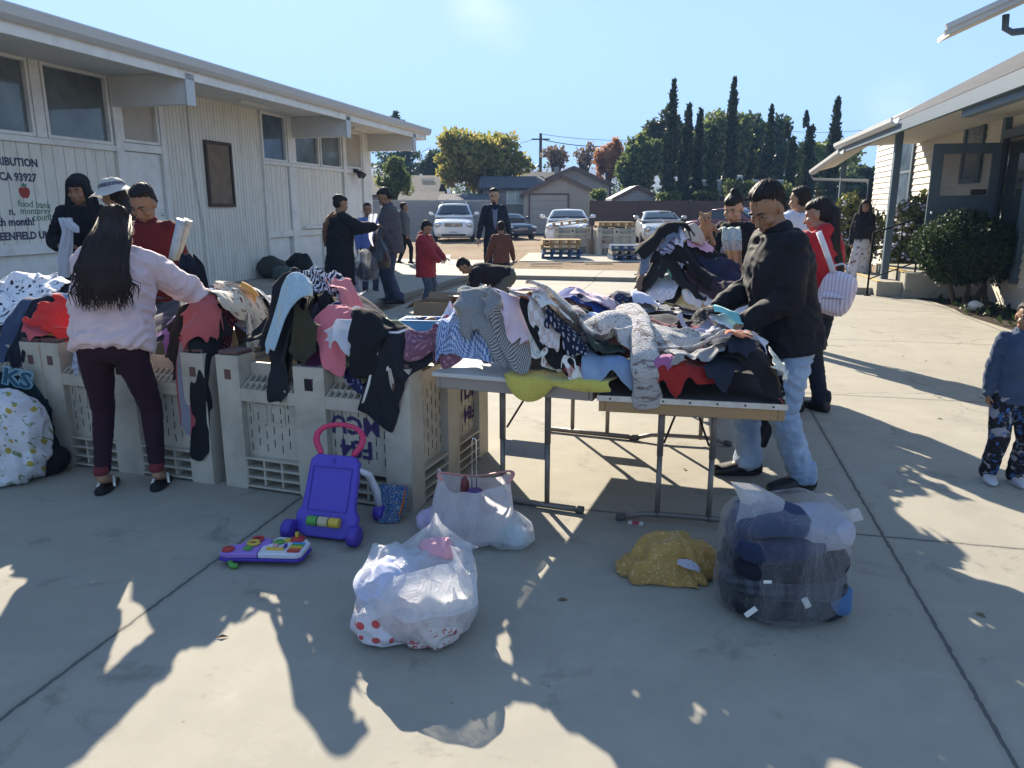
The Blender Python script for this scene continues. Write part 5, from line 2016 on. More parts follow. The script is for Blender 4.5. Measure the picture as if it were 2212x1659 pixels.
garment('towel', 'coral red towel crumpled on the heap', 437, 672, .42, .42, fab((.50, .11, .10), fuzz=.4), 'round', 0, .6, group=G1, amp=.08)
garment('dress', 'cream dress with brown flower print draped down the crate corner', 535, 690, .62, .9, fab((.62, .53, .40), 'floral', c2=(.16, .075, .06), c3=(.25, .16, .12), sc=1.3), 'ragged', -18, .66, group=G1)
garment('scarf', 'orange scarf corner above the brown flower dress', 545, 630, .2, .2, fab((.7, .33, .08)), 'ragged', 0, .7, group=G1)
garment('skirt', 'black and white zebra skirt under the black hoodie', 596, 675, .5, .45, fab((.6, .6, .63), 'zebra', c2=(.02, .02, .035), sc=1.1), 'ragged', 60, .7, group=G1)
garment('sweater', 'dark slate sweater rolled at the back of the heap', 632, 622, .34, .3, fab((.03, .04, .06)), 'round', 0, .6, group=G1, amp=.08)
garment('knit_top', 'cream knitted top beside the zebra blouse', 612, 640, .4, .3, fab((.55, .48, .46), fuzz=.5), 'ragged', 20, .65, group=G1)
garment('blouse', 'zebra striped blouse crowning the right crate heap', 692, 618, .75, .62, fab((.62, .63, .68), 'zebra', c2=(.02, .02, .04), sc=1.2), 'ragged', -12, .66, group=G1, amp=.09, bend=.35)
garment('shirt', 'coral pink shirt peeking from behind the zebra blouse', 765, 668, .5, .3, fab((.70, .22, .22)), 'ragged', -35, .7, group=G1)
garment('shawl', 'navy bandana print shawl with pale tassels on the right crate', 768, 690, .70, .55, fab((.025, .028, .085), 'floral', c2=(.30, .31, .46), c3=(.05, .05, .12), sc=2.4), 'rect', -28, .70, group=G1)
garment('top', 'pink cotton top below the navy bandana shawl', 722, 722, .28, .34, fab((.62, .17, .20)), 'rect', 28, .75, group=G1)
garment('hoodie', 'black hooded sweatshirt spread across the middle of the right crate', 622, 705, .85, .62, m_blackc, 'shirt', 8, .66, group=G1, amp=.08)
garment('hood', 'black jacket hood standing up in front of the zebra blouse', 632, 668, .36, .34, m_blackc2, 'round', 0, .55, group=G1, amp=.13, bend=.5, cat='jacket')
garment('cap', 'black knit cap standing beside the dark hood', 585, 690, .3, .3, m_blackc, 'round', 0, .55, group=G1, amp=.12, bend=.5)
garment('camo_shirt', 'olive camouflage shirt near the striped black sleeve', 795, 752, .46, .34, fab((.09, .09, .05), 'blot', c2=(.03, .035, .02), c3=(.16, .15, .1), sc=1.5), 'ragged', 15, .68, group=G1)
garment('blouse', 'olive and cream blouse flopped behind the track pants', 858, 722, .5, .35, fab((.20, .19, .12), 'floral', c2=(.5, .48, .4), sc=1.6), 'ragged', -20, .68, group=G1)
garment('undershirt', 'white undershirt folded on the crate centre post', 742, 778, .34, .24, m_whitec, 'ragged', 5, .68, group=G1)
garment('towel', 'pale grey towel in the right end of the crate', 825, 800, .45, .28, fab((.42, .42, .45), fuzz=.4), 'ragged', 0, .7, group=G1)
garment('jogging_trousers', 'black jogging trousers leg hanging over the crate front beside the plush blanket', 578, 806, .25, .66, m_blackc2, 'leg', -17, .93, group=G1, dxy=(.04, -.17), cat='trousers')
garment('fleece', 'olive brown fleece dangling beside the crate centre post', 655, 798, .30, .36, fab((.05, .045, .025), fuzz=.6), 'ragged', -20, .8, group=G1, dxy=(-.01, -.08))
garment('plush_blanket', 'pale blue plush blanket with yellow blotches bunched on the crate rim', 622, 800, .52, .20, fab((.42, .58, .66), 'blot', c2=(.62, .62, .45), c3=(.55, .66, .72), sc=.7, fuzz=.7, weave=False, sheen=.7), 'ragged', 25, .60, group=G1, thick=.014, amp=.08)
garment('sports_shirt', 'black sports top with two white stripes beside the track pants', 832, 742, .40, .34, fab((.018, .018, .028), 'stripes', c2=(.02, .02, .03), sc=.2), 'ragged', 5, .68, group=G1, save='stripe')
garment('track_pants', 'black track pants with white piping stretching from crate to table', 885, 752, .26, .95, m_blackc2, 'rect', -52, .9, group=G1, amp=.05, save='track')
garment('track_pants', 'black trouser leg drooping over the crate grille under the white piping', 797, 808, .30, .36, m_blackc, 'leg', -15, .9, group=G1, dxy=(.0, -.05))
# --- front tables
garment('shirt', 'royal blue shirt lying flat at the back of the front table', 1285, 618, .85, .42, fab((.025, .06, .24)), 'ragged', -5, .75, group=G2)
garment('blouse', 'dark navy patterned blouse beside the royal blue shirt', 1335, 630, .6, .32, fab((.025, .03, .06), 'floral', c2=(.3, .16, .12), c3=(.2, .2, .3), sc=1.6), 'ragged', 10, .72, group=G2)
garment('shirt', 'pale plaid shirt at the foot of the dark heap', 1425, 625, .6, .45, fab((.45, .48, .62), 'plaid', c2=(.66, .67, .74), sc=1.2), 'ragged', 20, .7, group=G2)
garment('cardigan', 'pale pink flowered cardigan behind the shaggy jacket', 1285, 642, .55, .25, fab((.62, .48, .52), 'floral', c2=(.5, .12, .2), sc=1.8), 'ragged', 0, .7, group=G2)
garment('skirt', 'mauve dotted skirt slipping off the left table corner', 955, 752, .40, .75, fab((.20, .09, .13), 'dots', c2=(.38, .2, .25), sc=1.6), 'rect', -35, .68, group=G2)
garment('scarf', 'burgundy scarf hanging between crate and table', 936, 790, .18, .46, fab((.09, .03, .06), 'floral', c2=(.2, .1, .14), sc=2), 'leg', -12, .8, group=G2)
garment('blouse', 'dark blouse with small white flowers behind the houndstooth sweater', 1085, 650, .55, .40, fab((.022, .02, .028), 'floral', c2=(.28, .27, .3), c3=(.02, .02, .03), sc=2.6), 'ragged', 0, .65, group=G2, amp=.07)
garment('pyjama_top', 'white dotted pyjama top with red and blue trim arched over the left heap', 1050, 682, .8, .42, fab((.62, .63, .74), 'dots', c2=(.5, .06, .09), c3=(.1, .1, .3), sc=.55), 'ragged', 25, .66, group=G2, amp=.07)
garment('shirt', 'black shirt with pale flecks right of the houndstooth sweater', 1105, 695, .45, .5, fab((.02, .02, .022), 'floral', c2=(.3, .3, .3), sc=1.3), 'ragged', 10, .68, group=G2)
garment('shirt', 'pale shirt with beige check below the shaggy jacket hood', 1172, 715, .42, .55, fab((.62, .60, .64), 'check', c2=(.52, .43, .40), sc=.9), 'ragged', -10, .7, group=G2)
garment('sweater', 'rust orange sweater beside the shaggy jacket hood', 1158, 675, .42, .4, fab((.30, .085, .03)), 'ragged', 15, .62, group=G2, amp=.07)
garment('tshirt', 'dark navy t-shirt below the shaggy jacket', 1245, 725, .55, .5, m_navyd, 'ragged', 5, .72, group=G2)
garment('blouse', 'grey blouse with green leaf print below the shaggy jacket', 1300, 712, .42, .4, fab((.40, .40, .45), 'floral', c2=(.12, .16, .12), c3=(.4, .2, .17), sc=1.0), 'ragged', 0, .68, group=G2)
garment('top', 'terracotta top crumpled beside the hanging shaggy sleeve', 1342, 725, .22, .42, fab((.42, .17, .12)), 'ragged', 10, .68, group=G2)
garment('trousers', 'olive trousers corner under the terracotta top', 1318, 745, .3, .3, fab((.06, .065, .045)), 'ragged', 5, .72, group=G2)
# yellow fleece: lies on the table top and droops over its edge in two lobes
_c, _rz, _w, _l, _z = TABS[0]
ca0, sa0 = math.cos(_rz), math.sin(_rz)
m = MB()
xs = np.linspace(-.02, .50, 40)
hangd = np.where(xs < .22, .115 * np.sin(np.clip((xs + .02) / .24, 0, 1) * math.pi) ** .6, .022 + .03 * np.sin((xs - .22) * 9) ** 2 * np.exp(-(xs - .22) * 3))
rows = []
for q in np.linspace(0, 1, 14):
 yb = -_l / 2 + .14 * (1 - min(1, q / .5))
 zz = _z + .012 + 0 * xs
 yy = np.full_like(xs, yb)
 if q > .5:
  e = (q - .5) / .5
  zz = _z + .012 - hangd * e ** .9
  yy = yy - .014 - .012 * np.sin(e * 2.6) - .010 * np.sin(xs * 31) * e
 zz = zz + .010 * (1 - 2 * np.abs(vnoise(np.stack((xs * 11, 0 * xs + q * 2, 0 * xs), 1)))) * (q < .6)
 lx = xs + .008 * np.sin(q * 9)
 rows.append(np.stack((_c[0] + lx * ca0 - yy * sa0, _c[1] + lx * sa0 + yy * ca0, zz), 1))
m.rings(rows, False, False)
m.uv = [np.array([(x, q * .25) for q in np.linspace(0, 1, 14) for x in xs])]
b0 = np.array((_c[0], _c[1] - .8, _z))
m.xf(lambda v: v - b0)
yo = m.build('yellow_blanket', fab((.60, .50, .10), fuzz=.5, sheen=.5), smooth=True)
yo.location = tuple(b0)
q_ = yo.modifiers.new('t', 'SOLIDIFY')
q_.thickness = .010
q_ = yo.modifiers.new('s', 'SUBSURF')
q_.levels = q_.render_levels = 2
tag(yo, 'yellow fleece blanket drooping in lobes off the table front', 'blanket', G2)
garment('gingham_shirt', 'blue gingham shirt drooping at the left table corner', 1000, 785, .62, .46, fab((.10, .17, .36), 'check', c2=(.42, .5, .66), sc=2.6), 'ragged', 10, .72, group=G2, dxy=(0, -.03), cat='shirt', over=.07, steps=30)
garment('cloth', 'tan yellow cloth under the houndstooth sweater', 1035, 772, .40, .26, fab((.42, .33, .17)), 'ragged', -5, .7, group=G2)
garment('sweater', 'grey houndstooth sweater folded with a knotted sleeve', 1055, 737, .62, .50, fab((.05, .05, .052), 'hound', c2=(.40, .41, .41), sc=2.0), 'ragged', -12, .70, group=G2, amp=.055, thick=.008, bend=.45, cat='sweater')
garment('houndstooth_scarf', 'grey houndstooth scarf in front of the matching sweater', 1105, 752, .46, .28, fab((.05, .05, .052), 'hound', c2=(.40, .41, .41), sc=2.0), 'ragged', -20, .72, group=G2, amp=.06, thick=.008, bend=.4, cat='scarf')
garment('top', 'pale pink top at the table front beside the yellow blanket', 1130, 780, .36, .28, fab((.62, .50, .58)), 'ragged', 10, .72, group=G2)
garment('baby_clothes', 'white baby suit with small coloured animals', 1190, 768, .42, .30, fab((.64, .63, .6), 'floral', c2=(.35, .2, .15), c3=(.3, .4, .38), sc=2.2), 'ragged', 25, .68, group=G2, cat='baby suit')
garment('baseball_tshirt', 'black t-shirt printed with a baseball near the table front', 1240, 788, .60, .28, m_blackc, 'rect', 2, .78, group=G2, save='ball', amp=.03, cat='t-shirt')
garment('jeans', 'light blue denim hanging at the joint of the two tables', 1318, 808, .30, .17, fab((.16, .24, .38), 'denim', c2=(.3, .38, .5)), 'rect', -18, .8, group=G2, over=.03, amp=.03)
garment('shirt', 'bright white shirt beside the hanging shaggy sleeve', 1392, 752, .34, .50, m_whitec, 'ragged', 12, .70, group=G2)
garment('baby_trousers', 'magenta pink trousers at the table front', 1435, 782, .26, .40, fab((.36, .11, .27)), 'ragged', 10, .70, group=G2, cat='trousers')
garment('toy_face_top', 'orange top with dark dots at the front of the heap', 1462, 795, .20, .18, fab((.45, .16, .10), 'dots', c2=(.04, .02, .02), sc=1.2), 'ragged', 0, .7, group=G2, cat='top')
garment('red_fleece', 'deep red fleece spread along the right table front', 1515, 812, .66, .27, fab((.30, .025, .022), fuzz=.3), 'ragged', 14, .76, group=G2, cat='fleece')
garment('navy_sweatpants', 'dark navy sweatpants folded at the right table edge', 1580, 805, .42, .32, fab((.022, .027, .04)), 'ragged', 20, .72, group=G2, cat='sweatpants')
garment('scarf', 'orange scarf with white pattern near the right table end', 1612, 752, .26, .30, fab((.30, .07, .03), 'floral', c2=(.5, .42, .35), sc=1.8), 'ragged', 0, .65, group=G2)
garment('jacket', 'grey padded jacket laid across the right half of the table', 1508, 752, .68, .46, fab((.27, .27, .27), sheen=.4), 'ragged', 12, .74, group=G2, thick=.01, amp=.06)
garment('sports_shorts', 'black sports shorts with red banded waist overhanging the table end', 1655, 785, .42, .52, m_blackc, 'rect', 52, .82, group=G2, save='band', amp=.04, dxy=(.06, 0), cat='shorts', over=.0)
garment('jacket', 'lavender grey windbreaker under the white shirt', 1555, 718, .55, .42, fab((.40, .37, .44)), 'ragged', 25, .66, group=G2, amp=.07)
garment('blouse', 'black lace blouse between mint and white clothes', 1510, 668, .6, .36, m_blackc, 'ragged', 0, .7, group=G2)
garment('top', 'mint green top between the black blouse and the white shirt', 1580, 668, .42, .22, fab((.26, .60, .58)), 'ragged', -30, .72, group=G2)
garment('shirt', 'white long-sleeved shirt hanging over the right table end', 1605, 700, .50, .75, m_whitec, 'ragged', 38, .66, group=G2, amp=.07)
garment('blouse', 'pale checked blouse in front of the dark heap', 1530, 635, .6, .34, fab((.58, .58, .66), 'check', c2=(.66, .60, .58), sc=.8), 'ragged', 5, .7, group=G2)
garment('blouse', 'cream flowered blouse dangling by the jeans of the man in black', 1682, 722, .22, .34, fab((.62, .6, .5), 'floral', c2=(.3, .32, .2), sc=2), 'ragged', 0, .75, group=G2)
garment('top', 'white and lavender top beside the teal cap', 1395, 640, .42, .3, fab((.60, .60, .72)), 'ragged', 15, .65, group=G2)
garment('cap', 'mint teal cap standing among white clothes', 1438, 640, .26, .24, fab((.20, .55, .50), 'blot', c2=(.12, .4, .4)), 'round', 0, .55, group=G2, amp=.12, bend=.6)
# small things along the front of the tables
for nm, lab, px, py, w, h, c, kd, c2 in [
 ('shirt', 'pale shirt with beige squares hanging by the navy t-shirt', 1180, 738, .30, .34, (.62, .6, .62), 'check', (.5, .42, .4)),
 ('top', 'dark navy top with tiny white marks beside the pale squares', 1232, 742, .36, .28, (.012, .016, .035), 'dots', (.3, .3, .34)),
 ('blouse', 'grey blouse with dark leaf print in the middle of the front heap', 1292, 728, .30, .26, (.4, .4, .45), 'floral', (.1, .14, .14)),
 ('top', 'peach-brown sleeve beside the hanging sherpa sleeve', 1342, 735, .18, .28, (.40, .17, .12), 'plain', None),
 ('trousers', 'dark green trousers folded below the leaf print blouse', 1305, 762, .34, .18, (.035, .045, .035), 'plain', None),
 ('bib', 'white bib with small printed animals above the baseball t-shirt', 1192, 770, .30, .18, (.64, .62, .58), 'floral', (.3, .2, .14)),
 ('top', 'pale rose top tucked beside the printed bib', 1132, 782, .28, .17, (.6, .46, .52), 'plain', None),
 ('shirt', 'white sleeve end right of the hanging sherpa sleeve', 1405, 745, .24, .30, (.7, .7, .76), 'plain', None),
 ('trousers', 'bright pink trouser leg next to the white sleeve end', 1440, 780, .20, .26, (.34, .12, .26), 'plain', None),
 ('jacket', 'thin grey jacket crumpled over the red fleece', 1510, 762, .50, .26, (.27, .265, .26), 'plain', None),
 ('sweatpants', 'ink blue sweatpants at the right front table corner', 1590, 812, .34, .20, (.02, .026, .04), 'plain', None),
 ('scarf', 'orange patterned scarf end above the ink blue sweatpants', 1608, 755, .22, .20, (.32, .08, .03), 'floral', (.5, .4, .3)),
 ('shirt', 'white crumpled shirt lying before the man in black', 1590, 700, .46, .34, (.7, .71, .77), 'plain', None),
 ('blouse', 'black sequinned blouse behind the crumpled white shirt', 1510, 672, .40, .24, (.015, .015, .018), 'dots', (.12, .12, .13)),
 ('top', 'turquoise top between sequinned blouse and white shirt', 1572, 672, .26, .16, (.24, .58, .56), 'plain', None),
 ('cap', 'teal green cap on the back of the front heap', 1432, 645, .2, .2, (.14, .48, .44), 'blot', (.1, .38, .38)),
]:
 garment(nm, lab, px, py, w, h, fab(c, kd, **({'c2': c2, 'sc': 1.6} if c2 else {})), 'round' if nm == 'cap' else 'ragged', rnd.uniform(-25, 25), .74, group=G2, amp=.038, s=.022)
hood_ = garment('sherpa_hood', 'speckled cream sherpa hood bulging at the left end of its jacket', 1200, 640, .5, .5, m_sherpa, 'round', 0, .66, group=G2, thick=.016, amp=.08, bend=.3, cat='hood', s=.036)
sherpa = garment('sherpa_jacket', 'speckled cream sherpa jacket sprawled across the middle heap', 1350, 684, 1.2, .52, m_sherpa, 'ragged', -14, .84, group=G2, thick=.018, amp=.05, bend=.3, cat='jacket', s=.034)
hood_.parent = sherpa
hood_.location = hood_.location - sherpa.location
hood_.name = 'hood'
for q in ('label', 'category', 'group'):
 del hood_[q]
m = MB()
pp = np.array([at(*q) for q in ((1352, 662, 4.0), (1372, 690, 3.78), (1386, 724, 3.57), (1392, 768, 3.42), (1394, 806, 3.36), (1394, 832, 3.36), (1395, 856, 3.36), (1398, 882, 3.37))])
tq = np.linspace(0, 7, 29)
pp = np.stack([np.interp(tq, range(8), pp[:, i]) for i in range(3)], 1)
m.tube(pp, [.066 + .006 * math.sin(q * 2.3) for q in tq], 22, flat=.42, ref=(0, -1, .4))
v = m.v[0]
m.v[0] = v + .010 * (1 - 2 * np.abs(vnoise(v * np.array((16, 16, 26)))))[:, None] * np.array((.5, -1, .2))
m.uv = [np.array([(a * .4 / 22, b * .045) for b in range(29) for a in range(22)])]
m.build('sleeve', m_sherpa, sherpa, world=True, smooth=True, sub=1)
# --- rear table
garment('jacket', 'black quilted jacket low on the left of the dark heap', 1445, 598, .8, .6, m_blackc2, 'ragged', 10, .68, group=G3, amp=.04)
garment('trousers', 'black trousers slung over the dark heap', 1535, 560, .9, .5, m_blackc, 'ragged', -25, .72, group=G3, amp=.035)
garment('sweater', 'navy sweater on the right side of the dark heap', 1560, 590, .6, .6, m_navyc, 'ragged', 0, .7, group=G3, amp=.035)
garment('blouse', 'dark maroon blouse at the lower right of the dark heap', 1540, 615, .7, .35, fab((.045, .03, .04)), 'ragged', -10, .7, group=G3, amp=.035)
garment('shirt', 'blue check shirt tucked under the black quilted jacket', 1500, 605, .5, .3, fab((.16, .2, .36), 'check', c2=(.5, .53, .64), sc=2), 'ragged', 0, .7, group=G3, amp=.035)
garment('top', 'small red top on the left side of the dark heap', 1442, 560, .3, .22, fab((.45, .04, .05)), 'ragged', 0, .7, group=G3, amp=.035)
garment('jacket', 'black jacket across the front of the dark heap', 1480, 560, .85, .55, m_blackc, 'ragged', 0, .68, group=G3, amp=.04)
garment('striped_shirt', 'lavender striped shirt sleeve running down the dark heap', 1452, 530, .6, .22, fab((.34, .32, .44), 'stripes', c2=(.05, .05, .09), sc=1.2), 'ragged', 52, .75, group=G3, amp=.035, cat='shirt')
garment('blouse', 'pink blouse near the crest of the dark heap', 1512, 532, .4, .24, fab((.62, .38, .48)), 'ragged', -10, .7, group=G3, amp=.035)
garment('hat', 'beige sun hat lying on the crest of the dark heap', 1497, 512, .36, .34, fab((.5, .42, .32)), 'round', 0, .6, group=G3, amp=.1, bend=.5)
garment('hat', 'white lavender bonnet on top of the dark heap', 1472, 512, .30, .30, fab((.58, .58, .72)), 'round', 0, .58, group=G3, amp=.1, bend=.5)
garment('trousers', 'brown trousers at the left end of the white table', 1405, 530, .6, .4, fab((.16, .11, .09)), 'ragged', 10, .7, group=G3, amp=.035)
garment('jacket', 'grey-blue jacket on the white table behind the dark heap', 1432, 522, .6, .4, fab((.12, .16, .24)), 'ragged', -10, .7, group=G3, amp=.04)
garment('jumper', 'black jumper at the back of the white table', 1440, 510, .7, .3, m_blackc, 'ragged', 0, .7, group=G3, amp=.04)
# prints
vs, fs = text_mesh('BA', .13, .0008, 'LEFT', .004)
decal('ball', vs, fs, .16, -.12, 1.0, 84, m_trim)
m = MB()
aa = np.linspace(0, 2 * math.pi, 20, endpoint=False)
for cxq in (-.02, .07):
 m.add([(cxq + .05 * math.cos(q), .05 * math.sin(q), 0) for q in aa], [tuple(range(20))])
decal('ball', np.concatenate(m.v), m.f, .0, -.10, 1.0, 20, m_trim, 'ball_print')
m = MB()
for k in range(8):
 for cxq in (-.02, .07):
  x = cxq - .03 + k * .008
  m.add([(x, -.012 + .01 * math.sin(k), .001), (x + .004, -.012 + .01 * math.sin(k), .001), (x + .006, .006, .001), (x + .002, .006, .001)], [(0, 1, 2, 3)])
decal('ball', np.concatenate(m.v), m.f, .0, -.10, 1.0, 20, m_redp, 'stitch_print', .009)
for dv, w in ((-.215, .045),):
 m = MB()
 n = 24
 xs = np.linspace(-.20, .20, n)
 m.add(np.concatenate([np.stack((xs, np.full(n, -w / 2), xs * 0), 1), np.stack((xs, np.full(n, w / 2), xs * 0), 1)]), [(i, i + 1, n + i + 1, n + i) for i in range(n - 1)])
 decal('band', np.concatenate(m.v), m.f, 0, dv, 1, 0, m_redp, 'waist_band', .005)
 for x in (-.12, .03, .16):
  vs, fs = text_mesh('PUMA', .032, .0006, 'CENTER', .001)
  decal('band', vs, fs, x, dv - .011, 1, 0, m_trim, 'band_lettering', .008)
m = MB()
n = 30
xs = np.linspace(-.45, .45, n)
m.add(np.concatenate([np.stack((np.full(n, -.115), xs, xs * 0), 1), np.stack((np.full(n, -.10), xs, xs * 0), 1)]), [(i, i + 1, n + i + 1, n + i) for i in range(n - 1)])
decal('track', np.concatenate(m.v), m.f, 0, 0, 1, 0, m_trim, 'white_piping', .006)
for x in (-.02, .02):
 m = MB()
 xs = np.linspace(-.15, .15, n)
 m.add(np.concatenate([np.stack((np.full(n, x - .006), xs, xs * 0), 1), np.stack((np.full(n, x + .006), xs, xs * 0), 1)]), [(i, i + 1, n + i + 1, n + i) for i in range(n - 1)])
 decal('stripe', np.concatenate(m.v), m.f, 0, 0, 1, 0, m_trim, 'white_stripe', .006)
# ---------------------------------------------------------------- people
def ik(a, b, l1, l2, pole):
 a, b, pole = np.array(a, float), np.array(b, float), np.array(pole, float)
 d = b - a
 L = np.linalg.norm(d)
 Lc = min(L, (l1 + l2) * .995)
 d = d / (L + 1e-9)
 b = a + d * Lc
 x = (l1 * l1 - l2 * l2 + Lc * Lc) / (2 * Lc)
 h = math.sqrt(max(0, l1 * l1 - x * x))
 p = pole - d * np.dot(pole, d)
 p = p / (np.linalg.norm(p) + 1e-9)
 return a + d * x + p * h, b
def ring(c, right, fwd, rx, ry, n=18, sq=2.3):
 a = np.linspace(0, 2 * math.pi, n, endpoint=False)
 ca, sa = np.cos(a), np.sin(a)
 x = np.sign(ca) * np.abs(ca) ** (2 / sq)
 y = np.sign(sa) * np.abs(sa) ** (2 / sq)
 return np.array(c) + rx * x[:, None] * right + ry * y[:, None] * fwd
def rotm(yaw=0, pitch=0, roll=0):
 """pitch > 0 looks down, yaw > 0 turns to the person's left"""
 return np.array(Matrix.Rotation(yaw, 3, 'Z') @ Matrix.Rotation(-pitch, 3, 'X') @ Matrix.Rotation(roll, 3, 'Y'))
m_eye = paint('eye_white', (.30, .28, .26), .5, .05, spec=.1)
m_iris = paint('dark_iris', (.012, .008, .006), .15, .05)
m_lip = paint('lips', (.27, .105, .085), .45, .1)
m_shoe_b = paint('black_shoe', (.014, .014, .015), .5, .2, 20, .1)
m_sole_w = paint('pale_sole', (.55, .53, .5), .6, .1)
def person(label, base, yaw, h=1.7, lean=0.0, side=0.0, head=(0, 0, 0), hands=None, feet=((-.1, 0), (.1, 0)), skinm=None, top=None, legs=None, hair=None, shoes=None, build=1.0, vox=.010, neck=0.0, group='people sorting clothes in the yard', z0=0.0, crouch=0.0, female=False, poles=None, face=True, twist=0.0, lift=(0, 0)):
 """builds a dressed figure; local frame: x right, y forward, z up; returns its root and joints.
 top = dict(mat, hem, sleeve, loose, collar, name), legs = dict(mat, kind, loose, name)"""
 skinm = skinm or m_skin_a
 k = h / 1.72
 T = thing('person', label, 'person', (base[0], base[1], z0), yaw, group)
 X, Y, Z = np.eye(3)
 J = {}
 hipz = .90 - crouch
 fl, frt = feet
 ank = {}
 for sd, f, lz in ((-1, fl, lift[0]), (1, frt, lift[1])):
  ank[sd] = np.array((f[0], f[1] - .02, .085 + lz))
 pelv = np.array(((fl[0] + frt[0]) / 2, (fl[1] + frt[1]) / 2, hipz)) + np.array((0, -.25 * math.sin(lean) * .6, 0))
 Rt = np.array(Matrix.Rotation(twist, 3, 'Z') @ Matrix.Rotation(side, 3, 'Y') @ Matrix.Rotation(-lean, 3, 'X'))
 r, f, u = Rt[:, 0], Rt[:, 1], Rt[:, 2]
 P = lambda x, y, z: pelv + r * x + f * y + u * z
 waist, chest, shz = P(0, .0, .17), P(0, .01, .38), P(0, -.005, .52)
 sw = .150 * build ** .7 if not female else .135 * build ** .7
 sh = {sd: P(sd * sw, -.005, .505) for sd in (-1, 1)}
 # neck and head
 Rn = np.array(Matrix.Rotation(twist, 3, 'Z') @ Matrix.Rotation(-(lean * .55 + neck), 3, 'X'))
 nb = P(0, -.005, .56)
 hc = nb + Rn[:, 2] * .150 + Rn[:, 1] * .022
 Rh = rotm(head[0], head[1], head[2])
 HS = 1.07
 H = lambda x, y, z: hc + Rh @ np.array((x, y, z)) * HS
 RhM = Matrix(Rh.tolist())
 S_ = lambda p: np.asarray(p) * k
 hip = {sd: P(sd * .088 * build, 0, -.02) for sd in (-1, 1)}
 knee = {}
 for sd in (-1, 1):
  knee[sd], ank[sd] = ik(hip[sd], ank[sd], .425, .405, (sd * .12, 1, 0))
 hands = hands or {}
 elb, wri, hdir = {}, {}, {}
 for sd in (-1, 1):
  tgt = hands.get(sd, (sd * .24, .04, .80))
  pl = (poles or {}).get(sd, (sd * .5, -.8, -.35))
  elb[sd], wri[sd] = ik(sh[sd], np.array(tgt[:3], float), .285, .255, pl)
  d = wri[sd] - elb[sd]
  hdir[sd] = d / np.linalg.norm(d)
 b = build
 # ---- body: head, neck, trunk, arms, hands, legs in one skin
 m = MB()
 sc = lambda q: tuple(np.asarray(q) * k)
 mbM = RhM
 def hb_(c, rr, n=14, kk=10):
  m.ball(sc(H(*c)), tuple(np.array(rr) * k * HS), n, kk, mbM)
 hb_((0, -.012, .028), (.074, .094, .092), 20, 14)
 hb_((0, .022, -.045), (.057, .066, .066), 18, 12)
 hb_((0, .050, -.088), (.030, .030, .022))
 hb_((0, .074, .028), (.050, .014, .012))
 for sd in (-1, 1):
  hb_((sd * .042, .055, -.024), (.026, .028, .026))
  hb_((sd * .078, -.008, -.005), (.010, .020, .032))
  hb_((sd * .040, .030, -.070), (.026, .034, .022))
 m.cap(sc(H(0, .080, .012)), sc(H(0, .103, -.030)), .0085 * k, .0135 * k)
 for sd in (-1, 1):
  m.ball(sc(H(sd * .011, .094, -.033)), .0085 * k, 8, 6)
 hb_((0, .083, -.062), (.022, .011, .012))
 m.cap(sc(nb - Rn[:, 2] * .05), sc(hc + Rh @ np.array((0, -.02, -.045))), .058 * k * b ** .5, .052 * k * b ** .5, 14)
 tr = []
 for c, rx, ry in ((P(0, 0, -.06), .13, .09), (P(0, 0, .05), .145, .10), (waist, .125, .088), (chest, .145, .10), (shz, .135, .075), (P(0, -.005, .575), .06, .055)):
  tr.append(ring(c * k, r, f, rx * k * b, ry * k * b))
 m.rings(tr)
 for sd in (-1, 1):
  m.cap(sh[sd] * k, elb[sd] * k, .045 * k * b, .036 * k * b)
  m.cap(elb[sd] * k, wri[sd] * k, .037 * k * b, .025 * k)
  m.cap(P(sd * .06, 0, .50) * k, sh[sd] * k, .05 * k * b, .046 * k * b)
  m.cap(hip[sd] * k, knee[sd] * k, .075 * k * b, .052 * k * b)
  m.cap(knee[sd] * k, ank[sd] * k, .054 * k * b, .034 * k)
  m.cap(ank[sd] * k, (ank[sd] + np.array((0, .13, -.055))) * k, .036 * k, .03 * k)
  # hand: palm, four bent fingers of unequal length, thumb from the palm's side
  hd = hdir[sd]
  tg = hands.get(sd, (0,) * 3)
  if len(tg) > 3:
   hd = np.array(tg[3], float)
   hd /= np.linalg.norm(hd)
  curl = tg[4] if len(tg) > 4 else .35
  pn = np.cross(hd, Z if abs(hd[2]) < .8 else X)      # across the palm
  if abs(hd[2]) >= .8:
   pn = Y * 1.0 - hd * np.dot(Y, hd)
  pn /= np.linalg.norm(pn)
  nn = np.cross(pn, hd)                                # palm normal
  if np.dot(nn, -Z if abs(hd[2]) < .8 else -X * sd) < 0:
   nn = -nn
  w = wri[sd]
  thumb_side = 1.0 if np.dot(pn, Y if abs(hd[2]) >= .8 else -X * sd) > 0 else -1.0
  m.rings([ring((w + hd * q) * k, pn, nn, a_ * k, b_ * k, 12) for q, a_, b_ in ((-.01, .024, .019), (.03, .036, .017), (.065, .041, .015), (.09, .040, .012))])
  for i, L in enumerate((.070, .078, .073, .058)):
   off = pn * thumb_side * (.030 - .020 * i)
   p0 = w + hd * .082 + off
   a1 = curl * .8 + .06 * i
   d1 = hd * math.cos(a1) + nn * math.sin(a1)
   d2 = hd * math.cos(a1 * 2.1) + nn * math.sin(a1 * 2.1)
   p1 = p0 + d1 * L * .5
   p2 = p1 + d2 * L * .5
   m.cap(p0 * k, p1 * k, .0088 * k, .0082 * k, 8)
   m.cap(p1 * k, p2 * k, .0082 * k, .0070 * k, 8)
  t0 = w + hd * .028 + pn * thumb_side * .030
  t1 = t0 + (hd * .6 + pn * thumb_side * .7 + nn * .35) * .038
  t2 = t1 + (hd * .9 + pn * thumb_side * .15 + nn * .4) * .03
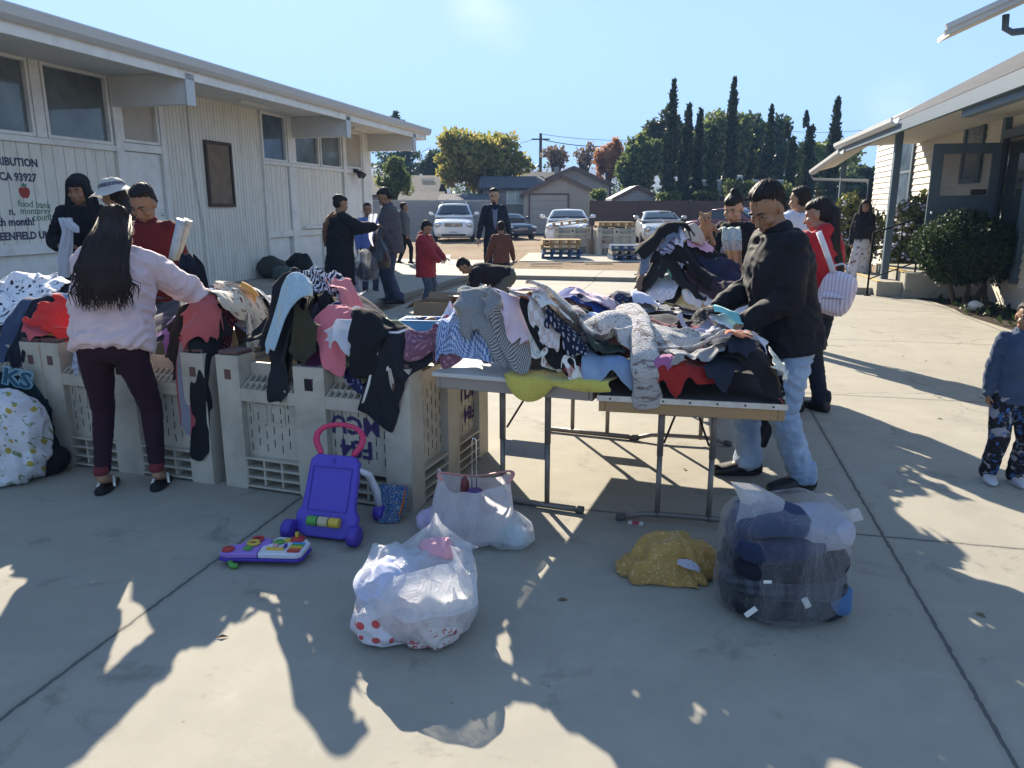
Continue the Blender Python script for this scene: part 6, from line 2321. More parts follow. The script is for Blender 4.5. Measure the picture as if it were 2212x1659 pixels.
  m.cap(t0 * k, t1 * k, .013 * k, .0105 * k, 8)
  m.cap(t1 * k, t2 * k, .0105 * k, .008 * k, 8)
 skin(m, 'body', skinm, T, vox * .62 if vox <= .011 else vox * .8, 3, fac=.45)
 # ---- face details
 if face:
  for sd in (-1, 1):
   q = MB()
   q.ball(sc(H(sd * .031, .0715, .010)), tuple(np.array((.0125, .0095, .0048)) * k), 10, 8, mbM)
   eo = q.build('eye', m_eye, T, smooth=True)
   q = MB()
   q.ball(sc(H(sd * .031, .0788, .009)), tuple(np.array((.0072, .0045, .0050)) * k), 8, 6, mbM)
   q.build('iris', m_iris, eo, smooth=True)
   q = MB()
   q.tube([sc(H(sd * .014, .0905, .031)), sc(H(sd * .032, .0890, .037)), sc(H(sd * .052, .0735, .030))], [.004 * k, .0052 * k, .002 * k], 6)
   q.build('eyebrow', m_hair, T, smooth=True)
  q = MB()
  q.ball(sc(H(0, .0915, -.0585)), tuple(np.array((.021, .0062, .0042)) * k), 10, 6, mbM)
  q.ball(sc(H(0, .0905, -.0655)), tuple(np.array((.018, .0064, .0048)) * k), 10, 6, mbM)
  q.build('lips', m_lip, T, smooth=True)
 # ---- top garment
 if top:
  lo = top.get('loose', .02)
  hem = top.get('hem', -.02)
  m = MB()
  rg = []
  flare = top.get('flare', 1.0)
  for z, rx, ry, y in ((hem, .168 * flare, .128 * flare, 0), (hem + .03, .165 * flare, .125 * flare, 0), (.06, .160, .120, 0), (.17, .152, .115, .005), (.30, .158, .122, .012), (.40, .160, .120, .01), (.475, .148, .100, -.003), (.53, .108, .078, -.005), (.57, .075, .066, -.002)):
   if z < hem + .02 and z != hem:
    continue
   rg.append(ring(P(0, y, z) * k, r, f, (rx * b + lo) * k, (ry * b + lo) * k, 24))
  m.rings(rg)
  sl = top.get('sleeve', 1.0)
  for sd in (-1, 1):
   e, w = elb[sd], wri[sd]
   m.cap(P(sd * .07, 0, .475) * k, sh[sd] * k, (.062 * b + lo * .6) * k, (.054 * b + lo * .55) * k, 14)
   if sl > .5:
    m.cap(sh[sd] * k, e * k, (.054 * b + lo * .6) * k, (.045 * b + lo * .7) * k, 14)
    q = e + (w - e) * (.97 if sl >= 1 else (sl - .5) * 2)
    m.cap(e * k, q * k, (.046 * b + lo * .8) * k, (.033 + lo * .55) * k, 14)
   elif sl > 0:
    q = sh[sd] + (e - sh[sd]) * (sl * 2)
    m.cap(sh[sd] * k, q * k, (.056 * b + lo) * k, (.052 * b + lo * .9) * k, 14)
  if top.get('collar'):
   m.rings([ring((nb + Rn[:, 2] * q) * k, r, Rn[:, 1], a_ * k, a_ * k * .95, 18) for q, a_ in ((-.05, .088), (.0, .076), (.045, .072), (.05, .066))])
  if top.get('hood'):
   hq = nb - f * .075 - u * .0
   m.ball(hq * k, tuple(np.array((.115, .065, .085)) * k), 16, 10, Matrix(Rt.tolist()))
  if top.get('bust') or female:
   for sd in (-1, 1):
    m.ball(P(sd * .075, .085 + lo * .5, .335) * k, tuple(np.array((.075, .065, .075)) * k * b), 12, 8)
  skin(m, top.get('name', 'jacket'), top['mat'], T, vox, 3, (top.get('fold', .009) * k, top.get('fsc', 9.0) / k))
 # ---- legs
 if legs:
  lo = legs.get('loose', .014)
  m = MB()
  kind = legs.get('kind', 'trousers')
  if kind == 'skirt':
   zl = legs.get('len', .12)
   n = 40
   a = np.linspace(0, 2 * math.pi, n, endpoint=False)
   mid = (ank[-1] + ank[1]) / 2
   rg = []
   ph = rnd.random() * 6
   for i in range(12):
    q = i / 11
    c = P(0, 0, .10) * (1 - q) + np.array((mid[0], mid[1] + .03, zl)) * q
    wv = 1 + .10 * q * np.sin(a * 7 + ph + q) + .05 * q * np.sin(a * 12 + 2 * ph)
    rx = (.135 + .115 * q ** .8) * b * legs.get('flare', 1.0)
    ry = (.105 + .13 * q ** .8) * b * legs.get('flare', 1.0)
    rg.append((np.array(c) + np.stack((rx * wv * np.cos(a), ry * wv * np.sin(a), 0 * a), 1)) * k)
   m.rings(rg, True)
   o = m.build(legs.get('name', 'skirt'), legs['mat'], T, smooth=True, sub=1)
  else:
   ll = legs.get('len', 1.0)
   m.rings([ring(P(0, 0, z) * k, r, f, (rx * b + lo * .6) * k, (ry * b + lo * .6) * k, 20) for z, rx, ry in ((-.10, .125, .10), (-.05, .160, .125), (.03, .158, .118), (.10, .148, .105), (.13, .142, .10))])
   for sd in (-1, 1):
    th_ = legs.get('thigh', 1.0)
    m.cap(hip[sd] * k, knee[sd] * k, (.080 * b * th_ + lo) * k, (.058 * b + lo) * k, 14)
    e = knee[sd] + (ank[sd] + np.array((0, 0, .0)) - knee[sd]) * ll
    m.cap(knee[sd] * k, e * k, (.058 * b + lo) * k, (.040 * b + lo * 1.1) * k, 14)
    if legs.get('cuff'):
     m.rings([ring((ank[sd] + np.array((0, .0, q))) * k, X, Y, (a_ + lo) * k, (a_ + .008 + lo) * k, 14) for q, a_ in ((-.035, .044), (-.015, .054), (.03, .055), (.09, .046))])
   skin(m, legs.get('name', 'trousers'), legs['mat'], T, vox, 3, (legs.get('fold', .006) * k, legs.get('fsc', 10.0) / k))
 # ---- shoes
 if shoes:
  for sd in (-1, 1):
   a = ank[sd] + np.array((0, .0, -.085))
   d = np.array((sd * .12, 1, 0))
   d /= np.linalg.norm(d)
   x = np.array((d[1], -d[0], 0))
   sl = 1.05
   m = MB()
   m.rings([ring((a + d * q * sl + np.array((0, 0, zc))) * k, x, Z, rx * k * 1.1, rz_ * k * 1.08, 16) for q, rx, rz_, zc in ((-.085, .022, .03, .036), (-.07, .037, .045, .05), (-.03, .042, .055, .06), (.03, .044, .052, .056), (.08, .050, .036, .042), (.14, .052, .028, .034), (.185, .042, .023, .029), (.21, .020, .015, .024))])
   m.cap((a + np.array((0, 0, .05))) * k, (a + np.array((0, 0, .10))) * k, .046 * k, .043 * k)
   so = skin(m, 'shoe', shoes, T, max(.007, vox * .7), 3)
   q = MB()
   q.rings([ring((a + d * .06 + np.array((0, 0, z))) * k, x, d, s_ * .050 * k, s_ * .148 * k, 20, 2.6) for z, s_ in ((.003, .97), (.026, 1.0))])
   q.build('sole', m_sole_w if shoes.name.startswith('white') else m_shoe_b, so, smooth=False, bevel=.003)
 # ---- hair
 hr = hair or {}
 kind = hr.get('kind', 'short')
 hm = hr.get('mat', m_hair)
 if kind:
  m = MB()
  vol = hr.get('vol', 1.0)
  def hh(c, rr):
   m.ball(sc(H(*c)), tuple(np.array(rr) * k * vol * HS), 18, 12, mbM)
  hh((0, -.037, .060), (.0795, .083, .075))
  hh((0, -.044, .012), (.0775, .070, .082))
  if kind == 'short':
   hh((0, -.008, .096), (.065, .066, .036))
  else:
   hh((0, .0, .075), (.074, .085, .050))
  if kind in ('long', 'pony'):
   L = hr.get('len', .5)
   wd = hr.get('wide', 1.0)
   lt = hr.get('tilt', 0.0)
   p0 = H(0, -.065, .03)
   p1 = H(0, -.085, -.09)
   ho2 = hr.get('off', .045)
   back = P(lt * .3, -.135 * b - ho2, .40)
   end = P(lt, -.15 * b - ho2, .52 - L)
   rows = ((p0, .070, .05), (p1, .092 * wd, .050), ((p1 + back) / 2, .112 * wd, .044), (back, .115 * wd, .034), (back * .45 + end * .55, .085 * wd, .022), (back * .2 + end * .8, .05 * wd, .010))
   if kind == 'pony':
    rows = ((H(0, -.09, .06), .04, .035), (H(0, -.125, .02), .045, .045), (P(lt * .2, -.135, .46), .055, .04), (P(lt * .6, -.15, .25), .055, .032), (P(lt, -.14, .52 - L), .02, .014))
   m.rings([ring(c * k, r, f, a_ * k, b_ * k, 16) for c, a_, b_ in rows])
   if kind == 'long' and hr.get('front'):
    for sd in hr['front']:
     m.tube([H(sd * .06, .02, .06) * k, H(sd * .085, .01, -.04) * k, P(sd * .10, .08 + .03 * b, .42) * k, P(sd * .11, .115 + .02 * b, .52 - hr.get('flen', .25)) * k], [.03 * k, .034 * k, .038 * k, .012 * k], 12)
  if kind == 'bun':
   bx = hr.get('at', (0, -.085, .085))
   m.ball(sc(H(*bx)), .042 * k, 12, 8)
  vs, fs, no = fuse(m, vox * .7, 2)
  cc = hc * k
  d = vs - cc
  q = vs / k
  st = vnoise(np.stack((np.arctan2(d[:, 0], d[:, 1]) * 9, d[:, 2] * 6 / k, q[:, 0] * 3), 1))
  vs = vs + no * (st * hr.get('rough', .0045) * k)[:, None]
  m = MB()
  m.add(vs, fs)
  ho = m.build('hair', hm, T, smooth=True)
  if kind == 'short' and vox <= .0125:
   q = MB()
   ii = np.random.default_rng(5).choice(len(vs), 260, replace=False)
   for a_ in ii:
    nn_ = no[a_]
    d1 = nn_ * .35 + Rh @ np.array((rnd.uniform(-.3, .3), rnd.uniform(-.2, .8), rnd.uniform(-.9, -.1)))
    d1 = d1 - nn_ * min(0, np.dot(d1, nn_) - .12)
    L_ = rnd.uniform(.010, .022) * k
    w_ = rnd.uniform(.0014, .0028) * k
    q.tube([vs[a_] - nn_ * .003, vs[a_] + d1 * L_ * .5 + nn_ * .002, vs[a_] + d1 * L_], [w_, w_, .0004], 4)
   q.build('hair_strands', hm, ho, smooth=True)
  if kind in ('long', 'pony') and hr.get('strands'):
   q = MB()
   ns = hr['strands']
   for i in range(ns):
    t0 = rnd.uniform(-1, 1)
    s0 = H(t0 * .085, -.055 - .03 * (1 - abs(t0)), rnd.uniform(-.06, .07))
    wv = rnd.uniform(-.03, .03)
    L = hr.get('len', .5) * rnd.uniform(.75, 1.18)
    mid = P(t0 * .15 * hr.get('wide', 1) + lt * .3 + wv, -.165 * b - .05 - .022 * (1 - t0 * t0), .40)
    e = P(t0 * .16 * hr.get('wide', 1) + lt + rnd.uniform(-.05, .05), -.175 * b - .055 - .02 * (1 - t0 * t0), .52 - L)
    w1, w2 = rnd.uniform(-.035, .035), rnd.uniform(-.03, .03)
    m1 = s0 * .5 + mid * .5 + r * w2 * .6 - f * .012
    m2 = mid * .66 + e * .34 + r * w1 - f * .008
    m3 = mid * .3 + e * .7 - r * w1 * .9
    w = rnd.uniform(.0014, .0048)
    q.tube([s0 * k, m1 * k, mid * k, m2 * k, m3 * k, e * k], [w * k, w * 1.3 * k, w * 1.4 * k, w * 1.2 * k, w * k, .0008], 5, flat=.5)
   q.build('hair_strands', hm, ho, smooth=True)
 J.update(T=T, k=k, H=H, P=P, hc=hc, Rh=Rh, wri=wri, elb=elb, sh=sh, r=r, f=f, u=u, nb=nb, hdir=hdir, hip=hip, ank=ank, mbM=mbM)
 return J
def wl(J, p):
 """a joint-space point in the world"""
 T = J['T']
 q = np.asarray(p) * J['k']
 a = T.rotation_euler[2]
 return np.array((T.location[0] + q[0] * math.cos(a) - q[1] * math.sin(a), T.location[1] + q[0] * math.sin(a) + q[1] * math.cos(a), T.location[2] + q[2]))
def yaw_to(dx, dy):
 """yaw that faces along (dx, dy)"""
 return math.atan2(-dx, dy)
# ---- who is there
c_blk = lambda n: cloth(n, (.013, .013, .016), coord='Object', sheen=.1)
m_jack = cloth('black_jacket', (.012, .012, .015), coord='Object', sheen=.35, rough=.75)
m_jeansl = cloth('light_jeans', (.20, .28, .40), 'denim', c2=(.36, .45, .58), coord='Object')
m_jeansd = cloth('dark_jeans', (.035, .05, .085), 'denim', c2=(.07, .10, .16), coord='Object')
# man in black jacket at the right table
f0 = gr(1700, 1038)
man = person('man in black jacket and light blue jeans leaning over the clothes table', (1.52, 4.16), yaw_to(-1, -.12), 1.68, lean=.19, head=(R(26), R(38), R(0)), neck=.25,
    hands={-1: (-.14, .30, .98, (-.1, 1, -.35), .45), 1: (.16, .34, 1.03, (.1, 1, -.3), .45)}, feet=((-.16, -.08), (.13, .12)), skinm=m_skin_b,
    top=dict(mat=m_jack, hem=-.09, loose=.030, collar=True, fold=.010, fsc=7.5, flare=1.02), legs=dict(mat=m_jeansl, loose=.018, cuff=True, name='jeans', fold=.008), shoes=m_shoe_b, build=1.16, vox=.0085, hair=dict(kind='short', rough=.006))
# woman in the pink sweatshirt, back to the camera
m_pink = cloth('pink_sweatshirt', (.66, .50, .50), coord='Object', sheen=.3)
pk = person('woman with long dark hair in a pale pink sweatshirt and maroon leggings', (-2.14, 4.03), R(8), 1.59, lean=.40, head=(R(8), R(38), R(-4)), neck=.25,
   hands={-1: (-.30, .36, .86, (-.2, 1, -.5), .3), 1: (.52, .47, 1.00, (.5, 1, -.15), .3)}, feet=((-.17, .0), (.14, .02)), skinm=m_skin_a, female=True,
   top=dict(mat=m_pink, hem=-.03, loose=.045, fold=.016, fsc=7, name='sweatshirt', flare=.98), legs=dict(mat=cloth('maroon_leggings', (.030, .012, .020), coord='Object'), loose=.002, name='leggings', thigh=1.15, len=.86, fold=.003), shoes=None, build=1.06, vox=.0085,
   hair=dict(kind='long', mat=hairmat('dark_brown_hair', (.020, .012, .009)), len=.33, wide=.86, strands=420, rough=.010, off=.012, tilt=.05), face=False, poles={1: (.9, -.2, -.3)})
for sd in (-1, 1):
 a = pk['ank'][sd] * pk['k']
 q = MB()
 q.rings([ring((a[0], a[1] + .05, z), np.eye(3)[0], np.eye(3)[1], .046 * s_, .135 * s_, 20, 2.5) for z, s_ in ((.002, .97), (.020, 1.0))])
 so = q.build('sandal', m_shoe_b, pk['T'], bevel=.003)
 q = MB()
 q.tube([(a[0] - .046, a[1] + .03, .015), (a[0] - .03, a[1] + .07, .058), (a[0], a[1] + .12, .05), (a[0] + .03, a[1] + .07, .058), (a[0] + .046, a[1] + .03, .015)], .008, 6)
 q.build('strap', m_trim, so, smooth=True)
 q = MB()
 q.rings([ring((a[0], a[1] - .005, z), np.eye(3)[0], np.eye(3)[1], rr, rr + .006, 16) for z, rr in ((.105, .037), (.12, .040), (.135, .039), (.15, .037))])
 q.build('sock_cuff', cloth('red_sock', (.16, .03, .035), coord='Object'), pk['T'], smooth=True)
# man in red vest behind the crates
m_vest = cloth('red_vest', (.11, .013, .014), coord='Object', sheen=.2)
g = at(325, 500, 5.75)
rv = person('man in a red vest holding rolled fabric and a dark coat', (g[0], 5.75), yaw_to(.15, -1), 1.70, lean=.12, head=(R(-12), R(34), 0), neck=.2,
   hands={-1: (-.12, .26, 1.02, (.6, .6, .2), .7), 1: (.26, .20, .95, (-.2, 1, -.4), .4)}, skinm=m_skin_b, top=dict(mat=m_vest, hem=-.05, loose=.035, collar=True, fold=.008, fsc=8, name='vest'), legs=dict(mat=m_jeansd), shoes=m_shoe_b, build=1.08, vox=.010, hair=dict(kind='short', rough=.005))
# woman in black hood by the wall, woman in white hat
g = at(178, 460, 7.8)
hd = person('woman in a black hooded shawl holding a white cloth by the painted wall', (g[0], 7.8), yaw_to(.35, -1), 1.84, lean=.08, head=(R(-18), R(14), 0),
   hands={-1: (-.16, .20, 1.15, (1, .4, .1), .6), 1: (.17, .22, 1.10, (-1, .3, .3), .6)}, skinm=m_skin_b, female=True, top=dict(mat=c_blk('black_shawl'), hem=-.25, loose=.035, fold=.014, fsc=6, name='shawl', sleeve=.8, flare=1.1), legs=dict(mat=c_blk('black_skirt'), kind='skirt'), shoes=m_shoe_b, build=1.02, vox=.012, hair=dict(kind='long', len=.3, wide=1.15, front=(-1, 1), flen=.16, vol=1.12, mat=c_blk('black_hood'), rough=.002))
g = at(252, 460, 7.3)
wh = person('woman in a wide white sun hat and black jacket talking by the wall', (g[0], 7.3), yaw_to(-1, .25), 1.78, head=(R(0), R(12), 0), skinm=m_skin_b, female=True, top=dict(mat=c_blk('black_coat'), hem=-.1, loose=.035, collar=True), legs=dict(mat=m_jeansd), shoes=m_shoe_b, vox=.012, hair=dict(kind='long', len=.42, wide=.9, rough=.006))
q = MB()
Hh = wh['H']
n = 30
a = np.linspace(0, 2 * math.pi, n, endpoint=False)
rg = []
for rr, z in ((.0, .125), (.05, .122), (.085, .10), (.098, .06), (.102, .045), (.13, .028), (.165, .02), (.19, .012)):
 dr = .03 * max(0, (rr - .1) / .09)
 rg.append(np.stack([Hh(max(rr, .001) * math.cos(t), -.015 + max(rr, .001) * 1.1 * math.sin(t), z + .02 - dr * abs(math.cos(t)) - dr * .6 * (math.sin(t) < 0) + .006 * math.sin(5 * t)) * wh['k'] for t in a]))
q.rings(rg, False)
ho = q.build('sun_hat', cloth('hat_straw', (.60, .58, .52), coord='Object', trans=.2), wh['T'], smooth=True, sub=1)
q = MB()
q.rings([np.stack([Hh(rr * math.cos(t), -.015 + rr * 1.1 * math.sin(t), z + .02) * wh['k'] for t in a]) for rr, z in ((.1015, .046), (.1045, .05), (.102, .075), (.098, .078))], False)
q.build('hat_band', cloth('hat_band', (.12, .12, .16), 'dots', c2=(.5, .5, .5), coord='Object', sc=3), ho, smooth=True)
# woman in long black dress with brown scarf, seen from behind
g = gr(742, 672)
dw = person('woman with bun in long black tunic and patterned skirt holding up a clear bag', (g[0], g[1]), yaw_to(.9, .55), 1.72, lean=.05, head=(R(0), R(12), 0), hands={-1: (-.10, .30, 1.22, (.2, 1, .4), .7), 1: (.20, .48, 1.28, (0, 1, .3), .7)}, skinm=m_skin_b, female=True, top=dict(mat=c_blk('black_tunic'), hem=-.48, loose=.055, fold=.010, fsc=6, name='tunic', flare=1.2), legs=dict(mat=cloth('patterned_skirt', (.36, .36, .44), 'zebra', c2=(.06, .06, .09), coord='Object', sc=2.0), kind='skirt', flare=1.05), shoes=m_shoe_b, build=1.12, vox=.013, hair=dict(kind='bun', at=(0, -.09, .06)))
q = MB()
P_ = dw['P']
q.ball(P_(0, -.06, .52) * dw['k'], tuple(np.array((.17, .11, .075)) * dw['k']), 16, 10)
q.rings([ring(c * dw['k'], dw['r'], dw['f'], a_ * dw['k'], b_ * dw['k'], 16) for c, a_, b_ in ((P_(-.05, -.10, .52), .12, .06), (P_(-.10, -.17, .40), .11, .04), (P_(-.15, -.18, .25), .07, .03), (P_(-.19, -.17, .06), .02, .012))])
skin(q, 'scarf', cloth('brown_scarf', (.17, .075, .035), coord='Object', sheen=.3), dw['T'], .014, 2, (.012, 8))
q = MB()
q.ball(dw['H'](0, -.085, .055) * dw['k'], tuple(np.array((.05, .042, .042)) * dw['k']), 10, 8)
q.build('hair_wrap', cloth('grey_wrap', (.45, .45, .5), 'zebra', c2=(.1, .1, .12), coord='Object', sc=3), dw['T'], smooth=True)
# man in grey jacket with black bag
g = gr(852, 655)
gm = person('man in grey jacket and blue jeans holding a black bag', (g[0], g[1]), yaw_to(-1, -.15), 1.85, lean=.05, head=(R(8), R(38), 0), neck=.25, hands={-1: (-.10, .26, .88, (.1, .8, -.6), .8), 1: (.12, .26, .92, (-.1, .8, -.6), .8)}, feet=((-.10, -.05), (.12, .08)), skinm=m_skin_b, top=dict(mat=cloth('grey_jacket', (.075, .08, .09), coord='Object', sheen=.25), hem=-.12, loose=.04, collar=True, fold=.010), legs=dict(mat=m_jeansd, loose=.02, cuff=True, name='jeans'), shoes=m_shoe_b, build=1.06, vox=.012, hair=dict(kind='short'))
# small boy in blue peeking behind them, half hidden teenager
g = at(806, 470, 14.2)
person('boy in a blue shirt half hidden behind the man in grey', (g[0] - .1, 14.2), yaw_to(.3, -1), 1.62, head=(0, R(5), 0), skinm=m_skin_b, top=dict(mat=cloth('blue_shirt', (.12, .17, .42), coord='Object'), loose=.02), legs=dict(mat=m_jeansd), shoes=m_shoe_b, vox=.016)
g = gr(882, 572)
person('teenager in grey hoodie and tight dark trousers half hidden behind the man in grey', (g[0] - .14, g[1] + .1), yaw_to(1, .2), 1.68, skinm=m_skin_b, hands={-1: (-.22, .1, .85), 1: (.2, .1, .85)}, feet=((-.08, -.12), (.1, .22)), top=dict(mat=cloth('grey_hoodie', (.10, .105, .115), coord='Object'), loose=.03, hood=True, name='hoodie'), legs=dict(mat=c_blk('black_jeans'), loose=.006), shoes=m_shoe_b, vox=.016)
# boy in red hoodie with paper
g = gr(922, 668)
rb = person('boy in a red hooded jacket looking at printed papers', (g[0], g[1]), yaw_to(.95, -.3), 1.34, head=(R(5), R(32), 0), neck=.15, hands={-1: (-.10, .38, .98, (.2, 1, .1), .6), 1: (.14, .36, .96, (-.1, 1, .1), .6)}, skinm=m_skin_b, top=dict(mat=cloth('red_hoodie', (.26, .025, .035), coord='Object', sheen=.3), hem=-.24, loose=.05, hood=True, name='hoodie', fold=.010), legs=dict(mat=m_jeansd, loose=.02, name='jeans'), shoes=m_shoe_b, build=1.1, vox=.011, hair=dict(kind='short', vol=1.06, rough=.007))
# man in dark suit
g = gr(1068, 622)
sm = person('bearded man in a dark suit and grey-blue shirt walking through the yard', (g[0], g[1]), yaw_to(.12, -1), 1.90, head=(R(-6), R(14), 0), hands={-1: (-.31, .03, .80), 1: (.31, .06, .80)}, feet=((-.12, .05), (.11, -.08)), skinm=m_skin_c, top=dict(mat=cloth('navy_suit', (.018, .021, .034), coord='Object', sheen=.15), hem=-.12, loose=.012, name='suit_jacket', fold=.006), legs=dict(mat=cloth('navy_suit_trousers', (.016, .018, .028), coord='Object'), loose=.02), shoes=m_shoe_b, build=1.03, vox=.011, hair=dict(kind='short', vol=.98))
q = MB()
P_ = sm['P']
k = sm['k']
q.add([P_(x, y, z) * k for x, y, z in ((-.062, .142, .505), (.062, .142, .505), (.045, .185, .30), (0, .19, .14), (-.045, .185, .30), (0, .155, .47))], [(0, 5, 4), (5, 1, 2), (5, 2, 3), (4, 5, 3)])
so_ = q.build('shirt', cloth('blue_grey_shirt', (.15, .18, .26), coord='Object'), sm['T'])
mm_ = so_.modifiers.new('thickness', 'SOLIDIFY')
mm_.thickness = .012
for sd in (-1, 1):
 q = MB()
 q.slab([P_(sd * .10, .15, .50) * k, P_(sd * .055, .16, .52) * k, P_(sd * .02, .205, .16) * k, P_(sd * .105, .185, .36) * k], .012)
 q.build('lapel', cloth('lapel_cloth', (.02, .023, .036), coord='Object'), sm['T'])
q = MB()
for c, rr in (((0, .052, -.088), (.036, .034, .026)), ((.042, .030, -.062), (.02, .03, .028)), ((-.042, .030, -.062), (.02, .03, .028)), ((0, .088, -.046), (.024, .008, .005))):
 q.ball(np.array(sm['H'](*c)) * k, tuple(np.array(rr) * k * 1.05), 12, 8, sm['mbM'])
q.build('beard', m_hair, sm['T'], smooth=True)
# boy in brown shirt, back turned
g = gr(1083, 648)
bb = person('boy in a brown shirt standing with his back turned before the man in the suit', (g[0], g[1]), yaw_to(-.1, 1), 1.31, head=(R(0), R(10), 0), hands={-1: (-.33, .10, .84), 1: (.31, .14, .84)}, skinm=m_skin_b, top=dict(mat=cloth('brown_shirt', (.12, .05, .035), coord='Object'), hem=-.06, loose=.018, name='shirt'), legs=dict(mat=c_blk('boy_trousers'), loose=.02), shoes=m_shoe_b, build=1.04, vox=.011, hair=dict(kind='short'), face=False)
# bending boy
g = gr(1055, 705)
bd = person('boy in a black t-shirt bent over a cardboard box', (g[0] + .12, g[1] + .1), yaw_to(-1, -.15), 1.42, lean=1.40, head=(R(5), R(66), 0), neck=.2, hands={-1: (-.16, .52, .32, (0, .3, -1), .5), 1: (.16, .50, .36, (0, .3, -1), .5)}, feet=((-.12, -.12), (.12, .10)), crouch=.10, skinm=m_skin_b, top=dict(mat=cloth('black_tshirt', (.014, .013, .016), coord='Object', sheen=.2), hem=-.02, loose=.025, sleeve=.42, name='tshirt'), legs=dict(mat=cloth('khaki_trousers', (.10, .098, .085), coord='Object'), loose=.035), shoes=m_shoe_b, build=1.12, vox=.011, hair=dict(kind='short'), poles={-1: (-.6, -.3, .2), 1: (.6, -.3, .2)})
# woman with bun behind the dark heap
g = at(1585, 560, 7.1)
bw = person('woman with top bun in black cardigan and grey top holding a teddy bear', (g[0], 7.1), yaw_to(-.75, -.75), 1.66, lean=.06, head=(R(6), R(26), 0), neck=.15, hands={-1: (-.16, .22, 1.05, (.5, .7, .1), .7), 1: (.12, .38, 1.10, (-.3, 1, .3), .7)}, skinm=m_skin_c, female=True, top=dict(mat=c_blk('black_cardigan'), hem=-.15, loose=.03, name='cardigan'), legs=dict(mat=c_blk('black_trousers')), shoes=m_shoe_b, build=1.08, vox=.010, hair=dict(kind='bun', at=(0, -.06, .125), vol=.97))
q = MB()
q.ball(bw['P'](0, .105, .33) * bw['k'], tuple(np.array((.115, .075, .15)) * bw['k']), 14, 10)
q.ball(bw['P'](0, .05, .47) * bw['k'], tuple(np.array((.075, .07, .06)) * bw['k']), 12, 8)
skin(q, 'top', cloth('grey_satin_top', (.33, .31, .34), coord='Object', rough=.5), bw['T'], .01, 2, (.008, 10))
# girl in red hoodie with backpack
g = gr(1757, 893)
rg_ = person('girl with long dark hair in red hoodie and dark jeans carrying a pale backpack', (g[0] - .02, g[1] + .1), yaw_to(-.45, .9), 1.60, lean=.06, head=(R(28), R(14), 0), hands={-1: (-.18, .32, 1.0, (0, 1, 0), .5), 1: (.22, .25, .95, (-.2, 1, 0), .5)}, feet=((-.10, .06), (.09, -.05)), skinm=m_skin_a, female=True, top=dict(mat=cloth('red_sweatshirt', (.40, .022, .028), coord='Object', sheen=.3), hem=-.05, loose=.045, hood=True, name='hoodie', fold=.010), legs=dict(mat=cloth('black_blue_jeans', (.018, .022, .032), coord='Object'), loose=.012, name='jeans', cuff=True), shoes=m_shoe_b, build=1.10, vox=.010, hair=dict(kind='pony', len=.62, tilt=.13, strands=0), face=False)
# boy in white shirt further back
g = at(1728, 440, 8.6)
person('boy in a white t-shirt seen from behind past the man in black', (g[0], 8.6), yaw_to(-.5, .85), 1.75, head=(R(15), R(8), 0), skinm=m_skin_b, top=dict(mat=cloth('white_tshirt', (.55, .56, .66), coord='Object'), loose=.04, sleeve=.45, name='tshirt'), legs=dict(mat=m_jeansd), shoes=m_shoe_b, build=1.05, vox=.012, hair=dict(kind='short', vol=1.06), face=False)
# girl in long floral skirt by the steps
g = gr(1852, 616)
person('girl with long hair in black sweater and long floral skirt beside the porch steps', (g[0], g[1]), yaw_to(-.25, -1), 1.70, head=(R(-10), R(4), 0), hands={-1: (-.19, -.06, .85), 1: (.19, -.06, .85)}, skinm=m_skin_b, female=True, top=dict(mat=c_blk('black_sweater'), hem=.06, loose=.03, collar=True, name='sweater'), legs=dict(mat=cloth('floral_skirt', (.52, .50, .52), 'floral', c2=(.13, .09, .10), c3=(.3, .27, .27), coord='Object', sc=.75), kind='skirt', len=.10), shoes=m_shoe_b, vox=.013, hair=dict(kind='long', len=.48, wide=.9, front=(-1, 1), flen=.42))
# small boy at the right
g = gr(2212, 1050)
sb = person('small boy in blue denim shirt and patterned trousers at the right edge', (2.85, 4.14), yaw_to(-.18, -1), 1.03, head=(R(-20), R(8), 0), hands={-1: (-.26, .06, .80, (.1, .3, -1), .7), 1: (.26, .02, .80, (-.1, .1, -1), .6)}, feet=((-.10, .02), (.12, -.02)), skinm=m_skin_b, top=dict(mat=cloth('boys_denim_shirt', (.035, .055, .10), 'denim', c2=(.06, .085, .145), coord='Object'), hem=-.10, loose=.02, collar=True, name='shirt', fold=.008), legs=dict(mat=cloth('boys_trousers', (.016, .016, .02), 'blot', c2=(.25, .25, .28), c3=(.05, .12, .3), coord='Object', sc=2.2), loose=.03, name='trousers'), shoes=paint('white_sneaker', (.5, .5, .52), .5, .15), build=1.02, vox=.008, hair=dict(kind='short', rough=.004))
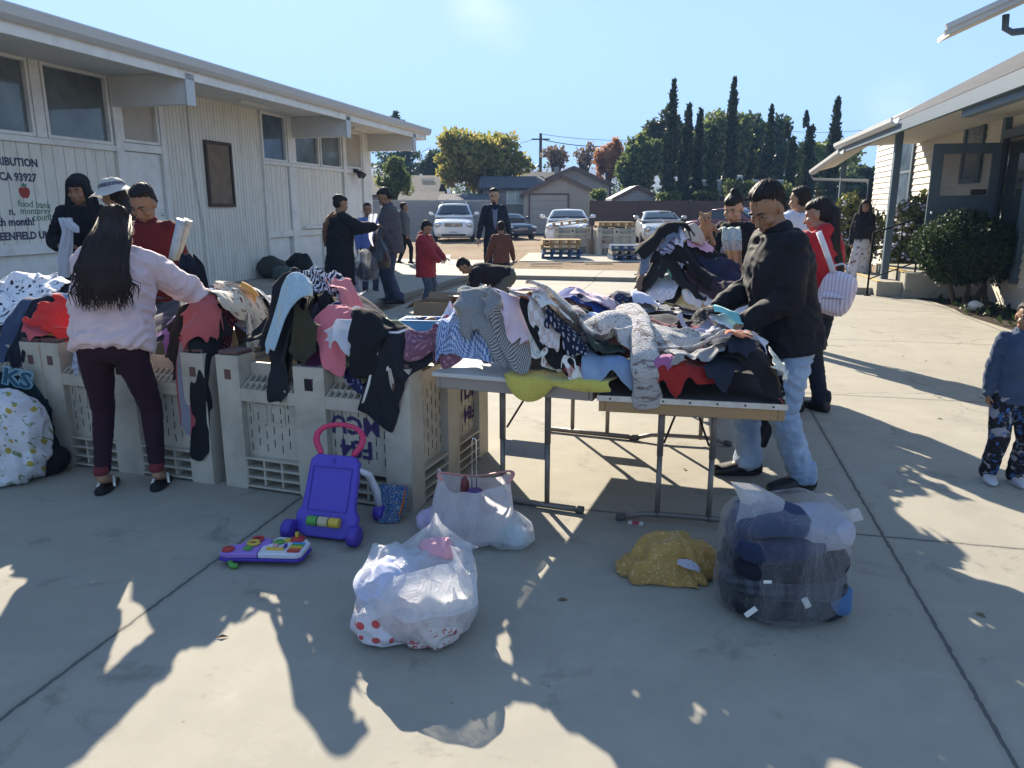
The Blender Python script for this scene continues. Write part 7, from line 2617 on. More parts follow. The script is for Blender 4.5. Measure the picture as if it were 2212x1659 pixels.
# ---------------------------------------------------------------- things people hold
def near_hand(J, sd, q=.06):
 return wl(J, J['wri'][sd] + J['hdir'][sd] * q)
def cloth_strip(name, label, cat, path, widths, mat, group=None, n=13, fold=.25, thick=.006, parent=None):
 """hanging fabric: gathered cross-sections along a path (pairs of point and across-direction)"""
 m = MB()
 rows = []
 k = len(path)
 pts = np.array([p for p, d in path], float)
 drs = np.array([d for p, d in path], float)
 M_ = 4 * (k - 1) + 1
 tq = np.linspace(0, k - 1, M_)
 P3 = np.stack([np.interp(tq, range(k), pts[:, i]) for i in range(3)], 1)
 D3 = np.stack([np.interp(tq, range(k), drs[:, i]) for i in range(3)], 1)
 W = np.interp(tq, range(k), widths)
 ph = rnd.random() * 9
 for i in range(M_):
  d = D3[i] / np.linalg.norm(D3[i])
  t_ = P3[min(i + 1, M_ - 1)] - P3[max(i - 1, 0)]
  nrm = np.cross(d, t_)
  nrm /= np.linalg.norm(nrm) + 1e-9
  s = np.linspace(-.5, .5, n)
  z = fold * W[i] * (.35 * np.sin(s * 14 + ph + i * .12) + .2 * np.sin(s * 23 + 2 * ph - i * .2)) * .5
  rows.append(P3[i] + d * (s * W[i])[:, None] + nrm * z[:, None])
 m.rings(rows, False, False)
 uv = np.array([(s * .5 + ph, i * .04) for i in range(M_) for s in np.linspace(-.5, .5, n)])
 m.uv = [uv]
 base = P3.mean(0)
 m.xf(lambda v: v - base)
 o = m.build(name, mat, parent, smooth=True)
 o.location = tuple(base)
 so = o.modifiers.new('thickness', 'SOLIDIFY')
 so.thickness = thick
 so.offset = 0
 sb = o.modifiers.new('smooth', 'SUBSURF')
 sb.levels = sb.render_levels = 2
 if label:
  tag(o, label, cat, group)
 return o
# rolled fabric held by the man in the red vest
hp = near_hand(rv, -1)
for i, (a, b, lab, c) in enumerate((((372, 560), (391, 474), 'shiny blue-white fabric roll, left one held by the man in the red vest', (.42, .50, .56)), ((380, 560), (407, 475), 'shiny cream fabric roll, right one held by the man in the red vest', (.55, .50, .42)))):
 p, q_ = np.array(at(a[0], a[1], 5.45 + .05 * i)), np.array(at(b[0], b[1], 5.42 + .06 * i))
 T = thing('fabric_roll', lab, 'fabric roll', tuple(p))
 m = MB()
 d = (q_ - p)
 m.tube([d * t_ for t_ in (0, .4, .8, 1.0)], [.026, .028, .027, .030], 16, cap=False)
 o = m.build('rolled_sheet', fab(c, 'blot', c2=mul(c, .7), coord='Object', rough=.45), T, smooth=True)
 so = o.modifiers.new('t', 'SOLIDIFY')
 so.thickness = .008
 m = MB()
 m.tube([d * .1, d * .99], .014, 10)
 m.build('tube_core', m_pad, T, smooth=True)
cloth_strip('coat', 'dark navy coat draped over the arm of the man in the red vest', 'coat', [(at(404, 548, 5.4), (1, -.1, 0)), (at(412, 575, 5.3), (1, 0, 0)), (at(418, 620, 5.3), (1, .1, 0)), (at(420, 660, 5.3), (1, .1, 0))], [.10, .20, .22, .18], m_navyd, fold=.5)
cloth_strip('white_cloth', 'long white cloth hanging from the hands of the hooded woman', 'cloth', [(at(140, 470, 7.45), (1, 0, 0)), (at(146, 500, 7.42), (1, .2, 0)), (at(140, 545, 7.42), (1, 0, 0)), (at(137, 600, 7.42), (1, 0, 0))], [.14, .10, .15, .12], m_whitec, fold=.55)
cloth_strip('white_cloth', 'short corner of white cloth folded out by the hooded woman', 'cloth', [(at(140, 472, 7.40), (1, 0, .3)), (at(158, 492, 7.38), (1, 0, .2)), (at(168, 503, 7.38), (1, 0, 0))], [.06, .12, .03], m_whitec, fold=.3)
cloth_strip('camo_shirt', 'pale green camouflage shirt hanging over the arm of the woman with the top bun', 'shirt', [(at(1566, 497, 6.78), (1, .2, 0)), (at(1580, 492, 6.6), (1, .1, 0)), (at(1580, 520, 6.5), (1, 0, 0)), (at(1582, 542, 6.5), (1, 0, 0))], [.14, .16, .17, .16], fab((.40, .46, .42), 'blot', c2=(.16, .22, .18), c3=(.5, .55, .5), sc=2.2), fold=.3, thick=.014)
cloth_strip('trousers', 'tan trousers hanging under the pale green camouflage shirt', 'trousers', [(at(1583, 540, 6.56), (1, 0, 0)), (at(1585, 560, 6.55), (1, 0, 0)), (at(1589, 590, 6.55), (1, 0, 0))], [.14, .13, .10], fab((.40, .28, .17)), fold=.5)
# teddy bear
tb = at(1527, 495, 6.55)
T = thing('teddy_bear', 'light brown teddy bear raised by the woman with the top bun', 'teddy bear', tb)
m = MB()
m.ball((-.02, 0, .085), (.052, .05, .05))
m.ball((.0, 0, -.0), (.05, .045, .07))
for sx in (-1, 1):
 m.ball((-.02 + sx * .038, .0, .128), (.018, .012, .02))
 m.cap((sx * .04, -.01, .03), (sx * .075, -.03, -.01), .02, .018)
 m.cap((sx * .025, -.01, -.05), (sx * .05, -.04, -.12), .024, .024)
m.ball((-.035, -.045, .075), (.022, .022, .018))
skin(m, 'plush_body', fab((.42, .24, .12), fuzz=.9, coord='Object', weave=False), T, .007, 2, (.002, 40))
for sx in (-1, 1):
 m = MB()
 m.ball((-.02 + sx * .02, -.047, .095), .006, 8, 6)
 m.build('eye', m_iris, T, smooth=True)
m = MB()
m.ball((-.038, -.067, .08), (.007, .006, .005), 8, 6)
m.build('nose', m_iris, T, smooth=True)
# backpack on the girl in red
bp = np.array(at(1806, 635, 5.42))
T = thing('backpack', 'small pale pink and lavender backpack slung on the girl in red', 'backpack', tuple(bp), R(-32))
m_bp = cloth('backpack_fabric', (.52, .42, .52), 'stripes', c2=(.66, .60, .64), coord='Object', sc=1.6)
m = MB()
m.rings([ring((0, y, 0), np.array((1., 0, 0)), np.array((0, 0, 1.)), rx, rz_, 24, 3.0) for y, rx, rz_ in ((-.075, .085, .12), (-.055, .118, .155), (.03, .13, .165), (.07, .115, .15))])
m.xf(lambda v: v @ np.array(Matrix.Rotation(R(14), 3, 'Y')).T)
m.build('pack', m_bp, T, smooth=True, sub=1)
m = MB()
m.rings([ring((0, y, -.055), np.array((1., 0, 0)), np.array((0, 0, 1.)), rx, rz_, 20, 3.0) for y, rx, rz_ in ((-.115, .07, .055), (-.105, .088, .07), (-.06, .092, .075))])
m.xf(lambda v: v @ np.array(Matrix.Rotation(R(14), 3, 'Y')).T)
m.build('front_pocket', m_bp, T, smooth=True, sub=1)
m = MB()
m.tube([(-.04, .02, .15), (-.03, .02, .20), (.02, .02, .215), (.05, .02, .20), (.06, .02, .15)], .008, 8)
m.build('handle', m_whitec, T, smooth=True)
m = MB()
m.tube([(-.07, -.118, -.02), (.07, -.118, -.02)], .004, 6)
m.tube([(.05, -.12, -.02), (.055, -.122, -.06)], .004, 6)
m.build('zip', m_steel, T)
m = MB()
sp = [np.array(at(*q)) - bp for q in ((1768, 500, 5.42), (1780, 530, 5.38), (1794, 570, 5.38), (1803, 600, 5.4))]
a_ = R(32)
sp = [np.array((p[0] * math.cos(a_) - p[1] * math.sin(a_), p[0] * math.sin(a_) + p[1] * math.cos(a_), p[2])) for p in sp]
m.tube(sp, .02, 8, flat=.25, ref=(0, 1, 0))
m.build('shoulder_strap', m_whitec, T, smooth=True)
# papers and bags of the people in the middle
p = at(962, 562, 12.05)
T = thing('paper_sheets', 'white printed papers held by the boy in red', 'paper', p)
m = MB()
m.box((-.02, 0, .03), (.20, .16, .004), M=Matrix.Rotation(R(28), 3, 'X') @ Matrix.Rotation(R(-12), 3, 'Y'))
m.build('upper_sheet', m_trim, T)
m = MB()
m.box((.03, -.04, -.03), (.20, .15, .004), M=Matrix.Rotation(R(18), 3, 'X') @ Matrix.Rotation(R(8), 3, 'Y'))
m.build('lower_sheet', m_trim, T)
m_film = bagmat('clear_bag_film', (.88, .88, .90), .34)
m_film2 = bagmat('milky_bag_film', (.86, .87, .90), .18)
m_filmd = bagmat('thin_bag_film', (.60, .61, .64), .72, 22, 1.0)
def sack(name, label, loc, prof, mat, cat='bag', n=56, wr=.05, seed=0, group=None, squash=(1, 1), tilt=(0, 0), mouth=0.0):
 """soft bag: profile radii by height, dented and creased, open or tied at the top"""
 T = thing(name, label, cat, loc, 0, group)
 a = np.linspace(0, 2 * math.pi, n, endpoint=False)
 zz = np.array([z for r, z in prof])
 rr = np.array([r for r, z in prof])
 kk = 40
 t_ = np.linspace(0, len(prof) - 1, kk)
 R_, Z_ = np.interp(t_, range(len(prof)), rr), np.interp(t_, range(len(prof)), zz)
 V = []
 for i in range(kk):
  c, s_ = np.cos(a), np.sin(a)
  q = np.stack((c * 1.6 + seed, s_ * 1.6, np.full(n, Z_[i] * 4.5)), 1)
  d = 1 + wr * 2.2 * vnoise(q) + wr * (1 - 2 * np.abs(vnoise(q * np.array((3.2, 3.2, 1.1)) + 5))) * .8
  hz = max(0, (Z_[i] - .02) / (zz[-1] + 1e-6))
  mz = mouth * (hz ** 3) * (vnoise(np.stack((c * 1.3 + seed + 9, s_ * 1.3, c * 0), 1)) + .55 * np.sin(2 * a + seed))
  V.append(np.stack((R_[i] * d * c * squash[0] + tilt[0] * Z_[i], R_[i] * d * s_ * squash[1] + tilt[1] * Z_[i], np.maximum(.004, Z_[i] + .25 * wr * vnoise(q * 2 + 9) * min(1, Z_[i] * 20) + mz)), 1))
 m = MB()
 m.rings(V, False)
 m.f.append(tuple(range(n - 1, -1, -1)))
 m.m.append(0)
 m.build('film', mat, T, smooth=True, sub=1)
 return T
# clear and black bags held in the middle
g = at(792, 565, 11.6)
T = sack('plastic_bag', 'clear plastic bag of dark clothes carried by the woman in the black tunic', (g[0] - .05, 11.75, g[2] - .32), [(.05, 0), (.17, .04), (.20, .18), (.17, .34), (.10, .44), (.03, .5)], m_filmd, seed=4)
m = MB()
m.ball((0, 0, .16), (.15, .13, .14), 16, 10)
m.xf(lambda v: v * (1 + .15 * vnoise(v * 16))[:, None])
o = m.build('black_clothes', m_blackc2, None, smooth=True)
o.location = (g[0] - .05, 11.75, g[2] - .32)
tag(o, 'black clothes bundled inside the clear bag of the woman in the tunic', 'clothes')
g = at(815, 545, 11.9)
T = sack('black_bag', 'black rubbish bag held in front of the man in grey', (g[0], 11.95, g[2] - .28), [(.05, 0), (.17, .03), (.19, .15), (.15, .32), (.07, .46), (.05, .56)], paint('black_bag_film', (.015, .015, .017), .35, .2, 9, .5, 14, .5), seed=8)
cloth_strip('clear_bag', 'empty clear bag lifted between the woman in the tunic and the man in grey', 'bag', [(at(806, 462, 11.8), (1, -.3, .1)), (at(802, 485, 11.75), (1, -.3, 0)), (at(800, 515, 11.75), (.6, -.3, 0)), (at(806, 532, 11.75), (.4, -.2, 0))], [.16, .13, .06, .03], m_film2, fold=.5, thick=.002)
# dark bundle by the wall
g = gr(612, 605)
for i, (px, py, rx, rz_, lab, c) in enumerate(((595, 604, .30, .24, 'greyish green bag slumped by the hall wall', (.05, .055, .045)), (650, 600, .33, .28, 'dark bag slumped against the lower hall panel', (.02, .022, .022)), (620, 610, .26, .16, 'dull teal bundle in front of the two slumped bags', (.07, .10, .095)))):
 g = gr(px, py)
 T = thing('bundle', lab, 'bag', (g[0], g[1] - .1, .045))
 m = MB()
 m.ball((0, 0, rz_ * .8), (rx, .26, rz_), 22, 14)
 m.xf(lambda v: v * (1 + .22 * vnoise(v * 6 + i) + .10 * (1 - 2 * np.abs(vnoise(v * 13))))[:, None])
 m.xf(lambda v: np.stack((v[:, 0], v[:, 1], np.maximum(v[:, 2], .0)), 1))
 m.build('bundle_cloth', fab(c, coord='Object'), T, smooth=True, sub=1)
# ---------------------------------------------------------------- cardboard box, blue tray
b0, b1 = np.array(gr(905, 700)), np.array(gr(993, 705))
w = np.linalg.norm(b1 - b0)
T = thing('cardboard_box', 'open brown cardboard box in front of the bending boy', 'box', tuple((b0 + b1) / 2 + np.array((0, .25, 0))), math.atan2(b1[1] - b0[1], b1[0] - b0[0]))
m_card = paint('cardboard', (.26, .18, .115), .85, .1, 3, .1, 50)
m = MB()
hh = .30
for a in ((0, -.22, w, .006), (0, .22, w, .006), (-w / 2, 0, .006, .43), (w / 2, 0, .006, .43)):
 m.box((a[0], a[1], hh / 2 + .003), (a[2], a[3], hh))
m.box((0, 0, .006), (w - .008, .43, .006))
m.build('box_body', m_card, T)
for a, b in (((-w / 2, 0), -1), ((w / 2, 0), 1)):
 m = MB()
 m.slab([(a[0], -.21, hh + .004), (a[0] + b * .14, -.20, hh - .10), (a[0] + b * .14, .20, hh - .10), (a[0], .21, hh + .004)], .005 * b)
 m.build('flap', m_card, T)
m = MB()
m.slab([(-w / 2, .223, hh + .003), (w / 2, .223, hh + .003), (w / 2, .30, hh + .09), (-w / 2, .30, hh + .09)], .005)
m.build('flap', m_card, T)
T2 = thing('spool', 'small wooden dish on the rim of the cardboard box', 'dish', (T.location[0] + w * .30, T.location[1] + .05, .0))
m = MB()
m.lathe([(.06, .005), (.05, .02), (.02, .03), (.018, .33), (.07, .345), (.085, .365), (.07, .362), (.0, .352)], n=20)
m.build('turned_wood', paint('turned_wood', (.20, .10, .055), .4, .2, 9), T2, smooth=True)
g = gr(912, 730)
T = thing('blue_tray', 'shallow blue plastic bin between box and crates', 'bin', (g[0], g[1] + .1, 0), R(-8))
m_blue = paint('blue_plastic', (.06, .25, .55), .4, .06, 3)
m = MB()
for z0, z1, w0, w1 in ((0, .22, .42, .47),):
 for sx in (-1, 1):
  m.slab([(sx * w0 / 2, -.15 * sx, z0), (sx * w0 / 2, .15 * sx, z0), (sx * w1 / 2, .17 * sx, z1), (sx * w1 / 2, -.17 * sx, z1)], .012)
  m.slab([(w0 / 2 * sx, .15 * sx, z0), (-w0 / 2 * sx, .15 * sx, z0), (-w1 / 2 * sx, .17 * sx, z1), (w1 / 2 * sx, .17 * sx, z1)], .012)
m.box((0, 0, .01), (.42, .3, .02))
m.build('bin_body', m_blue, T)
m = MB()
for sx in (-1, 1):
 m.box((sx * .243, 0, .222), (.03, .38, .012))
 m.box((0, sx * .178, .222), (.456, .03, .012))
m.build('rim', m_blue, T, bevel=.004)
for i, (x, y, c, lab) in enumerate(((-.05, .02, (.03, .04, .09), 'navy toy in the blue bin'), (.10, -.06, (.3, .16, .08), 'tan toy in the blue bin'), (-.13, -.08, (.4, .4, .42), 'pale grey toy in the blue bin'))):
 o = MB()
 o.ball((0, 0, .0), (.09, .08, .07), 14, 10)
 o.xf(lambda v: v * (1 + .3 * vnoise(v * 18 + i))[:, None])
 q = o.build('toy', paint('toy_paint_%d' % i, c, .6), None, smooth=True)
 a = R(-8)
 q.location = (T.location[0] + x, T.location[1] + y * .6, .18)
 tag(q, lab, 'toy')
# ---------------------------------------------------------------- foreground bags and things on the pavement
def lumps(loc, items, group):
 for i, (x, y, z, rx, ry, rz_, mat, lab) in enumerate(items):
  m = MB()
  m.ball((0, 0, 0), (rx * .98, ry * .94, rz_ * 1.05), 56, 36)
  v_ = m.v[0]
  q_ = v_ * 13 + i * 5.7
  w_ = np.stack((vnoise(q_ * .6), vnoise(q_ * .6 + 9), vnoise(q_ * .6 + 17)), 1)
  m.v[0] = v_ * (1 + .20 * (1 - 2 * np.abs(vnoise(q_ * np.array((.8, .8, 1.3)) + w_ * 1.6))) + .10 * (1 - 2 * np.abs(vnoise(q_ * 2 + w_ * 2.4))))[:, None]
  a = m.v[0]
  m.uv = [np.stack((a[:, 0] + a[:, 1] * .4, a[:, 2] + a[:, 1] * .3), 1)]
  m.v[0][:, 2] = np.maximum(m.v[0][:, 2] + z, .008) - z
  o = m.build('clothing_bundle', mat, None, smooth=True, sub=1)
  o.location = (loc[0] + x, loc[1] + y, z)
  tag(o, lab, 'clothes', group)
g = gr(890, 1405)
BC = (g[0] + .005, g[1] + .15, 0)
T = sack('plastic_bag', 'open clear plastic bag of baby clothes at the front of the pavement', BC, [(.02, .004), (.16, .006), (.20, .04), (.225, .10), (.225, .17), (.215, .22), (.18, .265), (.14, .29)], m_film, seed=2.2, wr=.08, squash=(1.0, .88), mouth=.06, tilt=(.02, .05))
m = MB()
rw = []
for q in np.linspace(0, 1, 9):
 a = np.linspace(-1, 1, 15)
 rw.append(np.stack((.06 + a * (.15 * (1 - q) + .02), .10 + .05 * q + .06 * a * a * (1 - q) + .012 * np.sin(a * 9 + q * 5), .25 + .16 * q * (1 - .35 * np.abs(a)) + 0 * a), 1))
m.rings(rw, False, False)
m.build('film_peak', m_film, T, smooth=True, sub=1)
m = MB()
rw = []
for q in np.linspace(0, 1, 12):
 a = np.linspace(0, 1, 21)
 z = .165 + .125 * np.sin(q * 1.9) ** .8
 x = -.215 + .45 * a
 y = -.185 + .30 * q - .03 * np.sin(a * 3.1) + .025 * vnoise(np.stack((a * 7, a * 0 + q * 4, a * 0), 1))
 rw.append(np.stack((x * (1 - .18 * q), y + .06 * (2 * a - 1) ** 2, z - .02 * (2 * a - 1) ** 2 + .022 * vnoise(np.stack((a * 9, a * 0 + q * 6, a * 0 + 4), 1))), 1))
m.rings(rw, False, False)
m.build('folded_film', bagmat('folded_bag_film', (.9, .91, .94), .22, 18, 1.0), T, smooth=True, sub=1)
fl_ = fab((.56, .5, .48), 'floral', c2=(.30, .06, .07), c3=(.4, .1, .1), sc=2.2)
lumps(BC, [(-.11, -.07, .07, .11, .09, .07, fab((.58, .56, .6), 'dots', c2=(.5, .08, .08), sc=.8), 'white clothes with red dots low in the clear bag'), (.05, -.10, .07, .11, .08, .065, fl_, 'pinkish flowered clothes low in the clear bag'), (.10, -.02, .16, .085, .09, .08, fab((.14, .25, .30)), 'teal clothes in the middle of the clear bag'), (-.02, -.08, .15, .075, .07, .065, fab((.50, .26, .26)), 'salmon clothes in the middle of the clear bag'), (-.10, -.01, .19, .11, .12, .08, fab((.45, .48, .62)), 'pale blue clothes at the left of the clear bag'), (.07, .08, .27, .065, .06, .05, fab((.62, .32, .38)), 'pink sleeve at the mouth of the clear bag'), (.0, .08, .12, .17, .12, .10, fab((.4, .38, .42)), 'grey clothes at the back of the clear bag')], 'baby clothes inside the clear bag')
# big bag of dark clothes
g = gr(1695, 1345)
BD_ = (g[0] + .03, g[1] + .14, 0)
T = sack('plastic_bag', 'tall clear plastic bag stuffed with dark blue clothes beside the mustard cloth', BD_, [(.02, .004), (.21, .005), (.245, .04), (.255, .12), (.25, .22), (.25, .30), (.24, .37), (.20, .42), (.12, .44)], m_filmd, seed=6.1, wr=.055, squash=(1.0, .82), mouth=.02)
for pts in ([(-.22, -.02, .36), (-.20, 0, .45), (-.215, .02, .515), (-.12, .05, .48), (.0, .06, .43)], [(.10, -.02, .38), (.2, 0, .39), (.28, .02, .41), (.29, .02, .37), (.22, 0, .34)]):
 m = MB()
 c0 = np.array((pts[0][0] * .3, .02, .33))
 rw = [np.array(pts) * (1 - q) + c0 * q + np.array((0, -.05 * math.sin(q * 3.1), 0)) + .010 * rng.normal(size=(len(pts), 3)) * (q < 1) for q in np.linspace(0, 1, 6)]
 rw2 = []
 for r_ in rw:
  tq = np.linspace(0, len(pts) - 1, 17)
  rw2.append(np.stack([np.interp(tq, range(len(pts)), r_[:, i]) for i in range(3)], 1))
 m.rings(rw2, False, False)
 m.build('film_flap', m_film, T, smooth=True, sub=1)
nv = fab((.022, .032, .075))
def folded(i, x, y, z, w, d, h, mat, lab):
 """a folded garment pressed flat against the film"""
 m = MB()
 m.rings([ring((0, 0, h * zq), np.array((1., 0, 0)), np.array((0, 1., 0)), w * s_, d * s_, 64, 3.4) for zq, s_ in ((-.5, .80), (-.46, .93), (-.3, 1.0), (-.1, 1.02), (.1, 1.02), (.3, 1.0), (.46, .93), (.5, .80))])
 v = m.v[0]
 q_ = v * 12 + i * 5.3
 w_ = np.stack((vnoise(q_ * .7), vnoise(q_ * .7 + 9), vnoise(q_ * .7 + 17)), 1)
 f_ = (1 - 2 * np.abs(vnoise(q_ * np.array((.7, .7, 2.2)) + w_ * 1.3)))
 v = v * (1 + .07 * f_ + .03 * vnoise(q_ * 2.4))[:, None]
 v[:, 2] += .022 * vnoise(np.stack((v[:, 0] * 7 + i, v[:, 1] * 7, v[:, 0] * 0), 1))
 v[:, 2] = np.maximum(v[:, 2] + z, .008) - z
 m.v[0] = v
 m.uv = [np.stack((v[:, 0] + v[:, 1] * .4, v[:, 2] + v[:, 1] * .3), 1)]
 o = m.build('clothing_bundle', mat, None, smooth=True, sub=1)
 o.location = (BD_[0] + x, BD_[1] + y, z)
 tag(o, lab, 'clothes', 'dark clothes inside the tall bag')
for i, a_ in enumerate(((0, 0, .06, .225, .155, .10, m_blackc2, 'black clothes at the bottom of the dark bag'), (-.01, -.005, .145, .225, .16, .085, fab((.03, .033, .04), 'plaid', c2=(.07, .08, .10), sc=1.0), 'dark plaid shirt low in the middle of the dark bag'), (.0, 0, .22, .22, .158, .085, m_navyd, 'black-blue jacket in the middle of the dark bag'), (-.045, -.004, .295, .175, .155, .09, nv, 'navy sweater on the upper left in the dark bag'), (-.07, .0, .365, .14, .13, .06, fab((.03, .045, .10)), 'blue clothes at the top left of the dark bag'), (.115, .0, .335, .11, .14, .10, fab((.36, .36, .42)), 'grey-lavender clothes at the top right of the dark bag'), (.175, -.06, .07, .06, .09, .11, fab((.07, .15, .30)), 'mid blue clothes at the lower right of the dark bag'))):
 folded(i, *a_)
for i, (px, py, w_, h_, rot, lab) in enumerate(((1742, 1302, .045, .024, 60, 'white garment tag at the right of the dark bag'), (1622, 1322, .05, .022, -40, 'white garment tag at the bottom left of the dark bag'), (1658, 1257, .03, .012, 0, 'small white size label in the middle of the dark bag'))):
 p = at(px, py, BD_[1] - (.20 if i == 2 else .185))
 m = MB()
 m.box((0, 0, 0), (w_, .002, h_), M=Matrix.Rotation(R(rot), 3, 'Y'))
 o = m.build('garment_tag', m_trim)
 o.location = p
 tag(o, lab, 'tag')
# white bag of toys by the table leg, small clear bag beside it
g = gr(1010, 1200)
BT = (g[0], g[1] + .16, 0)
T = sack('carrier_bag', 'white plastic bag with pale red drawstring standing open by the table leg', BT, [(.02, .004), (.13, .006), (.185, .05), (.195, .13), (.18, .21), (.165, .27), (.16, .31)], bagmat('white_bag_film', (.86, .83, .86), .16, 12, .9), seed=1.4, wr=.06, squash=(1.05, .8), tilt=(.10, .0), mouth=.05)
m = MB()
a = np.linspace(-.5, 3.6, 20)
m.tube([(.035 + .165 * math.cos(q) * 1.05, .135 * math.sin(q) - .02, .315 + .03 * math.sin(2 * q + 1.4)) for q in a], .010, 8, flat=.5)
m.build('drawstring', paint('pale_red_tape', (.62, .26, .22), .5, .1), T, smooth=True)
for i, (x, y, z, r_, c, lab) in enumerate(((.03, -.02, .235, (.05, .045, .04), (.10, .05, .16), 'purple ribbed ball in the white carrier bag'), (.09, -.03, .20, (.045, .05, .05), (.20, .06, .04), 'dark red cup in the white carrier bag'), (-.02, .02, .26, (.022, .02, .06), (.16, .03, .03), 'dark red handle in the white carrier bag'))):
 m = MB()
 m.ball((0, 0, 0), r_, 20, 12)
 m.xf(lambda v: v * (1 + .06 * np.sin(np.arctan2(v[:, 0], v[:, 2]) * 14))[:, None])
 o = m.build('toy', paint('bag_toy_%d' % i, c, .4), None, smooth=True)
 o.location = (BT[0] + x, BT[1] + y, z)
 tag(o, lab, 'toy')
m = MB()
p0 = np.array((BT[0] + .025, BT[1] + .0, .2))
m.tube([p0 + np.array(q) for q in ((-.012, 0, 0), (-.008, 0, .18), (-.006, 0, .30), (-.002, 0, .312), (.006, 0, .312), (.012, 0, .30), (.012, 0, .18), (.012, 0, 0))], .003, 6)
m.xf(lambda v: v - p0)
o = m.build('wire_whisk', m_chrome, None, smooth=True)
o.location = tuple(p0)
tag(o, 'thin wire kitchen tool sticking up from the white carrier bag', 'utensil')
g = gr(1110, 1200)
T = sack('plastic_bag', 'small knotted clear bag of pale toys beside the white carrier bag', (g[0] - .02, g[1] + .10, 0), [(.02, .004), (.08, .006), (.11, .04), (.10, .10), (.06, .15), (.02, .18)], m_film, seed=3.3, wr=.08, squash=(1.05, .8), tilt=(-.12, .1))
lumps((g[0] - .02, g[1] + .10, 0), [(.02, 0, .05, .06, .05, .045, fab((.45, .55, .58)), 'pale blue soft toy in the small clear bag'), (-.03, 0, .07, .045, .04, .05, fab((.30, .55, .40)), 'mint soft toy in the small clear bag')], 'soft toys in the small clear bag')
g = gr(925, 1165)
T = thing('bundle', 'pale lilac soft bundle leaning on the left of the white carrier bag', 'bundle', (g[0], g[1] + .10, 0))
m = MB()
m.ball((0.02, 0, .045), (.085, .07, .055), 36, 24)
m.xf(lambda v: np.maximum(v * (1 + .25 * vnoise(v * 16) + .15 * (1 - 2 * np.abs(vnoise(v * 31))))[:, None], np.array((-9, -9, .004))))
m.build('bundle_cloth', fab((.50, .42, .58), coord='Object'), T, smooth=True)
# mustard cloth heap on the pavement
HFs = HF.copy()
HF[:] = 0
g = gr(1462, 1262)
d2 = ((gx - g[0]) / .20) ** 2 + ((gy - g[1] - .12) / .14) ** 2
HF[:] = np.where(d2 < 1, .12 * np.sqrt(np.maximum(0, 1 - d2)), 0)
HB = np.ones_like(HF, bool)
m_must = fab((.42, .25, .075), 'floral', c2=(.55, .40, .2), c3=(.38, .24, .07), sc=4.5)
m = MB()
for b_ in ((0, .02, .05, .17, .12, .11), (-.10, -.02, .03, .12, .10, .06), (.12, .0, .03, .09, .09, .07), (.0, -.07, .015, .15, .06, .035), (-.17, .02, .02, .06, .05, .03), (.19, -.02, .02, .05, .05, .025)):
 m.ball(b_[:3], b_[3:], 20, 14)
vs, fs, no = fuse(m, .009, 2)
q = vs * 11
w = np.stack((vnoise(q * .6), vnoise(q * .6 + 9), vnoise(q * .6 + 17)), 1)
vs = vs + no * (.020 * (1 - 2 * np.abs(vnoise(q * np.array((.8, .8, .5)) + w * 1.6))) + .009 * (1 - 2 * np.abs(vnoise(q * 2.1 + w * 2))))[:, None]
vs[:, 2] = np.maximum(vs[:, 2], .004)
m = MB()
m.add(vs, fs, np.stack((vs[:, 0] + vs[:, 1] * .5, vs[:, 2] + .6 * vs[:, 1]), 1))
o = m.build('mustard_cloth', m_must, smooth=True)
o.location = (g[0], g[1] + .10, 0)
tag(o, 'mustard yellow printed cloth crumpled on the pavement', 'cloth')
garment('mustard_cloth', 'mustard cloth hem with pale lining turned out at the front', 0, 0, .30, .14, m_must, 'ragged', -12, .72, pos=(g[0] + .02, g[1] - .0, .05), amp=.03, cat='cloth', s=.02, over=None)
garment('lining', 'pale grey lining of the mustard cloth', 0, 0, .17, .09, fab((.45, .44, .48), 'dots', c2=(.35, .33, .4), sc=2), 'ragged', -10, .8, pos=(g[0] + .045, g[1] - .02, .06), amp=.014, cat='cloth', s=.02, over=None)
g = gr(1770, 1110)
garment('black_cloth', 'black garment lying behind the tall bag of dark clothes', 0, 0, .50, .16, m_blackc, 'ragged', -22, .8, pos=(g[0] - .02, g[1] - .02, .02), amp=.03, cat='garment', over=None)
HF[:] = HFs
HB = HF > .5
# red and white card
g = gr(1373, 1131)
T = thing('card', 'small red and white card lying on the pavement', 'card', (g[0], g[1], .002), R(-14))
m = MB()
m.box((0, 0, .0012), (.075, .045, .001))
m.build('card_sheet', m_trim, T)
m = MB()
m.box((.0, 0, .0022), (.036, .0452, .001))
m.build('red_band', paint('red_print', (.45, .03, .07), .5, .1), T)
# few dry leaves on the concrete
m_leafd = paint('dry_leaf', (.16, .10, .05), .8, .3)
for i, (px, py) in enumerate(((1215, 1297), (1480, 1015), (2030, 905), (2000, 780), (2118, 1330), (480, 1378), (1950, 770), (2120, 860))):
 g = gr(px, py)
 m = MB()
 s_ = .016
 m.add([(-s_ * 1.4, 0, 0), (0, -s_ * .6, .004), (s_ * 1.5, 0, .0), (0, s_ * .7, .006)], [(0, 1, 2, 3)])
 o = m.build('dry_leaf', m_leafd)
 o.location = (g[0], g[1], .003)
 o.rotation_euler = (0, 0, i * 1.3)
 tag(o, 'small dry brown leaf on the bare concrete', 'leaf', 'dry leaves on the concrete')
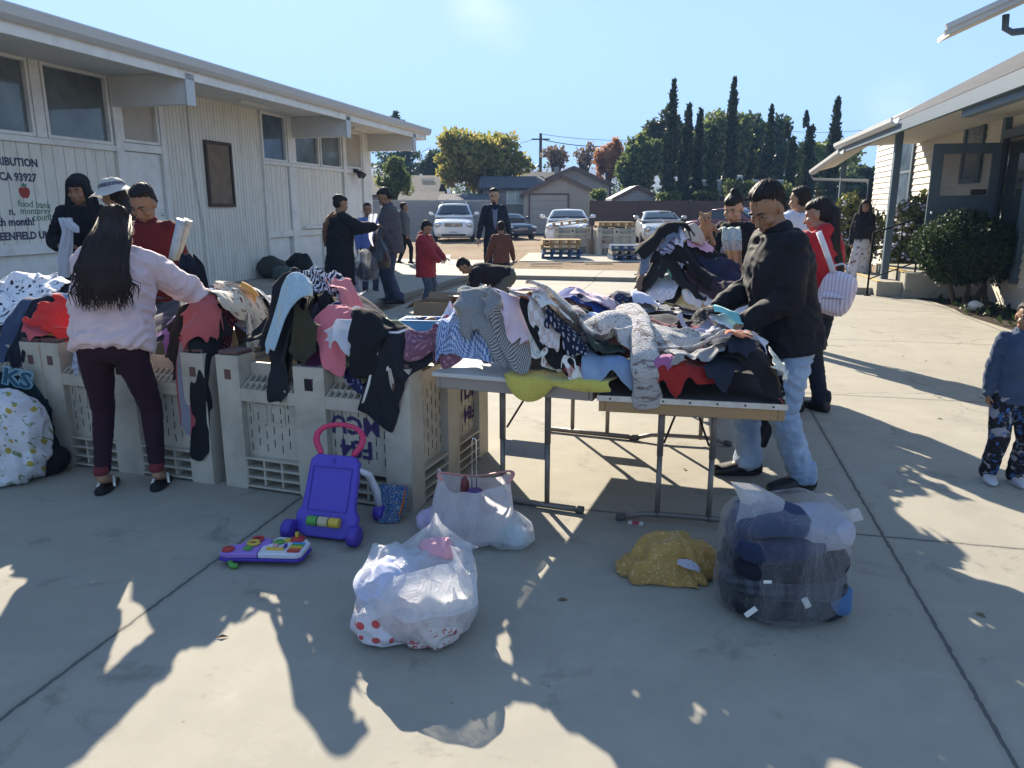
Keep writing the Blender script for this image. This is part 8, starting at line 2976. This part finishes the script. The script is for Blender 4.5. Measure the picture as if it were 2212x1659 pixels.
# ---------------------------------------------------------------- push toy and its activity panel
m_vio = paint('violet_plastic', (.085, .055, .42), .38, .06, 3, .02, 60)
m_vio2 = paint('dark_violet_plastic', (.07, .04, .33), .42, .08)
m_mag = paint('pink_plastic', (.55, .035, .11), .4, .06)
m_whp = paint('white_plastic', (.62, .62, .66), .4, .05)
m_lil = paint('lilac_plastic', (.30, .17, .55), .4, .08)
m_yel = paint('yellow_plastic', (.62, .42, .05), .4, .06)
m_grn = paint('green_plastic', (.09, .30, .06), .4, .06)
m_red = paint('red_plastic', (.42, .035, .03), .4, .06)
m_blu = paint('sky_plastic', (.05, .25, .55), .4, .06)
m_org = paint('orange_plastic', (.55, .16, .03), .4, .06)
g0, g1 = np.array(gr(640, 1165)), np.array(gr(752, 1178))
ctr_ = (g0 + g1) / 2
ax_ = (g1 - g0)
T = thing('push_walker', 'purple plastic push walker with pink handle standing before the crates', 'toy', tuple(ctr_), math.atan2(ax_[1], ax_[0]))
wl_ = np.linalg.norm(ax_)
tl = R(24)
# front board leans back away from the camera
def bd_(x, s, o=0.0):
 """board coordinates: x across, s up the board, o out of its face"""
 return (x, .02 + s * math.sin(tl) - o * math.cos(tl), .04 + s * math.cos(tl) + o * math.sin(tl))
def plate(mm, poly, o0, o1):
 n = len(poly)
 vs = [bd_(x, s, o0) for x, s in poly] + [bd_(x, s, o1) for x, s in poly]
 mm.add(vs, [tuple(range(n - 1, -1, -1)), tuple(range(n, 2 * n))] + [(i, (i + 1) % n, n + (i + 1) % n, n + i) for i in range(n)])
hw = wl_ * .60
m = MB()
plate(m, [(-hw, .02), (-hw * .6, -.02), (hw * .6, -.02), (hw, .02), (hw, .12), (hw * .86, .16), (hw * .80, .44), (hw * .62, .475), (-hw * .62, .475), (-hw * .80, .44), (-hw * .86, .16), (-hw, .12)], -.05, .0)
m.build('front_board', m_vio, T, bevel=.012, seg=3)
m = MB()
for a in ((-.64, .135, .64, .142), (-.64, .395, .64, .402), (-.65, .135, -.63, .402), (.63, .135, .65, .402)):
 plate(m, [(a[0] * hw, a[1]), (a[2] * hw, a[1]), (a[2] * hw, a[3]), (a[0] * hw, a[3])], 0.001, .006)
plate(m, [(-.05 * hw, .425), (.05 * hw, .425), (.05 * hw, .455), (-.05 * hw, .455)], .001, .005)
m.build('raised_frame', m_vio2, T, bevel=.002)
for i, (x, mt) in enumerate(((-.36, m_grn), (0, paint('sticker', (.5, .42, .25), .5, .5, 30)), (.36, m_yel))):
 m = MB()
 c0, c1 = bd_((x - .16) * hw, .075, .018), bd_((x + .16) * hw, .075, .018)
 m.tube([c0, c1], .030, 18)
 m.build('roller', mt, T, smooth=False, bevel=.004)
for sx in (-1, 1):
 m = MB()
 m.rings([[(sx * (hw + .012 + q), .0 + r_ * math.cos(t), .062 + r_ * math.sin(t)) for t in np.linspace(0, 2 * math.pi, 28, endpoint=False)] for q, r_ in ((-.028, .052), (-.022, .06), (.018, .06), (.026, .048), (.028, .02))])
 m.build('front_wheel', m_vio2, T, smooth=True)
 m = MB()
 m.tube([bd_(sx * hw * .70, .40, -.03), (sx * hw * .85, .30, .33), (sx * hw * .95, .36, .20), (sx * hw * 1.0, .37, .08)], [.018, .022, .022, .020], 12)
 m.build('rear_leg', m_whp, T, smooth=True)
 m = MB()
 m.rings([[(sx * (hw * 1.0 + q), .37 + r_ * math.cos(t), .052 + r_ * math.sin(t)) for t in np.linspace(0, 2 * math.pi, 24, endpoint=False)] for q, r_ in ((-.026, .042), (-.02, .05), (.02, .05), (.026, .042))])
 m.build('rear_wheel', m_vio2, T, smooth=True)
m = MB()
hp_ = [(-.50, .47), (-.62, .505), (-.78, .55), (-.80, .60), (-.60, .645), (-.2, .665), (.2, .665), (.60, .645), (.80, .60), (.78, .55), (.62, .505), (.50, .47)]
m.tube([bd_(x * hw, s_, -.025) for x, s_ in hp_], [.014, .018, .018, .018, .017, .016, .016, .017, .018, .018, .018, .014], 14)
m.build('handle', m_mag, T, smooth=True, sub=1)
T.scale = (.98, .84, .80)
# activity panel on the ground
g = np.array(gr(568, 1222))
T = thing('activity_panel', 'lilac and white activity panel lying flat left of the push walker', 'toy', (g[0], g[1] + .06, 0), R(-4))
ol = [(-.235, -.085), (-.19, -.10), (-.10, -.09), (.20, -.085), (.225, -.06), (.232, .07), (.19, .125), (.03, .135), (-.06, .13), (-.13, .10), (-.16, .04), (-.22, .01)]
m = MB()
m.prism([(x * 1.02, y * 1.02) for x, y in ol], .028, .048)
m.build('base', m_vio2, T, bevel=.006)
m = MB()
m.prism([(x, y) for x, y in ol if x < .01] + [(-.0, .134)] if False else [(-.235, -.085), (-.19, -.10), (-.10, -.092), (-.02, -.088), (-.03, .0), (.01, .05), (.0, .10), (-.06, .13), (-.13, .10), (-.16, .04), (-.22, .01)], .0482, .078)
m.build('lilac_half', m_lil, T, bevel=.009, seg=3)
m = MB()
m.prism([(-.017, -.088), (.20, -.085), (.225, -.06), (.232, .07), (.19, .125), (.03, .135), (.004, .10), (.014, .05), (-.026, .0)], .0482, .080)
m.build('white_half', m_whp, T, bevel=.009, seg=3)
for i, mt in enumerate((m_red, m_org, m_yel, m_grn, m_blu)):
 m = MB()
 m.box((.175, -.055 + i * .024, .084), (.07, .021, .012))
 m.build('key', mt, T, bevel=.004)
def ringpart(x, y, r_, tu, mt, name, z=.086):
 mm = MB()
 A = np.linspace(0, 2 * math.pi, 24, endpoint=False)
 B = np.linspace(0, 2 * math.pi, 9)
 mm.rings([np.stack((x + (r_ + tu * math.cos(b)) * np.cos(A), y + (r_ + tu * math.cos(b)) * np.sin(A), np.full(24, z + tu * math.sin(b))), 1) for b in B], False)
 mm.build(name, mt, T, smooth=True)
def disc(x, y, r_, h_, mt, name, z=.079, n=20):
 mm = MB()
 mm.lathe([(r_, 0), (r_, h_ * .8), (r_ * .9, h_)], (x, y, z), n)
 mm.build(name, mt, T, smooth=False, bevel=.002)
ringpart(-.08, .085, .026, .009, m_red, 'square_ring')
ringpart(-.085, .03, .028, .010, m_yel, 'ring')
disc(-.195, -.055, .034, .012, m_red, 'flower_button', n=10)
disc(-.09, -.035, .024, .012, m_grn, 'light_button')
disc(.055, .055, .033, .010, m_grn, 'green_gear', n=14)
disc(.095, .08, .022, .012, m_yel, 'yellow_gear', n=12)
disc(.15, .095, .040, .014, m_red, 'red_dial')
disc(.14, .11, .010, .03, m_yel, 'knob', z=.093)
m = MB()
m.box((.065, -.035, .085), (.10, .018, .014))
m.build('yellow_bar', m_yel, T, bevel=.003)
m = MB()
m.ball((.06, -.008, .09), (.016, .013, .014))
m.build('pink_figure', paint('pink_toy', (.6, .3, .35), .4), T, smooth=True)
m = MB()
m.box((.112, -.0, .088), (.012, .04, .018))
m.build('dark_lever', m_vio2, T, bevel=.003)
m = MB()
m.tube([(-.17, -.10, .03), (-.15, -.12, .016), (-.12, -.12, .016)], .016, 10)
m.build('green_clip', m_grn, T, smooth=True)
T.scale = (.80, .80, .8)
# blue patterned cap-like cloth against the crate
g = gr(842, 1132)
m_fish = fab((.03, .10, .24), 'floral', c2=(.45, .5, .5), c3=(.5, .38, .08), sc=3.2)
o = cloth_strip('patterned_bib', 'blue speckled cloth with orange lining propped against the crate', 'cloth', [(at(850, 1047, g[1] + .12), (1, -.2, 0)), (at(848, 1075, g[1] + .08), (1, -.2, 0)), (at(845, 1105, g[1] + .04), (1, -.1, 0)), (at(838, 1130, g[1]), (1, 0, 0))], [.16, .165, .14, .10], m_fish, fold=.28, thick=.008)
cloth_strip('orange_hem', None, None, [(np.array(at(876, 1047, g[1] + .115)) - np.array(o.location), (.3, -1, 0)), (np.array(at(872, 1080, g[1] + .06)) - np.array(o.location), (.3, -1, 0)), (np.array(at(862, 1115, g[1] + .01)) - np.array(o.location), (.3, -1, 0))], [.03, .03, .025], fab((.50, .13, .04)), fold=.1, parent=o)
# ---------------------------------------------------------------- bundles at the far left
m_sheet = fab((.66, .66, .68), 'floral', c2=(.42, .34, .06), c3=(.20, .26, .12), sc=1.15, trans=.1)
m_jer = cloth('dark_teal_jersey', (.012, .025, .035), 'blot', c2=(.02, .05, .065), coord='Object', sc=.6)
g = gr(60, 1000)
T = thing('jersey', 'dark teal sports jersey heaped against the far left crate', 'jersey', (g[0] + .02, g[1] + .0, 0))
m = MB()
m.ball((0, 0, .27), (.20, .20, .28), 26, 18)
m.ball((-.22, .0, .30), (.22, .2, .30), 26, 18)
m.ball((.06, -.05, .10), (.16, .16, .12), 20, 12)
jo = skin(m, 'jersey_cloth', m_jer, T, .014, 3, (.012, 7))
jw = lambda px, py: (np.array(at(px, py, g[1] - .20)) - np.array(T.location))
vs, fs = text_mesh('KS', .15, .004, 'LEFT', .012)
for nm, dx, mt, of in (('letter_outline', 1.0, paint('pale_letter_edge', (.16, .30, .36), .7, .1), 0), ('letter_fill', 1.0, paint('teal_letter', (.015, .06, .10), .7, .1), -.006)):
 vs, fs = text_mesh('KS', .15, .004, 'LEFT', .012 if nm == 'letter_outline' else .002)
 b_ = jw(-10, 830)
 q = MB()
 q.add(np.stack((b_[0] + vs[:, 0] * .9, b_[1] + .06 + of + vs[:, 2] + .5 * vs[:, 0] ** 1 * .3 + .35 * vs[:, 1], b_[2] + vs[:, 1] * .8 - vs[:, 0] * .28), 1), fs)
 q.build(nm, mt, T)
g2 = gr(40, 1055)
T = thing('bed_sheet', 'white sheet with yellow-green flowers bundled at the far left front', 'sheet', (g2[0] - .14, g2[1] + .18, 0))
m = MB()
m.ball((0, 0, .26), (.21, .20, .25), 28, 18)
m.ball((.05, -.03, .12), (.17, .17, .14), 24, 14)
m.ball((-.1, .0, .12), (.22, .22, .14), 24, 14)
m.ball((-.05, -.10, .04), (.2, .12, .05), 24, 14)
vs, fs, no = fuse(m, .014, 3)
q = vs * 7
w = np.stack((vnoise(q * .6), vnoise(q * .6 + 9), vnoise(q * .6 + 17)), 1)
vs = vs + no * (.022 * (1 - 2 * np.abs(vnoise(q * np.array((1, 1, .5)) + w * 1.5))) + .010 * (1 - 2 * np.abs(vnoise(q * 2.2 + w * 2))))[:, None]
vs[:, 2] = np.maximum(vs[:, 2], .004)
q = MB()
q.add(vs, fs, np.stack((vs[:, 0] * 1.0 + vs[:, 1] * .5, vs[:, 2] + .4 * vs[:, 1]), 1))
q.build('sheet_cloth', m_sheet, T, smooth=True)
g3 = gr(90, 1030)
T = thing('dark_bundle', 'small black bundle on the ground between sheet and crate', 'bundle', (g3[0], g3[1] + .06, 0))
m = MB()
m.ball((0, 0, .07), (.12, .11, .09), 20, 12)
m.xf(lambda v: np.maximum(v * (1 + .25 * vnoise(v * 10))[:, None], np.array((-9, -9, .004))))
m.build('bundle_cloth', m_blackc, T, smooth=True)
# dark trousers hanging by the man under the table
cloth_strip('trousers', 'dark corduroy trousers hanging beside the legs of the man in black', 'trousers', [(at(1668, 850, 4.42), (1, .1, 0)), (at(1660, 885, 4.40), (1, .1, 0)), (at(1645, 930, 4.38), (1, .1, 0)), (at(1632, 968, 4.36), (1, .1, 0))], [.16, .155, .145, .13], fab((.025, .024, .024)), fold=.2, thick=.02)
cloth_strip('teal_cloth', 'teal cloth hanging between the table and the jeans', 'cloth', [(at(1690, 850, 4.35), (1, .1, 0)), (at(1690, 885, 4.34), (1, .1, 0)), (at(1694, 915, 4.33), (1, .1, 0))], [.07, .07, .05], fab((.03, .28, .32)), fold=.3)
# ---------------------------------------------------------------- parked cars, pallets, bins in the lot
m_carw = paint('white_car_paint', (.66, .67, .68), .18, .02, 1, 0, spec=.6)
m_cars = paint('silver_car_paint', (.50, .51, .52), .22, .02, 1, 0, spec=.6, metal=.3)
m_card_ = paint('dark_blue_car_paint', (.012, .016, .035), .15, .05, 1, 0, spec=.7)
m_carr = paint('maroon_car_paint', (.12, .02, .03), .2, .05, 1, 0, spec=.6)
m_glass = glassmat('car_glass', (.018, .022, .024), .03)
m_tyre = paint('tyre_rubber', (.018, .018, .018), .85, .2)
m_rim = paint('alloy_rim', (.42, .42, .43), .3, .05, metal=.7)
m_lamp = paint('headlamp_glass', (.42, .43, .42), .08, .2, 20, 0, spec=.8)
m_plate = paint('plate_white', (.62, .62, .64), .4, .05)
def car(label, loc, rz, L, W, H, hood, bonnet, paint_, cowl, roof0, roof1, grille, lampw, lamph, lampz, plate='', chrome=False, roofrail=False, inter=False):
 """front at local y=0, body runs to y=L"""
 T = thing('parked_car', label, 'car', loc, rz, 'cars parked in the dirt lot')
 hw_ = W / 2
 n_half = 7
 def section(y, zt, w, zb, crown):
  pts = [(.0, zb), (.72 * w, zb), (.93 * w, zb + .05), (w, zb + .22), (w * .995, zb + (zt - zb) * .62), (w * .95, zt - .07), (w * .82, zt - .012), (w * .45, zt + crown * .8), (0, zt + crown)]
  full = [(x, z) for x, z in pts] + [(-x, z) for x, z in pts[-2:0:-1]]
  return [(x, y, z) for x, z in full]
 belt = hood + .14
 secs = [(0.0, hood * .70, hw_ * .62, .30, 0), (.05, hood * .80, hw_ * .82, .24, .0), (.22, hood * .90, hw_ * .94, .20, .01), (.55, hood * .97, hw_ * .985, .19, .025), (bonnet, hood + .03, hw_, .19, .035), (bonnet + .6, belt, hw_, .19, .0), (L * .7, belt + .03, hw_, .19, 0), (L - .5, belt + .04, hw_ * .97, .2, 0), (L - .1, belt - .05, hw_ * .9, .25, 0), (L, belt - .25, hw_ * .75, .3, 0)]
 m = MB()
 m.rings([section(*q) for q in secs])
 m.build('body', paint_, T, smooth=True, sub=2)
 # cabin
 wt, wb = hw_ * .70, hw_ * .93
 def cs(y, z, w):
  return [(-w, y, belt - .06), (-w, y, belt + .001), (-(w + (wt - w) * ((z - belt) / (H - belt)) ** 1.0), y, z - .035), (-(wt * .86), y, z), (0, y, z + .03), (wt * .86, y, z), ((w + (wt - w) * ((z - belt) / (H - belt)) ** 1.0), y, z - .035), (w, y, belt + .001), (w, y, belt - .06)]
 ys = [(bonnet - .02, belt + .02, wb), ((bonnet + roof0) / 2, (belt + H) / 2, wb), (roof0, H - .03, wb), ((roof0 + roof1) / 2, H, wb), (roof1, H - .05, wb), (min(L - .05, roof1 + .55), belt + .05, wb * .95)]
 m = MB()
 m.rings([cs(*q) for q in ys], True, True)
 cab = m.build('cabin', paint_, T, smooth=True, bevel=.02)
 # windscreen: curved patch standing just proud of the cabin
 m = MB()
 rows = []
 for j in np.linspace(.07, .93, 7):
  y = bonnet + (roof0 - bonnet) * j
  z = belt + .02 + (H - .03 - belt - .02) * j
  w = (wb + (wt - wb) * j) * .90
  a = np.linspace(-1, 1, 13)
  rows.append(np.stack((a * w, y - .035 + .06 * a * a, z + .035 - .015 * a * a), 1))
 m.rings(rows, False, False)
 o = m.build('windscreen', m_glass, T, smooth=True)
 sm_ = o.modifiers.new('t', 'SOLIDIFY')
 sm_.thickness = .012
 if inter:
  pass
 m = MB()
 for sx in (-1,):
  m.tube([(-wb * .75, bonnet - .02, belt + .05), (-.05, bonnet + .03, belt + .075)], .012, 6)
  m.tube([(wb * .05, bonnet - .02, belt + .05), (wb * .7, bonnet + .03, belt + .075)], .012, 6)
 m.build('wiper', m_black, T)
 for sx in (-1, 1):
  m = MB()
  q = []
  for j in (.12, .80):
   rowy = np.linspace(bonnet + .25 + (roof0 - bonnet) * j, min(L - .3, roof1 + .35 - .4 * j), 6)
   w = wb + (wt - wb) * j
   q.append(np.stack((np.full(6, sx * (w + .012)), rowy, np.full(6, belt + (H - belt) * j)), 1))
  m.rings(q, False, False)
  m.build('side_window', m_glass, T)
  # headlamp
  m = MB()
  lx = hw_ * .74
  m.ball((sx * lx, .13, lampz), (lampw / 2, .17, lamph / 2), 18, 12, Matrix.Rotation(sx * R(-24), 3, 'Z'))
  lo_ = m.build('headlight', m_lamp, T, smooth=True)
  m = MB()
  m.ball((sx * lx, .03, lampz), (lampw * .22, .09, lamph * .36), 12, 8)
  m.build('lamp_lens', m_chrome, lo_, smooth=True)
  # mirror
  m = MB()
  m.ball((sx * (hw_ + .13), bonnet + .42, belt + .12), (.12, .07, .085), 14, 10)
  m.bar((sx * (hw_ * .93), bonnet + .45, belt + .05), (sx * (hw_ + .08), bonnet + .44, belt + .08), .05, .05)
  m.build('mirror', paint_, T, smooth=True)
  for yw in (.85, L - .95):
   m = MB()
   A = np.linspace(0, 2 * math.pi, 24, endpoint=False)
   m.rings([[(sx * (hw_ - .21 + q_), yw + r_ * math.cos(t_), .32 + r_ * math.sin(t_)) for t_ in A] for q_, r_ in ((0, .28), (.02, .32), (.20, .32), (.222, .29), (.224, .2))])
   wo_ = m.build('wheel', m_tyre, T, smooth=True)
   m = MB()
   for k_ in range(5):
    a_ = k_ * 2 * math.pi / 5
    m.bar((sx * (hw_ + .012), yw, .32), (sx * (hw_ + .012), yw + .2 * math.cos(a_), .32 + .2 * math.sin(a_)), .05, .03, (1, 0, 0))
   m.tube([(sx * (hw_ - .02), yw, .32), (sx * (hw_ + .005), yw, .32)], .21, 20)
   m.build('rim', m_rim, wo_)
  m = MB()
  m.ball((sx * hw_ * .68, .045, .36), (.11, .05, .045), 12, 8)
  m.build('fog_lamp', m_lamp, T, smooth=True)
 gz, gw, gh = grille
 m = MB()
 m.box((0, .06, gz), (gw * 2, .14, gh))
 go = m.build('grille', m_black, T, bevel=.03, seg=3)
 m = MB()
 for k_ in range(4):
  z = gz - gh / 2 + (k_ + .5) * gh / 4
  m.box((0, -.012, z), (gw * 1.9, .012, gh * .08))
 m.build('grille_bar', m_chrome if chrome else m_rim, go)
 m = MB()
 m.box((0, .02, .33), (hw_ * 1.15, .10, .10))
 m.build('lower_intake', m_black, T, bevel=.03, seg=3)
 if plate:
  m = MB()
  m.box((0, -.045, .46), (.32, .012, .16))
  po = m.build('number_plate', m_plate, T, bevel=.004)
  vs, fs = text_mesh(plate, .095, .002, 'CENTER', .001)
  q = MB()
  q.add(np.stack((vs[:, 0], -.053 - vs[:, 2], .425 + vs[:, 1]), 1), fs)
  q.build('plate_lettering', m_ink, po)
 if roofrail:
  for sx in (-1, 1):
   m = MB()
   m.tube([(sx * wt * .86, roof0 + .25, H), (sx * wt * .88, roof0 + .35, H + .07), (sx * wt * .88, roof1 - .4, H + .07), (sx * wt * .86, roof1 - .3, H)], .022, 8)
   m.build('roof_rail', m_rim, T, smooth=True)
 return T
def emblem(T, kind, z, y):
 m = MB()
 if kind == 'H':
  for sx in (-1, 1):
   m.bar((sx * .045, y, z - .05), (sx * .055, y, z + .05), .012, .012, (0, 1, 0))
  m.bar((-.05, y, z), (.05, y, z), .012, .012, (0, 1, 0))
  A = np.linspace(0, 2 * math.pi, 18)
  m.tube([(.08 * math.cos(a), y, z + .065 * math.sin(a)) for a in A], .008, 6)
 else:
  A = np.linspace(0, 2 * math.pi, 18)
  m.tube([(.05 * math.cos(a), y, z + .05 * math.sin(a)) for a in A], .007, 6)
  for a in (90, 210, 330):
   m.tube([(0, y, z), (.05 * math.cos(R(a)), y, z + .05 * math.sin(R(a)))], .006, 6)
 m.build('emblem', m_chrome, T)
def carpos(px, py, Y=None):
 return gr(px, py)
c1 = gr(980, 522)
T = car('white minivan with dark windscreen and wide grille parked by the fence', (c1[0], c1[1], -.02), R(3), 5.0, 2.0, 1.80, 1.06, 1.15, m_carw, .9, 2.0, 4.3, (.80, .42, .20), .42, .26, .80, '8TBZ620', True, True)
emblem(T, 'H', .80, -.025)
c2 = gr(1128, 517)
T = car('low dark blue sports coupe partly behind the man in the suit', (c2[0] + .05, c2[1], -.02), R(20), 4.1, 1.75, 1.30, .82, 1.45, m_card_, .9, 2.05, 2.7, (.55, .26, .13), .34, .14, .62)
c3_ = gr(1232, 538)
T = car('white sedan behind the left pallet stack', (c3_[0], 31.5, -.02), R(-4), 4.6, 1.90, 1.52, .98, 1.2, m_carw, .9, 2.1, 3.2, (.56, .45, .16), .44, .22, .82)
c4 = gr(1424, 520)
T = car('silver sedan with upright star emblem behind the rear clothes heap', (c4[0] - .85, 32.2, -.02), R(-4), 4.5, 1.82, 1.45, .93, 1.2, m_cars, .9, 2.05, 3.0, (.70, .36, .18), .34, .28, .72, '', True)
emblem(T, 'star', 1.03, .42)
c5 = at(1612, 500, 27)
T = car('maroon car glimpsed behind the man in black', (c5[0] + 1.7, 27, -.02), R(35), 4.6, 1.85, 1.60, .98, 1.2, m_carr, .9, 2.1, 3.2, (.60, .4, .16), .4, .2, .8)
m_palw = paint('pallet_wood', (.38, .26, .13), .8, .25, 3, .3, 40)
m_palb = paint('blue_pallet_paint', (.02, .075, .18), .7, .25, 3, .3, 40, dirt=(.2, .17, .13), dscale=5, damt=.5)
m_palg = paint('grey_pallet_wood', (.22, .19, .16), .85, .25, 3, .3, 40)
def pallet(label, loc, rz, mat, tilt=0.0, group='pallets stacked in the lot'):
 T = thing('pallet', label, 'pallet', loc, rz, group)
 T.rotation_euler = (0, tilt, rz)
 m = MB()
 for k_ in range(7):
  m.box((0, -.5 + .0714 + k_ * .1428, .135), (1.22, .10, .018))
 m.build('top_boards', mat, T)
 m = MB()
 for x in (-.56, -.28, 0, .28, .56):
  m.box((x, 0, .073), (.09, 1.0, .105))
 m.build('stringer', mat, T)
 m = MB()
 for y in (-.42, 0, .42):
  m.box((0, y, .010), (1.22, .10, .018))
 m.build('bottom_boards', mat, T)
 return T
ps = gr(1213, 560)
ps = (ps[0], ps[1] + .5)
for i, (mt, lab, dx, rz_) in enumerate(((m_palb, 'bottom blue pallet of the left stack', 0, -2), (m_palb, 'second blue pallet of the left stack', .02, 1), (m_palw, 'third pallet of the left stack, pale bare wood', -.02, -3), (m_palw, 'top bare wood pallet of the left stack', .0, 2))):
 pallet(lab, (ps[0] + dx, ps[1], .012 + i * .147), R(rz_), mt)
bx1 = gr(1232, 548)
lot_bin = dict(BW=1.19)
T1 = crate('grey bin carrying a slanted pallet behind the left pallet stack', (bx1[0] + .12, bx1[1] + .75, .012), R(-4), None, 'grey bins in the lot')
T1.scale = (1.1, 1, 1.2)
pallet('pale pallet lying slanted across the rim of the left bin', (bx1[0] + .02, bx1[1] + .75, .98), R(-4), m_palw, R(-7))
bx2 = gr(1328, 552)
T2 = crate('grey bin with faded red spray letters behind the blue pallets', (bx2[0] + .05, bx2[1] + .75, .012), R(2), [('F84', -.30, .46, .14, m_redspray, 'front_up'), ('MCU', -.30, .32, .14, m_redspray, 'front_up')], 'grey bins in the lot')
T2.scale = (1.1, 1, 1.2)
pallet('grey wooden pallet lying flat on the right bin', (bx2[0] + .05, bx2[1] + .75, .955), R(2), m_palw)
ps = gr(1358, 563)
ps = (ps[0] + .1, ps[1] + .5)
for i, (mt, lab) in enumerate(((m_palb, 'lowest blue pallet before the right bin'), (m_palg, 'weathered grey pallet between two blue ones'), (m_palb, 'uppermost blue pallet before the right bin'))):
 pallet(lab, (ps[0], ps[1], .012 + i * .147), R(3 - 3 * i), mt)
for i, (px, py, w_, lab) in enumerate(((1292, 570, .8, 'loose plank lying in front of the right bin'), (1180, 572, .9, 'grey plank leaning on the foot of the left pallet stack'))):
 g = gr(px, py)
 m = MB()
 m.box((0, 0, .02), (w_, .14, .03))
 o = m.build('plank', m_palg)
 o.location = (g[0], g[1], .012)
 o.rotation_euler = (0, 0, R(-6 + 10 * i))
 tag(o, lab, 'plank')
bx = gr(1270, 552)
m = MB()
m.box((0, 0, .25), (.35, .3, .5))
o = m.build('carton', m_card, None, bevel=.01)
o.location = (bx2[0] - .62, bx2[1] + 1.0, .012)
tag(o, 'tall brown carton squeezed between the two bins', 'carton')
